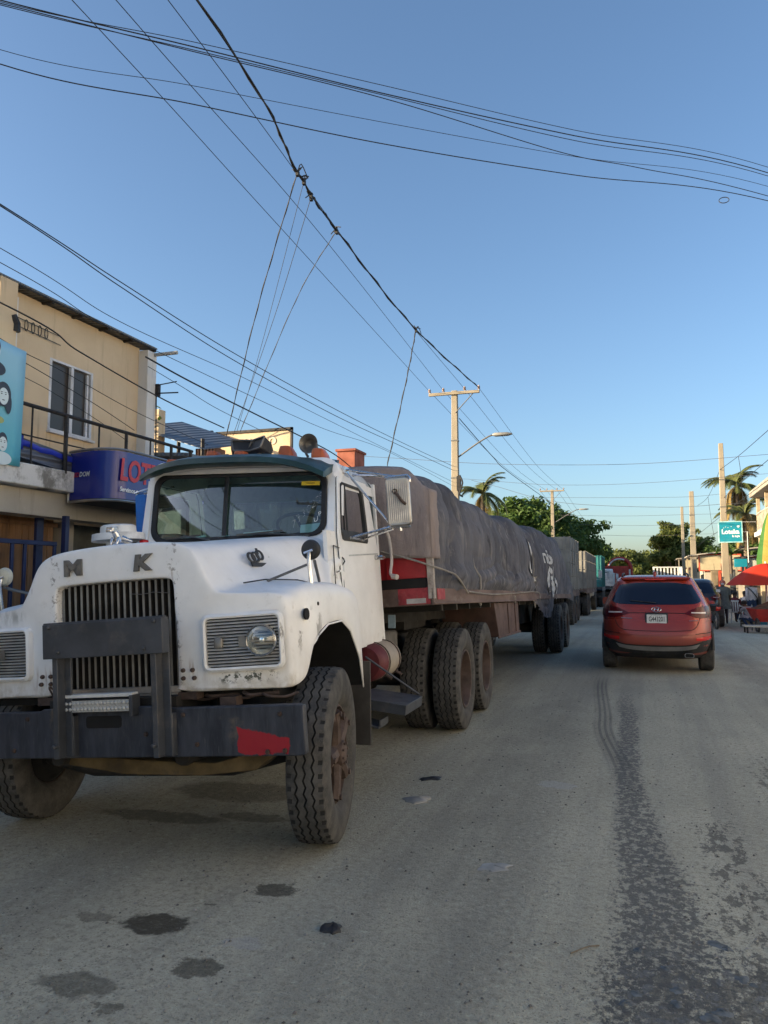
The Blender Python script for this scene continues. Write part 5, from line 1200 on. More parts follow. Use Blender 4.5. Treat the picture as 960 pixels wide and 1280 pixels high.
umbrella((4.02, 28.6, -.05), 1.25, 1.52, 2.24, [UMBRED], 'big red market umbrella over the street stall at the right edge', 8)
umbrella((4.62, 31.4, -.05), .50, 2.45, 4.2, [UMBG, UMBY], 'tall green and yellow striped umbrella behind the red one', 8, valance=.35)
CT = empty('vendor_cart', (3.98, 27.9, -.06), (0, 0, .1), 'red vendor cart piled with a brown heap, under the red umbrella', 'cart')
mb = MB(); mb.rings([[(a*q, b*q*1.4, z) for a, b in rrect(1.15, 1.0, .12, 3)] for z, q in ((.35, .72), (.72, 1.0), (.76, 1.02), (.76, .95), (.5, .8))], close=True, cap=True); mb.build('tray', TRRED, CT)
mb = MB(); rows_ = []
for j in range(9): rows_.append([((1-j/8)*.56*cos(a)*(1+.12*noise.noise((cos(a)*2, sin(a)*2, j))), (1-j/8)*.7*sin(a), .70+.28*(j/8)**.7+.05*noise.noise((cos(a)*3, sin(a)*3, j*.7))) for a in [2*pi*k/28 for k in range(28)]])
mb.rings(rows_, close=True); mb.build('heap', HEAP, CT)
for x in (-.45, .45):
    mb = MB(); mb.tube([(x, -.3+.22*cos(a), .22+.22*sin(a)) for a in [2*pi*k/20 for k in range(21)]], .035, 6, caps=False); 
    for k in range(6): mb.tube([(x, -.3, .22), (x, -.3+.2*cos(k*pi/3), .22+.2*sin(k*pi/3))], .008, 4)
    mb.build('wheel', RUBBER, CT)
    mb = MB(); mb.tube([(x, .3, .4), (x, .45, 0)], .02, 6); mb.build('leg', DKSTEEL, CT)
def crate(loc, rz, d, mat, label):
    r = empty('crate', loc, (0, 0, rz), label, 'crate'); x, y, z = d
    mb = MB()
    for k in range(4):
        zz = z*(k+.5)/4
        for s in (1, -1): mb.box((0, s*y/2, zz), (x, .015, z/4-.02)); mb.box((s*x/2, 0, zz), (.015, y, z/4-.02))
    for sx in (1, -1):
        for sy in (1, -1): mb.box((sx*(x/2-.02), sy*(y/2-.02), z/2), (.03, .03, z))
    mb.box((0, 0, .02), (x-.03, y-.03, .02)); mb.build('crate_frame', mat, r)
    mb = MB()
    for k in range(14): p = Vector((rnd.uniform(-x*.36, x*.36), rnd.uniform(-y*.36, y*.36), z-.02+rnd.uniform(0, .05))); mb.lathe([(.001, -.06), (.05, -.035), (.065, 0), (.05, .035), (.001, .06)], 'z', p, 8)
    mb.build('produce', LEAFD if rnd.random() < .5 else BRICKRED, r)
crate((3.72, 30.6, ground(3.7)), .2, (.55, .4, .3), TWIG, 'slatted wooden crate of produce near the crouching person')
crate((4.25, 30.9, -.06), -.1, (.6, .4, .32), SIGNTEAL, 'teal slatted crate of produce behind the red cart')
crate((4.3, 36.2, -.06), .1, (.6, .45, .5), TRRED, 'tall red crate farther up the pavement beyond the umbrella')
crate((3.95, 38.3, -.06), .3, (.7, .5, .45), PLAINW, 'white crate at the kerb below the teal sign')
W6, H6 = figure('far person in a red top standing by the pale pole', (3.75, 40.2, ground(3.8)), pi-.6, stand(arm=.05, stride=.04), [(lambda c: c.z < .95, JEANS), (lambda c: .93 < c.z < 1.43 and abs(c.x) < .3, REDTRIM)])
W7, H7 = figure('far person in a white top walking near the kiosk', (3.2, 46.0, ground(3.2)), .3, stand(arm=.1), [(lambda c: c.z < .95, LEGG), (lambda c: .93 < c.z < 1.43 and abs(c.x) < .3, SHIRTW)])
for (o, H) in ((W6, H6), (W7, H7)):
    mb = MB(); mb.lathe([(.088, .03), (.098, .08), (.092, .13), (.05, .165), (.001, .172)], 'z', H+Vector((0, .012, 0)), 16); mb.build('hair', HAIR, o)
TB = empty('low_table', (3.62, 26.9, -.06), (0, 0, .05), 'low dark table with a pale edge in front of the red cart', 'table')
mb = MB(); mb.box((0, 0, .24), (1.1, .6, .05)); mb.build('tabletop', TANW, TB, bevel=.006)
for x in (-.48, .48):
    for y in (-.24, .24): mb = MB(); mb.box((x, y, .11), (.05, .05, .22)); mb.build('leg', FRAME, TB)
# ================================================================== poles
def pole(loc, h, label, arm=None, lamp=None, r0=.17, r1=.11, lean=0):
    g = 'concrete utility poles along the street'
    r = empty('utility_pole', loc, (0, lean, 0), label, 'utility pole', g)
    mb = MB(); mb.add([(sx*rr, sy*rr*.8, z) for z, rr in ((0, r0), (h, r1)) for sx, sy in ((-1, -1), (1, -1), (1, 1), (-1, 1))], [(0, 1, 5, 4), (1, 2, 6, 5), (2, 3, 7, 6), (3, 0, 4, 7), (4, 5, 6, 7), (3, 2, 1, 0)])
    mb.build('shaft', POLE, r, bevel=.02)
    mb = MB()
    for z_ in (.62, .78): q_ = r0+(r1-r0)*z_; mb.add([(sx*(q_+.012), sy*(q_*.8+.012), h*z_+dz) for dz in (0, .05) for sx, sy in ((-1, -1), (1, -1), (1, 1), (-1, 1))], [(0, 1, 5, 4), (1, 2, 6, 5), (2, 3, 7, 6), (3, 0, 4, 7), (4, 5, 6, 7), (3, 2, 1, 0)])
    [b.build('pole_band', GALV, r) for b in each(mb)]
    if arm:
        mb = MB(); z = h-.12; mb.box((0, -.12, z), (arm*2, .10, .11)); mb.build('crossarm', POLE, r, bevel=.01)
        mb = MB(); mb.tube([(arm*.75, -.12, z-.05), (.05, -.1, z-.75)], .018, 6); mb.build('brace', GALV, r)
        for x in (-.97, -.42, .42, .97):
            mb = MB(); mb.tube([(x*arm, -.12, z+.04), (x*arm, -.12, z+.12)], .014, 6); mb.lathe([(.001, 0), (.05, 0), (.06, .03), (.035, .05), (.055, .08), (.03, .11), (.03, .13), (.001, .14)], 'z', (x*arm, -.12, z+.10), 12); mb.build('insulator', PORC, r)
    if lamp:
        z, dx, dz = lamp; mb = MB(); mb.tube([(.1, 0, z), (dx*.5, -.05, z+dz*.6), (dx*.85, -.1, z+dz), (dx, -.1, z+dz+.03)], .03, 8, smooth=4); mb.build('lamp_arm', GALV, r)
        mb = MB(); mb.rings([[(dx+u, -.1+a, z+dz+.04+b) for a, b in rrect(.26*q, .12*q, .04*q, 3)] for u, q in ((-.1, .5), (.0, 1), (.45, .95), (.62, .4))], close=True, cap=True); mb.build('street_lamp', STREETL, r)
    return r
P1 = pole((-6.47, 28, -.07), 8.86, 'tall concrete pole with crossarm and street lamp, rising behind the grey tarpaulin', .98, (6.3, 1.55, .72))
mb = MB(); mb.box((.16, -.1, 5.3), (.14, .16, .55)); mb.tube([(.2, -.15, 5.6), (.32, -.2, 5.3), (.2, -.2, 4.9), (.3, -.1, 4.8)], .03, 6, smooth=3); mb.build('cable_coil', WIRE, P1)
pole((-6.5, 62.5, -.07), 9.05, 'smaller-looking far pole with crossarm and pale street lamp, against the dark trees', .95, (6.35, 2.2, 1.0))
pole((-6.5, -6.5, -.07), 10.3, 'tall concrete pole beside the house behind the viewpoint', .98)
pole((4.15, 42.6, -.06), 8.75, 'pale concrete pole carrying the teal sign on the right side of the street', r0=.19)
pole((4.15, 66.5, -.06), 8.95, 'right-hand one of two far poles standing close together', r0=.24, r1=.17)
pole((3.6, 70.5, -.06), 8.1, 'left-hand, slightly shorter one of two far poles standing close together', r0=.15)
pole((8.7, 20.8, -.1), 9.2, 'concrete pole at the right edge of the street where the crossing wires end')
pole((-9.6, 4.75, -.1), 9.1, 'concrete pole behind the cream house where the crossing wires begin')
# teal shop sign hung on the pole
SG = empty('shop_sign', (4.42, 41.6, 4.05), (0, 0, 0), 'square teal shop sign with white lettering, in front of the right-hand pole', 'sign')
mb = MB(); mb.box((-.10, 0, 0), (1.22, .12, 1.12)); mb.build('sign_panel', SIGNTEAL, SG)
mb = MB(); mb.frame([(-.10+a, -.07, b) for a, b in rrect(1.28, 1.18, .01, 1)], [(-.10+a, -.07, b) for a, b in rrect(1.18, 1.08, .01, 1)], (0, .14, 0)); mb.build('sign_frame', dirty('pale_teal_frame', (.35, .62, .66), .5), SG)
mb = MB(); v, f = text_geo('Loteka', .34, .004, 0, .012, 1.0); mb.add([(p.x-.10, -.066-p.z, p.y+.0) for p in v], f); v, f = text_geo('la tuya', .15, .004, 0, .006); mb.add([(p.x+.18, -.066-p.z, p.y-.24) for p in v], f)
for a, z in ((-.45, .22), (-.35, .27), (-.22, .24), (-.05, .29)): mb.box((a, -.066, z), (.04, .006, .03))
mb.tube([(.32, -.066, .30), (.32, -.07, .301)], .075, 8); mb.build('lettering', SIGNWH, SG)
mb = MB(); mb.tube([(.5, .05, .0), (.80, .05, .0), (.80, .05, -.52), (.5, .05, -.52)], .022, 6); mb.tube([(.8, .05, 0), (.80, .05, -1.7)], .03, 6); mb.tube([(-.7, .06, .56), (1.3, .3, .55)], .012, 5); mb.box((-.3, .45, .3), (.08, .8, .06)); mb.build('sign_bracket', WHITEW, SG)
SG.scale = (.86, .9, .9)
# ================================================================== wires: each runs between real supports
def wire(pts, r, label, sag=0., mat=None, group='overhead wires', name='cable', cat='cable', twist=0):
    """pts: 3-D points; a smooth hanging line through them"""
    P = catmull(pts, 14) if len(pts) > 2 else [Vector(pts[0]).lerp(Vector(pts[1]), t/24)-Vector((0, 0, sag*4*(t/24)*(1-t/24))) for t in range(25)]
    mb = MB(); mb.tube(P, r, 6)
    if twist:
        mb.tube([p+Vector((r*1.6*cos(i*1.3), 0, r*1.6*sin(i*1.3))) for i, p in enumerate(P)], r*.8, 5)
    o = mb.build(name, mat or WIRE); tag(o, label, cat, group); return o
S3 = lambda px, py, ax, v: survey(px, py, ax, v)
zA = 8.86-.07
for x, px_, lab in ((-7.42, 90, 'outermost left'), (-6.88, 145, 'second from left'), (-6.06, 210, 'third from left')):
    a = S3(px_, 0, 0, x); wire([(x, -6.6, a.z+.45), a, S3({-7.42: 330, -6.88: 400, -6.06: 470}[x], {-7.42: 262, -6.88: 292, -6.06: 352}[x], 0, x), (x, 27.88, zA+.02)], .007, 'power line to the tall pole crossarm, %s of four at the top' % lab)
a = S3(246, 0, 0, -5.52)
main = [(-5.52, -6.6, a.z+.35), a, S3(372, 215, 0, -5.52), S3(421, 288, 0, -5.52), S3(520, 412, 0, -5.52), (-5.52, 27.88, zA+.02)]
wire(main, .016, 'thick twisted black main cable with taps, reaching the tall pole crossarm', twist=1)
for x, k in ((-7.42, 0), (-6.88, 1), (-6.06, 2), (-5.52, 3)):
    m = Vector(((x-6.5)/2 if 0 else x, 45, 8.35)); wire([(x, 27.88, zA+.02), m, (x, 62.4, 8.87)], .008, 'power line between the two left poles, number %s from the left on their crossarms' % ('one', 'two', 'three', 'four')[k])
    wire([(x, 62.4, 8.87), (x, 85, 8.3), (x, 110, 8.6)], .010, 'power line leading away from the farther left pole, %s from the left' % ('first', 'second', 'third', 'fourth')[k])
sec = [S3(571, 517, 0, -6.2), S3(616, 571, 0, -6.2), S3(637, 591, 0, -6.2), (-6.3, 62.4, 7.7)]
sec[0] = Vector((-6.3, 28.0, sec[0].z)); wire(sec, .016, 'thick lower cable from below the crossarm of the tall pole to the farther pole')
# taps on the main cable
taps = [(372, 215), (380, 226), (389, 246), (421, 288), (520, 412)]
T3 = [S3(*t, 0, -5.52) for t in taps]
for i, p in enumerate(T3):
    mb = MB(); 
    for q in range(4): mb.tube([p+Vector((.0, .0, .0)), p+Vector((rnd.uniform(-.08, .08), rnd.uniform(-.1, .1), rnd.uniform(-.02, .14))), p+Vector((rnd.uniform(-.12, .12), rnd.uniform(-.2, .2), rnd.uniform(-.10, .05)))], .010, 5, smooth=3)
    mb.box(p+Vector((0, 0, -.03)), (.05, .07, .09)); o = mb.build('cable_tap', WIRE); tag(o, 'dark clamp with loose wire ends, %s tap down the main cable' % ('first', 'second', 'third', 'fourth', 'fifth')[i], 'cable clamp', 'taps on the main cable')
ends = [((283, 545), (322, 385), 0, .009, 1, 'left-hand, thick service drop'), ((296, 540), (330, 420), 1, .005, 0, 'thin service drop second from left'), ((291, 545), (345, 390), 2, .006, 0, 'service drop third from left'), ((300, 540), (370, 375), 3, .007, 1, 'fourth, slanting service drop')]
for (e, m, ti, r, tw, lab) in ends:
    E_ = S3(*e, 1, 15.7); A_ = T3[ti]; M_ = A_.lerp(E_, .5); d = (F_+R_*((m[0]-480)/960)+U_*((640-m[1])/960)); t = (M_-CAMP).dot(d)/d.dot(d); Mm = CAMP+d*t
    wire([A_, Mm, E_], r, lab+' from the main cable to the billboard roof', twist=tw)
E_ = S3(484, 582, 1, 19.5); A_ = T3[4]; d = (F_+R_*((508-480)/960)+U_*((640-475)/960)); t = (A_.lerp(E_, .5)-CAMP).dot(d)/d.dot(d); wire([A_, CAMP+d*t, E_], .012, 'double service drop from the main cable to the roof behind the trailer', twist=1)
# communication lines above the left pavement
for i, (pp, xx, r, lab) in enumerate((
    ([(0, 255), (150, 352), (290, 440), (420, 512), (500, 552)], -7.0, .0075, 'upper of two dark parallel lines crossing the sky above the cream house'),
    ([(0, 257), (150, 358), (290, 449), (420, 520), (500, 557)], -7.0, .0075, 'lower of two dark parallel lines crossing the sky above the cream house'),
    ([(0, 310), (150, 402), (300, 470), (400, 520), (470, 555)], -7.0, .005, 'thin grey line passing just above the tin roof of the cream house'),
    ([(0, 328), (120, 400), (240, 460), (400, 534), (480, 562)], -7.0, .005, 'thin line grazing the roof edge of the cream house'),
    ([(0, 378), (100, 440), (200, 497), (280, 535)], -7.05, .010, 'black cable sloping down across the front of the cream house to the billboard'),
    ([(182, 446), (240, 478), (320, 518), (410, 563), (440, 585)], -7.05, .013, 'thick black cable from the roof pipe to the terracotta roof box'),
    ([(20, 435), (80, 465), (170, 515), (260, 556)], -7.05, .005, 'faint upper wire across the cream wall above the window'),
    ([(0, 434), (60, 470), (120, 506), (168, 538)], -7.05, .005, 'thin wire slanting across the blue banner and the window'),
    ([(0, 455), (60, 487), (120, 524), (160, 552)], -7.05, .004, 'thinnest wire slanting low across the blue banner and window'),
    ([(185, 458), (230, 485), (270, 510), (330, 540)], -7.2, .005, 'thin wire pair from the white corner of the cream house'))):
    P = [S3(*q, 0, xx) for q in pp]
    if pp[0][0] < 40: P = ([Vector((-6.75, -6.45, P[0].z+.30)), Vector((-6.9, 0, P[0].z+.10))] if i < 5 else [P[0]+(P[0]-P[1])*1.2+Vector((0, 0, .1))])+P
    if i < 4: P = P+[Vector((-6.55, 27.9, (5.9, 5.75, 5.3, 5.15)[i]))]
    wire(P, r, lab)
# wires crossing high over the street
def crossplane(px, py):
    a, b = Vector((-9.6, 4.75, 0)), Vector((8.7, 20.8, 0)); n = Vector((b.y-a.y, -(b.x-a.x), 0)); d = F_+R_*((px-480)/960)+U_*((640-py)/960); t = (a-CAMP).dot(n)/d.dot(n); return CAMP+d*t
for i, (pp, r, lab) in enumerate((
    ([(0, 2), (240, 52), (480, 107), (720, 163), (960, 209)], .006, 'topmost of the long wires crossing the whole sky'),
    ([(0, 0), (240, 58), (480, 117), (720, 170), (960, 216)], .010, 'second, thicker wire crossing the sky from the upper left corner'),
    ([(0, 6), (240, 62), (480, 119), (720, 176), (960, 220)], .007, 'third long wire crossing the sky, just under the thicker one'),
    ([(0, 4), (240, 64), (480, 123), (700, 190), (800, 210), (960, 245)], .008, 'long sky wire that dips and crosses two lower lines at the right'),
    ([(0, 62), (240, 107), (480, 153), (720, 196), (960, 233)], .005, 'faint wire in the middle of the crossing bundle'),
    ([(0, 80), (240, 130), (480, 180), (720, 219), (960, 251)], .009, 'lowest long wire crossing the whole sky, with a small coil near the right edge'))):
    P = [crossplane(*q) for q in pp]; L = (P[0]-P[1]).normalized(); Rr = (P[-1]-P[-2]).normalized()
    P = [Vector((-9.6, 4.75, 8.75-.07*i))]+P+[Vector((8.7, 20.8, 8.75-.07*i))]; wire(P, r*.8, lab)
c = crossplane(905, 250); mb = MB(); q = 0
for k in range(2): mb.tube([c+Vector((.085*cos(a), .03*sin(a)+.01*k, .085*sin(a)*(.8))) for a in [2*pi*j/20 for j in range(21)]], .006, 5, caps=False)
tag(mb.build('cable_coil', WIRE), 'small coil of wire hanging on the lowest crossing line near the right edge', 'wire coil')
for i, (pp, Y, lab) in enumerate((([(500, 573), (620, 580), (790, 580), (960, 568)], 30, 'highest thin wire spanning the street beyond the trailer'), ([(600, 600), (690, 606), (800, 604), (960, 592)], 38, 'second thin wire spanning the street, below the highest'),
    ([(620, 608), (700, 628), (830, 634), (905, 630)], 44, 'drooping wire between the left poles and the teal sign pole'), ([(692, 622), (780, 622), (860, 621), (905, 617)], 60, 'level thin wire from the farther left pole to the two far poles'),
    ([(700, 644), (780, 645), (866, 643)], 64, 'low far wire crossing above the road end'), ([(745, 656), (800, 657), (866, 655)], 66, 'lower far wire crossing in front of the pale horizon sky'), ([(760, 669), (810, 670), (866, 668)], 68, 'lowest far wire above the trees at the road end'))):
    P = [S3(*q, 1, Y) for q in pp]; wire([P[0]+(P[0]-P[1])*.4]+P+[P[-1]+(P[-1]-P[-2])*.5], .008 if Y < 40 else .011, lab, mat=WIREG)
for i, (pp, x0, lab) in enumerate((([(960, 538), (923, 570), (900, 587)], (4.15, 4.1), 'cable from the right edge down to the teal sign pole'), ([(900, 587), (885, 621), (872, 632)], (4.1, 4.15), 'cable from the teal sign pole back to the two far poles'), ([(960, 575), (930, 600), (905, 622)], (4.3, 4.2), 'thin second cable from the right edge to the teal sign pole'), ([(923, 571), (926, 592), (930, 640)], (4.3, 5.2), 'drop wire in front of the right-hand palm'), ([(885, 621), (889, 650), (893, 672)], (4.1, 4.4), 'drop wire beside the teal sign'), ([(960, 600), (905, 642), (873, 668)], (4.6, 4.2), 'low slack wire behind the teal sign'), ([(905, 660), (880, 676), (872, 684)], (4.3, 4.2), 'lowest slack wire between the right-hand poles'))):
    n = len(pp); P = []
    Ys = {0: (30, 38, 42.5), 1: (42.5, 55, 66), 2: (32, 38, 42.5), 3: (38, 38.2, 39), 4: (55, 55.2, 55.5), 5: (34, 43, 66), 6: (43, 58, 66)}[i]
    P = [S3(*q, 1, Y) for q, Y in zip(pp, Ys)]
    if i in (0, 2, 5): P = [P[0]+(P[0]-P[1])*.5]+P
    wire(P, .012, lab)
# ================================================================== left side: the cream house
HS = empty('cream_house', (-7.6, 8.5, 0), (0, 0, 0), 'two-storey cream house with sliding window, tin eaves and timber shop doors', 'house')
def hb_(mb, name, mats, parent=None, **k):
    mb.v = [(x+7.6, y-8.5, z) if parent is None else (x+7.6, y-8.5, z) for x, y, z in mb.v]; return mb.build(name, mats, parent or HS, **k)
def MBX(mb):
    mb.v = [(x+7.6, y-8.5, z) for x, y, z in mb.v]; return mb
def wall_holes(mb, x, y0, y1, z0, z1, holes, t=.2, m=0, ax='x'):
    """a wall in plane x (or y) made of butt-jointed blocks round its openings"""
    ys = sorted({y0, y1, *[h[0] for h in holes], *[h[1] for h in holes]}); zs = sorted({z0, z1, *[h[2] for h in holes], *[h[3] for h in holes]})
    for a, b in zip(ys, ys[1:]):
        for c, d in zip(zs, zs[1:]):
            if any(h[0] <= a and b <= h[1] and h[2] <= c and d <= h[3] for h in holes): continue
            if ax == 'x': mb.box((x-t/2, (a+b)/2, (c+d)/2), (t, b-a, d-c), m)
            else: mb.box(((a+b)/2, x+t/2, (c+d)/2), (b-a, t, d-c), m)
mb = MB(); wall_holes(mb, -7.6, 7.75, 10.3, 2.98, 5.33, [(8.36, 9.20, 3.63, 4.61)]); mb.box((-9.9, 10.2, 4.15), (4.4, .2, 2.34)); mb.box((-9.9, 7.4, 4.15), (4.4, .2, 2.34)); mb.box((-7.7, 7.62, 4.15), (.2, .26, 2.34)); mb.box((-12.1, 6.6, 1.45), (.2, 7.4, 2.9)); mb.box((-12.1, 8.85, 4.15), (.2, 2.7, 2.34))
hb_(mb, 'upper_wall', CREAMW)
mb = MB(); mb.box((-7.52, 7.36, 4.15), (.28, .28, 2.36)); hb_(mb, 'corner_pier', CREAMW)
mb = MB(); mb.box((-7.545, 7.56, 4.1), (.13, .12, 2.2), 0); hb_(mb, 'white_trim', WHITEW)
mb = MB(); mb.box((-7.53, 10.41, 4.13), (.20, .235, 2.32)); hb_(mb, 'white_pilaster', WHITEW)
mb = MB(); mb.box((-7.66, 8.78, 4.12), (.02, .84, .98), 1); 
fr = hb_(MB().box((-7.66, 8.78, 4.12), (.02, .82, .96)), 'window', WINDARK)
mb = MB(); mb.frame([(-7.598, a, b) for a, b in ((8.34, 3.61), (9.22, 3.61), (9.22, 4.63), (8.34, 4.63))], [(-7.598, a, b) for a, b in ((8.385, 3.655), (9.175, 3.655), (9.175, 4.60), (8.385, 4.60))], (-.05, 0, 0)); mb.box((-7.615, 8.78, 4.12), (.045, .055, .95)); mb.box((-7.585, 8.78, 3.60), (.09, .92, .03)); mb.box((-7.63, 9.13, 4.12), (.03, .035, .92)); hb_(mb, 'window_frame', WINFR, fr)
mb = MB(); mb.prism([(-7.40, 5.345), (-12.3, 5.75), (-12.3, 5.775), (-7.40, 5.37)], 'xz', 6.95, 10.50); hb_(mb, 'tin_roof', TIN_Y)
mb = MB()
for y in [7.0+.58*k for k in range(7)]: mb.box((-7.55, y, 5.325), (.26, .04, .035))
mb.box((-7.415, 8.70, 5.35), (.02, 3.5, .045), 0); hb_(mb, 'eaves_rafter', IRON)
mb = MB(); mb.tube([(-7.42, 10.47, 5.255), (-7.02, 10.50, 5.265)], .03, 12); hb_(mb, 'drain_pipe', GREYC)
mb = MB(); mb.box((-9.5, 6.9, 2.855), (5.0, 8.4, .27)); hb_(mb, 'balcony_slab', SLAB, bevel=.015)
mb = MB(); mb.box((-7.33, 6.9, 2.55), (.3, 8.4, .32)); hb_(mb, 'shop_lintel', TANW)
mb = MB(); mb.box((-7.45, 2.9, 1.2), (.4, .5, 2.4)); mb.box((-7.75, 8.86, 1.2), (.25, .2, 2.4)); mb.box((-7.55, 10.9, 1.2), (.4, .4, 2.4)); mb.box((-11.9, 6.9, 1.2), (.2, 8.2, 2.4)); mb.box((-9.6, 2.7, 1.2), (4.4, .2, 2.4)); mb.box((-9.6, 11.0, 1.2), (4.4, .2, 2.4)); mb.box((-9.8, 8.84, 1.2), (3.9, .12, 2.4)); hb_(mb, 'ground_floor_wall', TANW)
mb = MB(); mb.box((-9.6, 6.9, -.02), (4.4, 8.2, .1)); hb_(mb, 'shop_floor', GREYC)
mb = MB()
for k in range(33): mb.box((-7.72+.004*(k % 3), 5.0+.112*k, 1.22), (.03, .108, 2.38))
mb.box((-7.70, 6.85, 2.34), (.05, 3.7, .06)); hb_(mb, 'plank_door', WOOD, bevel=.004)
mb = MB()
for y in (7.0, 7.65, 8.3): mb.tube([(-7.70, y, 2.20), (-7.68, y, 2.29)], .012, 6)
hb_(mb, 'door_bolt', ALU)
mb = MB(); mb.box((-7.06, 8.14, 1.2), (.07, .07, 2.42)); mb.box((-7.45, 8.10, 1.2), (.05, .12, 2.42), 0); hb_(mb, 'blue_post', NAVY, bevel=.006)
# wrought gate in front of the plank doors
GT = empty('metal_gate', (-7.1, 6.5, 0), (0, 0, 0), 'navy metal gate standing open in front of the timber plank doors', 'gate')
mb = MB()
for y in (5.0, 5.9, 6.8, 7.30, 7.50, 8.0): mb.box((0, y-6.5, 1.02), (.03, .045, 2.04))
for z in (.25, 1.15, 2.04): mb.box((0, 0, z), (.04, 3.05, .055))
mb.box((.0, .35, 1.45), (.06, .25, .02)); mb.build('gate_frame', NAVY, GT, bevel=.005)
mb = MB(); mb.lathe([(.001, -.02), (.035, -.01), (.035, .01), (.001, .02)], 'x', (.03, .48, 1.38), 12); mb.build('gate_lock', IRON, GT)
# shutter and dark shop next door
mb = MB(); mb.box((-7.95, 9.95, 2.05), (.05, 1.7, .7)); hb_(mb, 'roller_shutter', dirty('dusty_shutter', (.12, .12, .10), .7, .2, .3))
mb = MB(); mb.box((-8.6, 9.6, .85), (.9, 1.6, 1.7)); hb_(mb, 'shop_counter', dirty('dark_counter', (.05, .045, .04), .7))
# balcony railing
mb = MB(); mb.tube([(-7.02, 2.8, 3.70), (-7.02, 11.0, 3.72)], .026, 8); mb.tube([(-7.02, 2.8, 3.32), (-7.02, 11.0, 3.34)], .010, 6); 
for y, r in ((3.4, .012), (4.4, .024), (5.6, .012), (6.6, .024), (7.45, .012), (8.04, .028), (8.68, .013), (9.27, .024), (9.85, .012), (10.4, .024), (10.95, .03)): mb.tube([(-7.02, y, 2.95), (-7.02, y, 3.71)], r, 6)
hb_(mb, 'balcony_railing', IRON)
# electrical clutter at the corners
mb = MB()
for k in range(4): y = 7.86+.12*k; mb.tube([(-7.57, y+.03*cos(a), 4.92+.075*sin(a)) for a in [2*pi*j/12 for j in range(13)]], .006, 5, caps=False)
mb.tube([(-7.57, 7.7, 4.98), (-7.57, 8.5, 4.96)], .005, 5); mb.tube([(-7.57, 7.7, 4.87), (-7.57, 8.5, 4.84)], .005, 5); mb.tube([(-7.40, 7.45, 4.9), (-7.38, 7.5, 4.8), (-7.38, 7.5, 4.7)], .05, 6)
mb.tube([(-7.42, 10.53, 4.6), (-7.4, 10.55, 3.0)], .012, 5); mb.tube([(-7.42, 10.5, 4.75), (-7.05, 10.55, 4.80)], .010, 5); mb.tube([(-7.42, 10.5, 4.62), (-7.05, 10.6, 4.63)], .012, 5); mb.box((-7.40, 10.54, 4.68), (.07, .06, .2)); [b.build('wire_bracket', IRON, HS) for b in each(MBX(mb))]
# banner on the balcony
BN = empty('banner', (-6.96, 6.9, 0), (0, 0, 0), 'pale blue banner with drawn portraits, tied to the balcony of the cream house', 'banner')
mb = MB(); mb.rings([[(-.012+.008*noise.noise((y*2, z*1.2, 0))+.05*(z-3.0)/1.4*0, y+.02*(z-3), z-.06*ss(-.4, .35, y)*(z > 4.2)) for y in [-1.6+1.93*i/14 for i in range(15)]] for z in [2.92+1.47*j/12 for j in range(13)]]); mb.build('banner_cloth', BANNER, BN, solid=.004)
def flat(mb, y, z, rx, rz, m, n=24, d=.05, fn=lambda a: 1):
    mb.add([(d, y, z)]+[(d, y+rx*cos(2*pi*k/n)*fn(2*pi*k/n), z+rz*sin(2*pi*k/n)*fn(2*pi*k/n)) for k in range(n)], [(0, 1+k, 1+(k+1) % n) for k in range(n)], m)
for y, z, hs, kind in ((.02, 3.72, 1, 'w'), (.04, 3.16, .85, 'm'), (-.13, 4.22, 1, 'm'), (-.75, 3.8, 1.2, 'm'), (-1.2, 3.3, 1, 'w')):
    mb = MB()
    if kind == 'w': flat(mb, y, z+.01, .115*hs, .145*hs, 0, d=.006); flat(mb, y-.075*hs, z-.08, .045*hs, .11*hs, 0, d=.005); flat(mb, y+.085*hs, z-.09, .045*hs, .12*hs, 0, d=.005)
    else: flat(mb, y, z+.035*hs, .082*hs, .11*hs, 0, d=.005); flat(mb, y, z-.21*hs, .17*hs, .09*hs, 1 if kind == 'm' and z < 3.5 else 0, d=.004)
    flat(mb, y+.004, z-.015*hs, .072*hs, .10*hs, 1, d=.008)
    for sy in (-.03, .03): flat(mb, y+sy*hs, z+.01*hs, .014*hs, .006*hs, 0, 8, .010); flat(mb, y+sy*hs, z+.032*hs, .020*hs, .004*hs, 0, 8, .010)
    flat(mb, y, z-.06*hs, .022*hs, .006*hs, 0, 8, .010); mb.build('printed_portrait', [SKETCH, SKIN_PALE, BANYEL], BN)
mb = MB(); flat(mb, -.05, 3.42, .10, .045, 2, d=.004); mb.build('yellow_print', [SKETCH, SKIN_PALE, BANYEL], BN)
# bundle on the balcony
BD = empty('sheet_bundle', (-7.2, 7.9, 2.99), (0, 0, 0), 'stack of grey corrugated sheets wrapped in blue plastic on the balcony', 'bundle')
mb = MB(); mb.box((0, -.15, .15), (.28, 1.55, .24), rot=RX(-.10)); mb.build('corrugated_sheets', SHEETGREY, BD)
mb = MB(); mb.rings([[(x, -.95+1.6*i/16, .30-.16*i/16+dz+.02*noise.noise((i*.5, x*5, 2))) for i in range(17)] for x, dz in ((.155, -.05), (.15, .02), (.0, .045), (-.15, .02))]); mb.rings([[(.157, -.66+.1*i, .35-.18*j-.01*i) for i in range(2)] for j in range(2)]); mb.rings([[(.17, -.95+.06*i+.02*noise.noise((i, j, 0)), .33-.10*j) for i in range(5)] for j in range(4)]); mb.build('plastic_wrap', BTARP, BD, solid=.006)
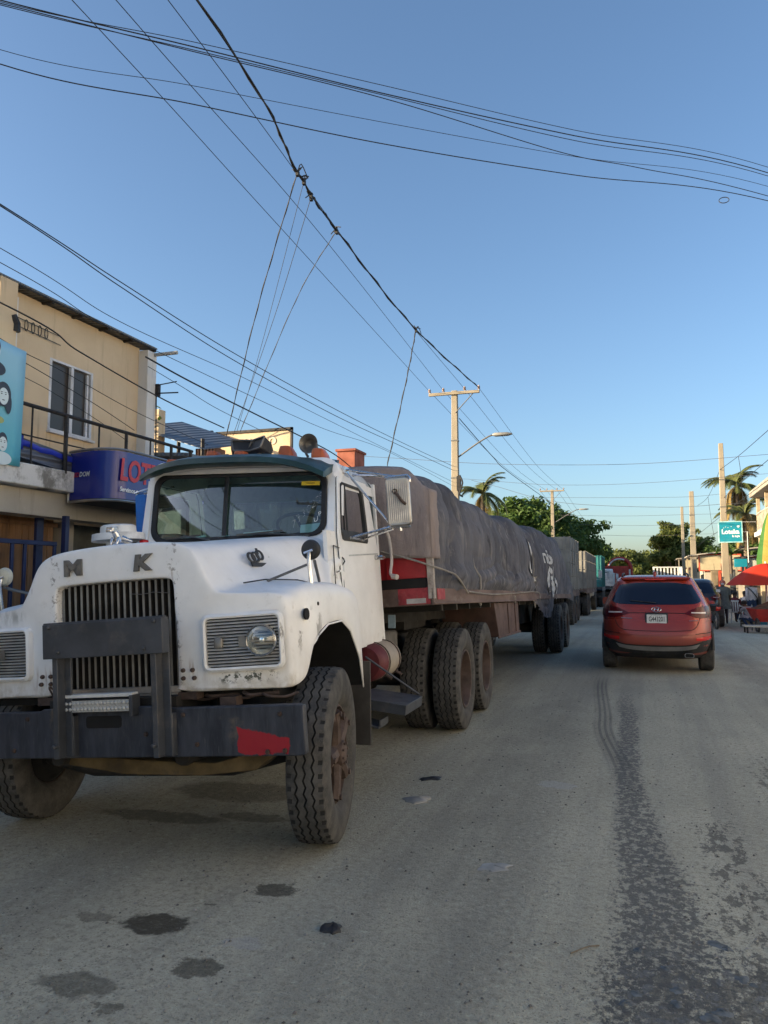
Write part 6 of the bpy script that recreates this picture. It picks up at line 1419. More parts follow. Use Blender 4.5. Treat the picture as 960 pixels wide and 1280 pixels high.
# blue lottery-shop sign wrapping round the corner of the balcony
SB = empty('shop_sign', (-6.7, 8.2, 0), (0, 0, 0), 'dark blue shop sign with big red letters, wrapped round a balcony corner', 'sign')
plan = [(-7.10, 8.02), (-6.82, 7.955), (-6.66, 7.925)]+[(-6.44-.22*cos(a)+.0, 7.925+.17*0+.0+ (1-1)*0) for a in ()]+[(-6.52, 7.93), (-6.42, 7.965), (-6.345, 8.03), (-6.31, 8.14), (-6.305, 8.3), (-6.30, 9.0), (-6.30, 10.0), (-6.30, 11.2)]
pc = [Vector((v.x, v.y, 0)) for v in catmull([(a, b, 0) for a, b in plan], 5)]
mb = MB(); mb.rings([[(p.x+6.7, p.y-8, z) for p in pc] for z in (2.625, 3.245)]); mb.build('sign_face', SIGNB, SB, ang=60)
mb = MB()
for z in (2.60, 3.265): mb.tube([(p.x+6.7, p.y-8, z) for p in pc], .018, 6)
mb.tube([(-.40, .02, 2.60), (-.40, .02, 3.265)], .018, 6); mb.tube([(.40, 3.2, 2.6), (.40, 3.2, 3.265)], .018, 6); mb.build('sign_frame', ALU, SB)
mb = MB(); mb.prism([(p.x+6.7-.02*(p.x > -6.5), p.y-8+.02) for p in pc]+[(-.40, 3.2)], 'xy', 2.595, 3.24); mb.build('sign_box', INK, SB)
mb = MB(); v, f = text_geo('LOTERIA', .40, .002, .12, .010, .82); mx = min(p.x for p in v); mb.add([(.402+p.z, .02+(p.x-mx), p.y+2.99) for p in v], f); mb.build('lettering', SIGNRED, SB)
mb = MB(); v, f = text_geo('Servimos todos los dias', .085, .001, .15, .002); mx = min(p.x for p in v); mb.add([(.402+p.z, .02+(p.x-mx), p.y+2.745) for p in v], f)
v, f = text_geo('DOM', .085, .001, .15, .003); mx = min(p.x for p in v); mb.add([(-.185+(p.x-mx)*.97, -.045-(p.x-mx)*.2, p.y+2.945) for p in v], f); mb.build('small_lettering', SIGNWH, SB)
mb = MB(); v, f = text_geo('RED', .08, .001, .15, .003); mx = max(p.x for p in v); mb.add([(-.195+(p.x-mx)*.97, -.035-(p.x-mx)*.23, p.y+2.945) for p in v], f); mb.build('small_red_lettering', SIGNRED, SB)
# ================================================================== further houses on the left
def block(name, loc, d, label, wall, roofm, storeys=1, openings=3, cat='house', over=.4, group='houses along the left side', slope=.35, rot=0):
    r = empty(name, loc, (0, 0, rot), label, cat, group); L, Dp, h = d    # length along the street, depth, height; face at local x = 0
    mb = MB(); holes = []; w_ = L/openings
    for s in range(storeys):
        z0 = s*h/storeys
        for k in range(openings):
            yc = w_*(k+.5)
            holes.append((yc-.5, yc+.5, z0+(.05 if (k % 2 == 0 and s == 0) else .9), z0+2.1))
    wall_holes(mb, 0, 0, L, 0, h, holes, .18); mb.box((-Dp/2-.1, .09, h/2), (Dp-.24, .18, h)); mb.box((-Dp/2-.1, L-.09, h/2), (Dp-.24, .18, h)); mb.box((-Dp, L/2, h/2), (.18, L, h)); mb.build('wall', wall, r)
    for (a, b, c, e) in holes:
        dr = c-int(c/(h/storeys))*(h/storeys) < .5
        mb = MB(); mb.box((-.12, (a+b)/2, (c+e)/2), (.03, b-a, e-c)); o = mb.build('door' if dr else 'window', WOOD if dr else WINDARK, r)
        mb = MB(); mb.frame([(.02, y, z) for y, z in ((a-.06, c-.06), (b+.06, c-.06), (b+.06, e+.06), (a-.06, e+.06))], [(.02, y, z) for y, z in ((a, c), (b, c), (b, e), (a, e))], (-.08, 0, 0)); mb.build('frame', WINFR, o)
    mb = MB(); mb.prism([(over, h+.0), (-Dp-over, h+slope), (-Dp-over, h+slope+.06), (over, h+.06)], 'xz', -over, L+over); mb.build('roof', roofm, r)
    return r
block('low_house', (-7.5, 11.4, -.05), (4.3, 5.5, 3.7), 'low tan shop just beyond the cream house, behind the blue sign', TANW, TIN_X, 1, 3)
# raised terrace with slanting tin canopy and red brick pier seen over the blue sign
TC = empty('roof_canopy', (0, 0, 0), (0, 0, 0), 'slanting blue-grey tin canopy over a railed terrace, left of the cream billboard', 'canopy')
mb = MB(); A = [S3(200, 533, 1, 14.2), S3(268, 557, 1, 14.2)]
z0, z1 = A[0].z, A[1].z; xa, xb = A[0].x, A[1].x
mb.add([(xa-.5, 13.8, z0-.05), (xb, 13.8, z1-.15), (xb, 15.8, z1+.30), (xa-.5, 15.8, z0+.45)]+[(xa-.5, 13.8, z0-.04), (xb, 13.8, z1-.14), (xb, 15.8, z1+.31), (xa-.5, 15.8, z0+.46)], [(0, 1, 2, 3), (7, 6, 5, 4), (0, 4, 5, 1), (1, 5, 6, 2), (2, 6, 7, 3), (3, 7, 4, 0)]); mb.build('tin_sheet', TIN_X, TC)
mb = MB()
for x in (xa-.3, (xa+xb)/2, xb-.1): mb.tube([(x, 13.9, 3.25), (x, 13.9, z1+.1)], .04, 6); mb.tube([(x, 15.6, 3.25), (x, 15.6, z1+.1)], .04, 6)
for z in (3.75, 4.15): mb.tube([(xa-.4, 13.75, z), (xb+.6, 13.75, z)], .02, 6)
for k in range(9): mb.tube([(xa-.4+(xb-xa+1)*k/8, 13.75, 3.3), (xa-.4+(xb-xa+1)*k/8, 13.75, 4.15)], .014, 5)
[b.build('railing_post', IRON, TC) for b in each(mb)]
mb = MB(); mb.box(((xa+xb)/2+.35, 14.6, 3.85), (.5, .4, 1.2)); mb.build('brick_pier', RUSTTIN, TC)
mb = MB(); mb.box((xa+.10, 13.95, 4.25), (.24, .24, 2.0)); mb.build('cream_column', CREAMW, TC)
mb = MB(); mb.box(((xa+xb)/2, 14.6, 3.22), (3.6, 2.6, .14)); mb.build('terrace_slab', SLAB, TC)
# water heater, pot plants by the canopy
mb = MB()
for k in range(70):
    p = Vector((xa-.10+rnd.gauss(0, .16), 13.6+rnd.gauss(0, .16), 4.55+rnd.gauss(0, .16)+.5*(k % 2))); a = rnd.uniform(0, 6.28); u = Vector((cos(a), sin(a), rnd.uniform(-.4, .4)))*.09; v = Vector((-sin(a), cos(a), rnd.uniform(-.5, .5)))*.05
    mb.add([p-u, p-v, p+u, p+v], [(0, 1, 2, 3)])
PL = mb.build('potted_plant', LEAF2, flat=True); tag(PL, 'dark leafy plant at the white corner of the cream house roof terrace', 'plant')
mb = MB(); mb.tube([(xa-.1, 13.6, 3.3), (xa-.1, 13.6, 4.9)], .02, 5); mb.lathe([(.001, 3.3), (.14, 3.3), (.18, 3.6), (.16, 3.62)], 'z', (xa-.1, 13.6, 0), 14); mb.build('stem', BARK, PL)
# cream billboard on a roof
BB = empty('billboard', (-8.53, 16.0, 0), (0, 0, 0), 'cream billboard with worn lettering in a dark frame, on a roof', 'billboard')
mb = MB(); mb.box((0, 0, 4.78), (1.93, .06, .62)); mb.build('board', CREAMB, BB)
mb = MB(); mb.box((0, -.04, 5.10), (2.02, .06, .06)); mb.box((-.98, -.04, 4.75), (.06, .06, .75)); mb.box((.985, -.04, 4.75), (.05, .06, .75)); mb.box((0, -.04, 4.45), (2.02, .06, .06))
for x in (-.9, .9): mb.tube([(x, .1, 3.3), (x, .1, 5.05)], .04, 6); mb.tube([(x, .1, 4.6), (x, .9, 3.4)], .03, 6)
mb.box((-1.12, -.05, 4.7), (.06, .06, .95)); mb.tube([(-1.12, -.05, 5.1), (-.95, -.05, 4.4)], .02, 6); mb.build('billboard_frame', IRON, BB)
mb = MB(); v, f = text_geo('COLMADO', .24, .01, 0, .008); mb.add([(p.x-.02, -.035-p.z, p.y+4.83) for p in v], f); mb.build('lettering', BEIGETXT, BB)
# terracotta roof box
TB2 = empty('roof_tank_house', (-7.75, 20.4, 0), (0, 0, 0), 'terracotta painted water-tank housing on a roof behind the truck cab', 'tank housing')
mb = MB(); mb.box((-.02, 0, 4.72), (.54, .8, 1.05)); mb.box((-.02, 0, 5.27), (.62, .9, .07)); mb.build('housing', BRICKRED, TB2, bevel=.01)
block('low_house', (-7.6, 15.7+.15, -.05), (5.6, 6, 4.15), 'two-storey plastered shop under the billboard, hidden mostly by the white truck', GREYC, RUSTTIN, 1, 3)
block('low_house', (-6.6, 21.8, -.05), (6.0, 6, 4.35), 'shop with a dark sagging tin roof behind the tarpaulin load', TANW, TIN_Y, 1, 3, slope=.9)
block('low_house', (-8.2, 30.5, -.05), (8, 6, 3.4), 'low grey shop beyond the tall pole with the crossarm', GREYC, RUSTTIN, 1, 4)
block('low_house', (-8.0, 42.5, -.05), (9, 6, 3.2), 'low white house under the left-hand palm', WHITEW, TIN_X, 1, 4)
block('low_house', (-8.4, 56, -.05), (12, 6, 3.6), 'cream bungalow with a tin gable beside the left trees', CREAMW, RUSTTIN, 1, 5)
# the row continues behind the viewpoint and shades the street
block('unseen_house', (-7.4, -3.2, -.05), (5.8, 8, 4.6), 'two-storey tan house just behind the viewpoint', TANW, TIN_Y, 2, 3)
block('unseen_house', (-7.4, -30, -.05), (13.5, 8, 4.7), 'cream house far behind the viewpoint, beyond a gap left for sunlight', CREAMW, RUSTTIN, 2, 6)  # gap in the row left open so sun lights the ground behind the viewpoint
# unseen white houses added across the street to bounce sunlight into the shade
BOUNCEW = plaster('bounce_white_plaster', (.70, .71, .71), (.76, .77, .78), (.55, .54, .52))  # kept very white so the added houses bounce more sunlight
GR = 'unseen houses added on the right for bounce light'
block('unseen_house', (9.4, 19.5, -.1), (12, 7, 6.6), 'unseen white house added for bounce light, beside the pole where the crossing wires end', BOUNCEW, TIN_Y, 2, 5, group=GR, rot=pi)
block('unseen_house', (9.4, 6.5, -.1), (13, 7, 7.0), 'unseen white house added for bounce light, level with the viewpoint on the right', BOUNCEW, RUSTTIN, 2, 5, group=GR, rot=pi)
block('unseen_house', (9.4, -7.5, -.1), (16, 7, 6.6), 'long unseen pale house added for bounce light, right and behind the viewpoint', BOUNCEW, TIN_X, 2, 6, group=GR, rot=pi)
block('unseen_house', (-12.6, -2.5, -.05), (9.5, 5, 5.5), 'unseen grey house added to block the sun, left of the cream house', GREYC, RUSTTIN, 2, 3)  # added to keep sun from reaching the cab and tarpaulin over the terrace
# ================================================================== right side
RH = empty('balcony_house', (5.5, 33.2, -.05), (0, 0, 0), 'two-storey wooden house with an upstairs balcony and railing, at the right edge', 'house')
mb = MB(); mb.box((2.6, 4, 1.9), (4.6, 8, 3.8)); mb.box((3.0, 4, 5.1), (3.8, 8, 2.4)); mb.build('wall', dirty('grey_brown_boards', (.20, .17, .14), .85, 0, .3, (.1, .08, .06), .4, 3, 30, .2, (1, 1, .4)), RH)
mb = MB(); mb.box((2.4, 4, 3.92), (5.0, 8.6, .22)); mb.build('balcony_floor', WHITEW, RH, bevel=.02)
mb = MB(); mb.prism([(-.25, 5.75), (-.25, 6.05), (2.4, 6.9), (5.2, 6.05), (5.2, 5.75)], 'xz', -.5, 8.4); mb.build('roof', dirty('pale_fascia', (.36, .33, .28), .8), RH, bevel=.02)
mb = MB()
for y in (-.15, 2.6, 5.4, 8.1): mb.box((.10, y, 4.95), (.16, .16, 1.85)); mb.box((.15, y, 1.9), (.18, .18, 3.75))
for x in (1.2, 2.4, 3.6): mb.box((x, -.15, 4.95), (.14, .14, 1.85))
cc_ = dirty('cream_columns', (.42, .34, .23), .8); [b.build('column', cc_, RH, bevel=.01) for b in each(mb)]
mb = MB(); 
for z in (4.1, 4.95): mb.box((.05, 4, z), (.05, 8.2, .06)); mb.box((2.3, -.22, z), (4.6, .05, .06))
for k in range(40): mb.box((.05, -.1+8.2*k/39, 4.5), (.03, .05, .85))
for k in range(22): mb.box((.1+4.4*k/21, -.22, 4.5), (.05, .03, .85))
mb.build('balustrade', dirty('pale_balusters', (.45, .40, .33), .8), RH)
for y in (1.5, 4.2, 6.8):
    mb = MB(); mb.box((1.09, y, 5.0), (.02, .9, 1.6)); mb.build('window', WINDARK, RH)
for y in (1.2, 3.6, 6.2):
    mb = MB(); mb.box((.29, y, 1.3), (.02, 1.2, 2.4)); mb.build('door', IRON, RH)
def shed(loc, d, label, wall, signm, rot=0):
    r = empty('roadside_kiosk', loc, (0, 0, rot), label, 'kiosk'); L, Dp, h = d
    mb = MB(); mb.box((Dp/2, L/2, h/2), (Dp, L, h)); mb.build('wall', wall, r)
    mb = MB(); mb.prism([(-.9, h+.15), (Dp+.3, h+.65), (Dp+.3, h+.72), (-.9, h+.22)], 'xz', -.4, L+.3); mb.build('roof', dirty('pale_tin', (.42, .38, .32), .6, .2), r)
    for y in (-.2, L): 
        mb = MB(); mb.box((-.75, y, h/2+.08), (.09, .09, h+.15)); mb.build('post', POLE, r)
    mb = MB(); mb.box((-.02, L/2, 1.1), (.03, L*.5, 2.0)); mb.build('door', BLACKV, r)
    mb = MB(); mb.box((.85, -.10, h-.25), (2.3, .06, .95)); s = mb.build('sign_board', signm, r)
    mb = MB(); mb.frame([(.85+a, -.14, h-.25+b) for a, b in rrect(2.38, 1.03, .01, 1)], [(.85+a, -.14, h-.25+b) for a, b in rrect(2.24, .89, .01, 1)], (0, .05, 0)); mb.build('sign_trim', REDTRIM, s)
    return r
shed((3.75, 50.5, -.06), (4, 3.2, 3.05), 'kiosk with red-trimmed cream sign board behind the teal sign pole', TANW, KIOSKY)
shed((5.6, 44.6, -.06), (3, 3.0, 2.7), 'low dark stall between the teal sign pole and the balcony house', dirty('dark_stall_boards', (.09, .07, .055), .9), dirty('pale_sign', (.5, .5, .45), .7))
tag(MB().box((4.95, 43.4, 2.55), (.62, .05, .42)).build('small_sign', SIGNTEAL, bevel=.01), 'small teal sign board under the red umbrella line, right of the pale pole', 'sign')
shed((4.2, 76, -.06), (6, 5, 3.6), 'far pale shop beyond the two close poles', CREAMW, KIOSKY)
for x, y, c, lab in ((3.95, 46.5, TWIG, 'dull yellow-brown cloth hanging at the kiosk front'), (4.35, 46.8, REDTRIM, 'red goods hanging beside the pale pole'), (4.75, 45.2, DKSTEEL, 'dark goods rack right of the pale pole')):
    mb = MB(); mb.rings([[(x-.2+.4*i/6, y+.04*noise.noise((i*.8, j*.5, x)), .9+1.3*j/6) for i in range(7)] for j in range(7)]); mb.tube([(x-.25, y, 2.22), (x+.25, y, 2.22)], .015, 5); mb.tube([(x, y, 2.2), (x, y+.3, 2.6)], .012, 5); tag(mb.build('hanging_goods', c, solid=.01), lab, 'goods', 'goods hanging at the stalls')
# ================================================================== trees
def blade_cloud(mb, c, rad, n, size, rng):
    for _ in range(n):
        d = Vector((rng.gauss(0, 1), rng.gauss(0, 1), rng.gauss(0, 1))).normalized()*(rng.random()**.45)
        p = Vector((c[0]+d.x*rad[0], c[1]+d.y*rad[1], c[2]+d.z*rad[2])); nrm = (d+Vector((rng.gauss(0, .5), rng.gauss(0, .5), rng.gauss(.35, .5)))).normalized()
        u = nrm.orthogonal().normalized(); v = nrm.cross(u); a = rng.uniform(0, 6.28); u, v = u*cos(a)+v*sin(a), v*cos(a)-u*sin(a); s = size*rng.uniform(.6, 1.4)
        mb.add([p-u*s, p-v*s*.42+nrm*s*.12, p+u*s, p+v*s*.42+nrm*s*.12], [(0, 1, 2, 3)])
def tree(loc, h, R, label, lm, n=6000, size=.22, seed=1, base=.25, group='trees along the street', flat_=1.0):
    rng = random.Random(seed); r = empty('broadleaf_tree', loc, (0, 0, 0), label, 'tree', group)
    mb = MB(); mb.tube([(0, 0, -.1), (.1, 0, h*.2), (-.05, .1, h*.42), (.05, 0, h*.7)], [.26, .05], 8, smooth=4); crowns = []
    K = 22
    for k in range(K):
        a = 2*pi*k/K*2.4+rng.uniform(-.3, .3); t = (k+.5)/K; rr = R*(.80-.55*abs(t-.35))*rng.uniform(.7, 1.1); z = h*(base+.12)+h*(1-base-.24)*t; p = Vector((rr*cos(a), rr*sin(a), z))
        if k == K-1: p = Vector((rng.uniform(-.3, .3), 0, h*.87))
        mb.tube([(0, 0, h*(.15+.45*t)), p*.6+Vector((0, 0, h*.1*t)), p], [.09, .02], 5, smooth=3); crowns.append((p, R*rng.uniform(.26, .42)))
        for q in range(2): crowns.append((p+Vector((rng.gauss(0, R*.25), rng.gauss(0, R*.25), rng.gauss(0, h*.055))), R*rng.uniform(.14, .26)))
    mb.build('trunk', BARK, r)
    mb = MB(); tot = sum(c[1]**2 for c in crowns)
    for p, cr in crowns: blade_cloud(mb, p, (cr, cr, cr*.72*flat_), int(n*cr*cr/tot), size, rng)
    mb.build('crown', lm, r, flat=True); return r
tree((-8.6, 55, 0), 8.0, 2.8, 'bright green tree just left of the farther pole, above the tarpaulin', LEAF1, 6500, .20, 3)
tree((-12.5, 57, 0), 7.8, 3.0, 'rounded green tree farthest left above the tarpaulin', LEAF1, 5000, .20, 4)
tree((-7.9, 66.5, 0), 8.7, 3.6, 'big dark green tree right behind the farther street lamp', LEAF2, 8500, .22, 5)
tree((-6.9, 78, 0), 8.4, 4.2, 'wide dark tree whose crown slopes down over the lorries to the road', LEAF2, 9000, .24, 6)
tree((-5.6, 90, 0), 6.4, 3.6, 'lower dark tree at the far end of the lorry row', LEAF2, 7000, .26, 7)
tree((-11, 74, 0), 9.6, 3.6, 'tall loose tree behind the big dark tree', LEAF3, 6000, .24, 8)
tree((3.0, 84, 0), 8.2, 2.5, 'olive green tree in the middle distance left of the two close poles', LEAF3, 9000, .22, 9)
tree((5.4, 88, 0), 6.9, 2.9, 'olive tree immediately behind the two close poles', LEAF3, 7000, .22, 10)
tree((7.8, 68, 0), 5.6, 2.6, 'dark tree behind the kiosk right of the two close poles', LEAF2, 6000, .20, 11)
tree((7.2, 58, 0), 4.8, 2.0, 'small dark tree behind the teal sign', LEAF2, 5000, .17, 12)
tree((-2.5, 128, 0), 7.0, 4.5, 'hazy green tree at the road end, left of the gap of sky', LEAF3, 5000, .34, 13)
tree((3.0, 140, 0), 7.2, 5.0, 'hazy olive tree closing the end of the road', LEAF3, 5000, .36, 14)
tree((-9, 135, 0), 8.0, 5.0, 'far hazy tree behind the red hooped truck', LEAF3, 5000, .36, 15)
mb = MB(); rng = random.Random(5)
for k in range(60): blade_cloud(mb, (-70+140*k/59, 165+rng.uniform(-12, 12), rng.uniform(1.5, 4)), (4, 4, rng.uniform(2.5, 3.5)), 170, .6, rng)
tag(mb.build('woods', LEAF3, flat=True), 'distant olive woods behind the end of the road', 'woods', kind='stuff')
def palm(loc, h, fl, n, label, seed, lean=(0, 0), dead=4, vis=True):
    rng = random.Random(seed); r = empty('palm_tree', loc, (0, 0, 0), label, 'palm tree', 'palms')
    top = Vector((lean[0], lean[1], h)); mb = MB(); mb.tube([(0, 0, -.1), (lean[0]*.3, lean[1]*.3, h*.4), top], [.20, .12], 10, smooth=8)
    for k in range(int(h*4)): t = k/(h*4); mb.lathe([(.21-.07*t, -.02), (.225-.07*t, 0), (.21-.07*t, .02)], 'z', top*(t)+Vector((-lean[0]*.2*sin(pi*t), 0, 0)), 10)
    mb.build('trunk', BARK, r)
    mb = MB()
    for k in range(n):
        a = 2*pi*k/n*1.618+rng.uniform(-.2, .2); up = 1.45-2.15*(k/n)+rng.uniform(-.12, .12); dry = k >= n-dead; d = Vector((cos(a), sin(a), 0)); P = []
        x, z, ang = 0, 0, up
        for q in range(15): P.append(top+d*x+Vector((0, 0, z))); x += fl/14*cos(ang); z += fl/14*sin(ang); ang -= (.105 if not dry else .19)*(1+.4*q/14); ang = max(ang, -1.45)
        mb.tube(P, [.03, .006], 4, m=1 if dry else 0)
        side = d.cross(Vector((0, 0, 1)))
        for q in range(1, 15):
            for sub in range(3):
                if q == 14 and sub: continue
                p = P[q].lerp(P[min(q+1, 14)], sub/3); t = (P[min(q+1, 14)]-P[q-1]).normalized(); ln = fl*.24*sin(pi*min(1, (q+1+sub/3)/16)**.8)+.1
                for s in (-1, 1):
                    e = p+(side*s*.75+t*.65+Vector((0, 0, -.35+rng.uniform(-.15, .1)))).normalized()*ln; wv = t*.035
                    mb.add([p-wv, p+wv, e], [(0, 1, 2)], 1 if dry else 0)
    mb.build('crown', [LEAFP, LEAFD], r, flat=True); return r
palm((-8.75, 45, 0), 6.75, 2.1, 20, 'coconut palm rising behind the tarpaulin, left of the dark trees', 2)
palm((6.15, 53, 0), 7.6, 2.3, 34, 'tall palm with drying lower fronds behind the teal sign', 3, (-.2, 0), 11)
palm((5.75, 47.5, 0), 5.3, 1.9, 26, 'shorter palm with yellow hanging fronds below the tall palm', 8, (0, 0), 14)
def banana(loc, label, seed):
    rng = random.Random(seed); mb = MB()
    for k in range(9):
        a = 2*pi*k/9+rng.uniform(-.3, .3); d = Vector((cos(a), sin(a), 0)); sd = d.cross(Vector((0, 0, 1))); L = rng.uniform(.8, 1.2); rows_ = []
        for q in range(8): t = q/7; p = d*(L*t*.9)+Vector((0, 0, .9+L*(t*1.1-1.0*t*t))); w_ = .16*sin(pi*min(1, t*.92+.08))+.01; rows_.append([p-sd*w_+Vector((0, 0, .04)), p, p+sd*w_+Vector((0, 0, .04))])
        mb.rings(rows_)
    o = mb.build('banana_plant', LEAF1); o.location = loc; tag(o, label, 'plant'); s = MB(); s.tube([(0, 0, -.0), (0, 0, .95)], .08, 8); s.build('stem', BARK, o)
banana((4.55, 44.0, 2.6-.9+.3), 'broad-leaved plant on the stall roof between the pale pole and the balcony house', 4)
# ================================================================== ground
def road():
    m = M('dusty_road', .9, 0, .3); x, y, z = m.xyz()
    big = m.noise(.35, 5, .6); mid = m.noise(1.8, 6, .65, (1.2, .6, 1), (3, 1, 0)); fine = m.noise(26, 5, .7); grit = m.noise(85, 3, .65); pit = m.vor(55)
    k = m.mix(big.step(.3, .7), (0.400, 0.373, 0.282), (0.509, 0.470, 0.356)); k = m.mix(mid.step(.42, .68, 0, .5), k, (0.356, 0.331, 0.252)); lane = m.noise(1.0, 4, .6, (2.6, .10, 1), (2, 2, 2)); k = m.mix(lane.step(.40, .66, 0, .45), k, (0.236, 0.222, 0.184)); k = m.mix(fine.step(.50, .64, 0, .62), k, (0.250, 0.231, 0.174)); k = m.mix(m.noise(48, 4, .7, None, (5, 5, 5)).step(.56, .66, 0, .6), k, (0.179, 0.158, 0.114)); k = m.mix(fine.step(.46, .28, 0, .5), k, (0.600, 0.600, 0.461))
    k = m.mix(grit.step(.57, .68, 0, .8), k, (0.163, 0.150, 0.115)); k = m.mix(grit.step(.36, .26, 0, .6), k, (0.600, 0.600, 0.540))
    wob = m.noise(1.3, 4, .6, None, (9, 0, 0))*.22-.11; rag = m.noise(7, 6, .7, (1.6, .7, 1), (0, 4, 0)); rag2 = m.noise(16, 4, .65, (1.2, .9, 1), (6, 4, 0))
    def band(xc, hw, soft, y0, y1, y2, y3):
        d = ((x+wob*.6)-xc).abs(); return d.step(hw+soft, max(.0, hw-soft))*y.step(y0, y1)*y.step(y3, y2)
    # the main dark tyre track: narrow far off, spreading and breaking up towards the viewer
    xc = y.step(3.0, 7.0, .08, -.14)+y.step(7., 13., 0, -.10); hw = y.step(2.6, 6.5, .30, .13)
    d = ((x+wob*.5)-xc).abs(); t1 = (d/hw).step(1.25, .45)*y.step(14.2, 9.0)*y.step(1.8, 3.2, .7, 1)
    spk = m.noise(30, 6, .8, (1.1, .8, 1), (8, 1, 3))
    t1 = (spk+t1*rag2.step(.34, .58, .35, 1)*.235).step(.615, .69); k = m.mix(t1*.80, k, (.085, .081, .074))
    xl = y.step(6.3, 9.0, -.16, -.42)+y.step(8.5, 13., 0, -.20); d2 = ((x+wob*.35)-xl).abs(); t2 = (d2/.11).step(1.2, .5)*y.step(5.9, 7.4)*y.step(14., 12.)
    rib = (((x-xl)*105)._m('SINE')).step(-.3, .5, .45, 1); k = m.mix(t2*rib*.62, k, (.075, .073, .07))
    t3 = band(.42, .13, .10, 2.6, 3.6, 5.2, 6.2)*rag.step(.45, .55); t3 = (spk+t3*.27).step(.64, .70); k = m.mix(t3*.72, k, (.075, .072, .065))
    t4 = band(.95, .16, .10, 3.2, 4.4, 6.8, 8.5)*rag.step(.47, .56)*rag2.step(.35, .5); t4 = (spk+t4*.26).step(.64, .70); k = m.mix(t4*.68, k, (.085, .08, .068))
    t5 = band(-1.05, .30, .25, 2.2, 3.2, 9., 13.)*mid.step(.3, .6, .4, 1); k = m.mix(t5*.28, k, (.10, .098, .092))
    t6 = band(-.70, .16, .16, 2.0, 3.0, 14., 22.)*fine.step(.3, .6, .4, 1); k = m.mix(t6*.20, k, (.10, .098, .092))
    t7 = band(1.75, .30, .2, 6.5, 8., 24., 34.)*mid.step(.3, .55, .3, 1); k = m.mix(t7*.35, k, (.10, .10, .10))
    t8 = band(-.85, 1.4, 1.2, 8., 16., 60., 90.); k = m.mix(t8*.18, k, (.12, .12, .12))
    # oil drips
    warp = m.noise(11, 7, .72, None, (1, 6, 2))*.26-.13; warp2 = m.noise(8, 7, .72, None, (7, 2, 2))*.2-.1
    def spot(cx, cy, rx, ry, amt, c=(.050, .043, .030), e=(.72, 1.0)):
        nonlocal k
        a = ((x+warp-cx)/rx); b = ((y+warp2-cy)/ry); dd = (a*a+b*b).pow(.5); f = dd.step(e[1], e[0])*fine.step(.25, .5, .7, 1); k = m.mix(f*amt, k, c)
    spot(-2.15, 3.16, .19, .12, .92); spot(-1.80, 3.67, .13, .10, .8); spot(-1.75, 2.85, .12, .085, .72); spot(-2.12, 2.60, .20, .10, .55); spot(-2.45, 3.15, .12, .06, .45); spot(-2.02, 3.42, .04, .025, .6); spot(-1.9, 2.5, .05, .03, .6)
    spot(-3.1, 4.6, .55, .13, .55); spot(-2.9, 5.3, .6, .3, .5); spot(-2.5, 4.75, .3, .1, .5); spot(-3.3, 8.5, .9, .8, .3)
    spot(-.65, 6.18, .16, .13, .55, (.40, .39, .37)); spot(-1.67, 3.10, .12, .06, .42, (.36, .35, .34)); 
    # cobbles showing through where the dust is worn away
    vv = m.vor(9.5, (1.6, 1, 1)); worn = band(.40, .60, .25, -2, -1, 3.3, 3.85)*rag.step(.30, .5); st = vv.step(.52, .40); k = m.mix((spk+worn*.26).step(.62, .70)*.7, k, (.08, .077, .07)); k = m.mix(worn*st*rag2.step(.46, .54)*.4, k, (.22, .225, .22))
    edge = x.abs().step(4.1, 5.2); k = m.mix(edge*.6, k, (.25, .22, .18))
    m.base(k); h = fine*.6+grit*.6+mid*.5; m.bump(h, .9, .02)
    m.rough((t1*.35+spotless(m)).max(0.)._m('MULTIPLY', -.5)+.92); return m.m
def spotless(m): return m.noise(3, 2, .5)*.1
ROAD = road()
xs = sorted(set([-140, -60, -25, -12, -8, -6.3, -5, -4, -3, -2.5, -1.7, -1, 0, 1, 1.5, 2, 3, 4.3, 5, 7, 12, 25, 60, 140])); ysg = [-80, -30, -10, 0, 2, 4, 6, 8, 10, 14, 20, 30, 45, 70, 110, 180, 400]
mb = MB(); mb.rings([[(x, y, ground(x)) for x in xs] for y in ysg]); tag(mb.build('ground', ROAD, ang=180), kind='structure')
mb = MB(); mb.box((-6.75, 40, -.02), (.9, 150, .15)); mb.box((-6.26, 40, -.025), (.10, 150, .16)); tag(mb.build('pavement', GREYC, bevel=.01), kind='structure')
mb = MB(); mb.box((5.2, 62, -.06), (1.6, 60, .12)); tag(mb.build('pavement', GREYC, bevel=.01), kind='structure')
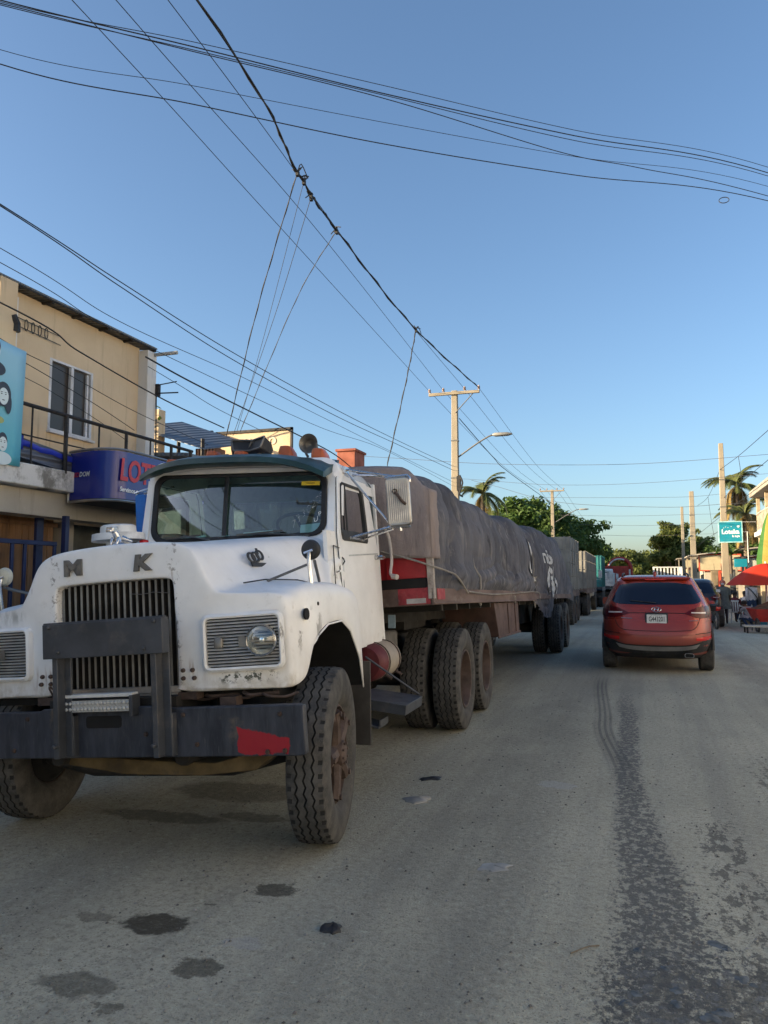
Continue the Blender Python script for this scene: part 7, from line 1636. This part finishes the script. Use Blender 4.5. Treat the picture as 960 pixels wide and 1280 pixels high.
# loose things on the road
rng = random.Random(12)
def lump(name, x, y, r, hgt, mat, label, cat, seed, sx=1., group=None):
    mb = MB(); rows_ = []
    for j in range(6):
        t = j/5; row = []
        for k in range(14):
            a = 2*pi*k/14; q = (1-t**2)**.5*(1+.8*noise.noise((cos(a)*1.9+seed, sin(a)*1.9, t*.5))); row.append((r*sx*q*cos(a), r*q*sin(a), hgt*t*(1+.6*noise.noise((cos(a)*2, sin(a)*2+seed, t*2)))))
        rows_.append(row)
    mb.rings(rows_, close=True, cap=True); o = mb.build(name, mat, ang=50); o.location = (x, y, ground(x)-.004); o.rotation_euler = (0, 0, rng.uniform(0, 6)); tag(o, label, cat, group); return o
lump('rubber_scrap', -1.35, 3.34, .055, .03, SCRAP, 'small black crumpled scrap on the road between the oil stains and the tyre track', 'scrap', 3)
lump('rubber_scrap', -1.62, 6.05, .06, .02, SCRAP, 'black flake on the road just beside the front wheel of the white truck', 'scrap', 5, 1.6)
lump('paper_litter', -.80, 4.33, .07, .012, dirty('dull_litter', (.34, .33, .30), .9), 'thin pale scrap of litter in the middle of the road', 'litter', 8, 1.5)
lump('paper_litter', -1.55, 5.45, .08, .025, dirty('grey_litter', (.27, .26, .24), .9), 'greyish crumpled litter on the road right of the front wheel', 'litter', 9, 1.4)
mb = MB(); mb.tube([(-.32, 3.44, .006), (-.27, 3.50, .009), (-.25, 3.52, .010), (-.21, 3.55, .006)], .0028, 6); mb.tube([(-.25, 3.52, .012), (-.235, 3.51, .016)], .002, 5); tag(mb.build('twig', TWIG), 'thin dry twig lying on the road left of the dark track', 'twig')
for i in range(26):
    x = rng.uniform(-.1, .75); y = rng.uniform(2.75, 3.75); o = lump('road_stone', x, y, rng.uniform(.016, .042), rng.uniform(.006, .013), STONE, 'flat blue-grey stone showing through the worn road at the lower right corner', 'stone', 20+i, rng.uniform(.9, 1.7), 'flat stones in the worn track')
mb = MB()
for i in range(7000):
    x = rng.uniform(-4.2, 3.5); y = 2+14*rng.random()**2.2; s = .0025+.009*rng.random()**2.5; p = Vector((x, y, ground(x)+s*.3)); a = rng.uniform(0, 6.28); u = Vector((cos(a), sin(a), 0))*s; v = Vector((-sin(a), cos(a), 0))*s*.8; w_ = Vector((0, 0, s*.7))
    mb.add([p-u, p-v, p+u*.9, p+v, p+w_], [(0, 1, 4), (1, 2, 4), (2, 3, 4), (3, 0, 4)], rng.choice((0, 0, 1)))
tag(mb.build('gravel', [dirty('grit', (.13, .12, .11), .95), dirty('pale_grit', (.30, .29, .27), .95)], flat=True), 'loose grit scattered over the dusty road', 'gravel', kind='stuff')
# sky is the world; rope coils etc. end here
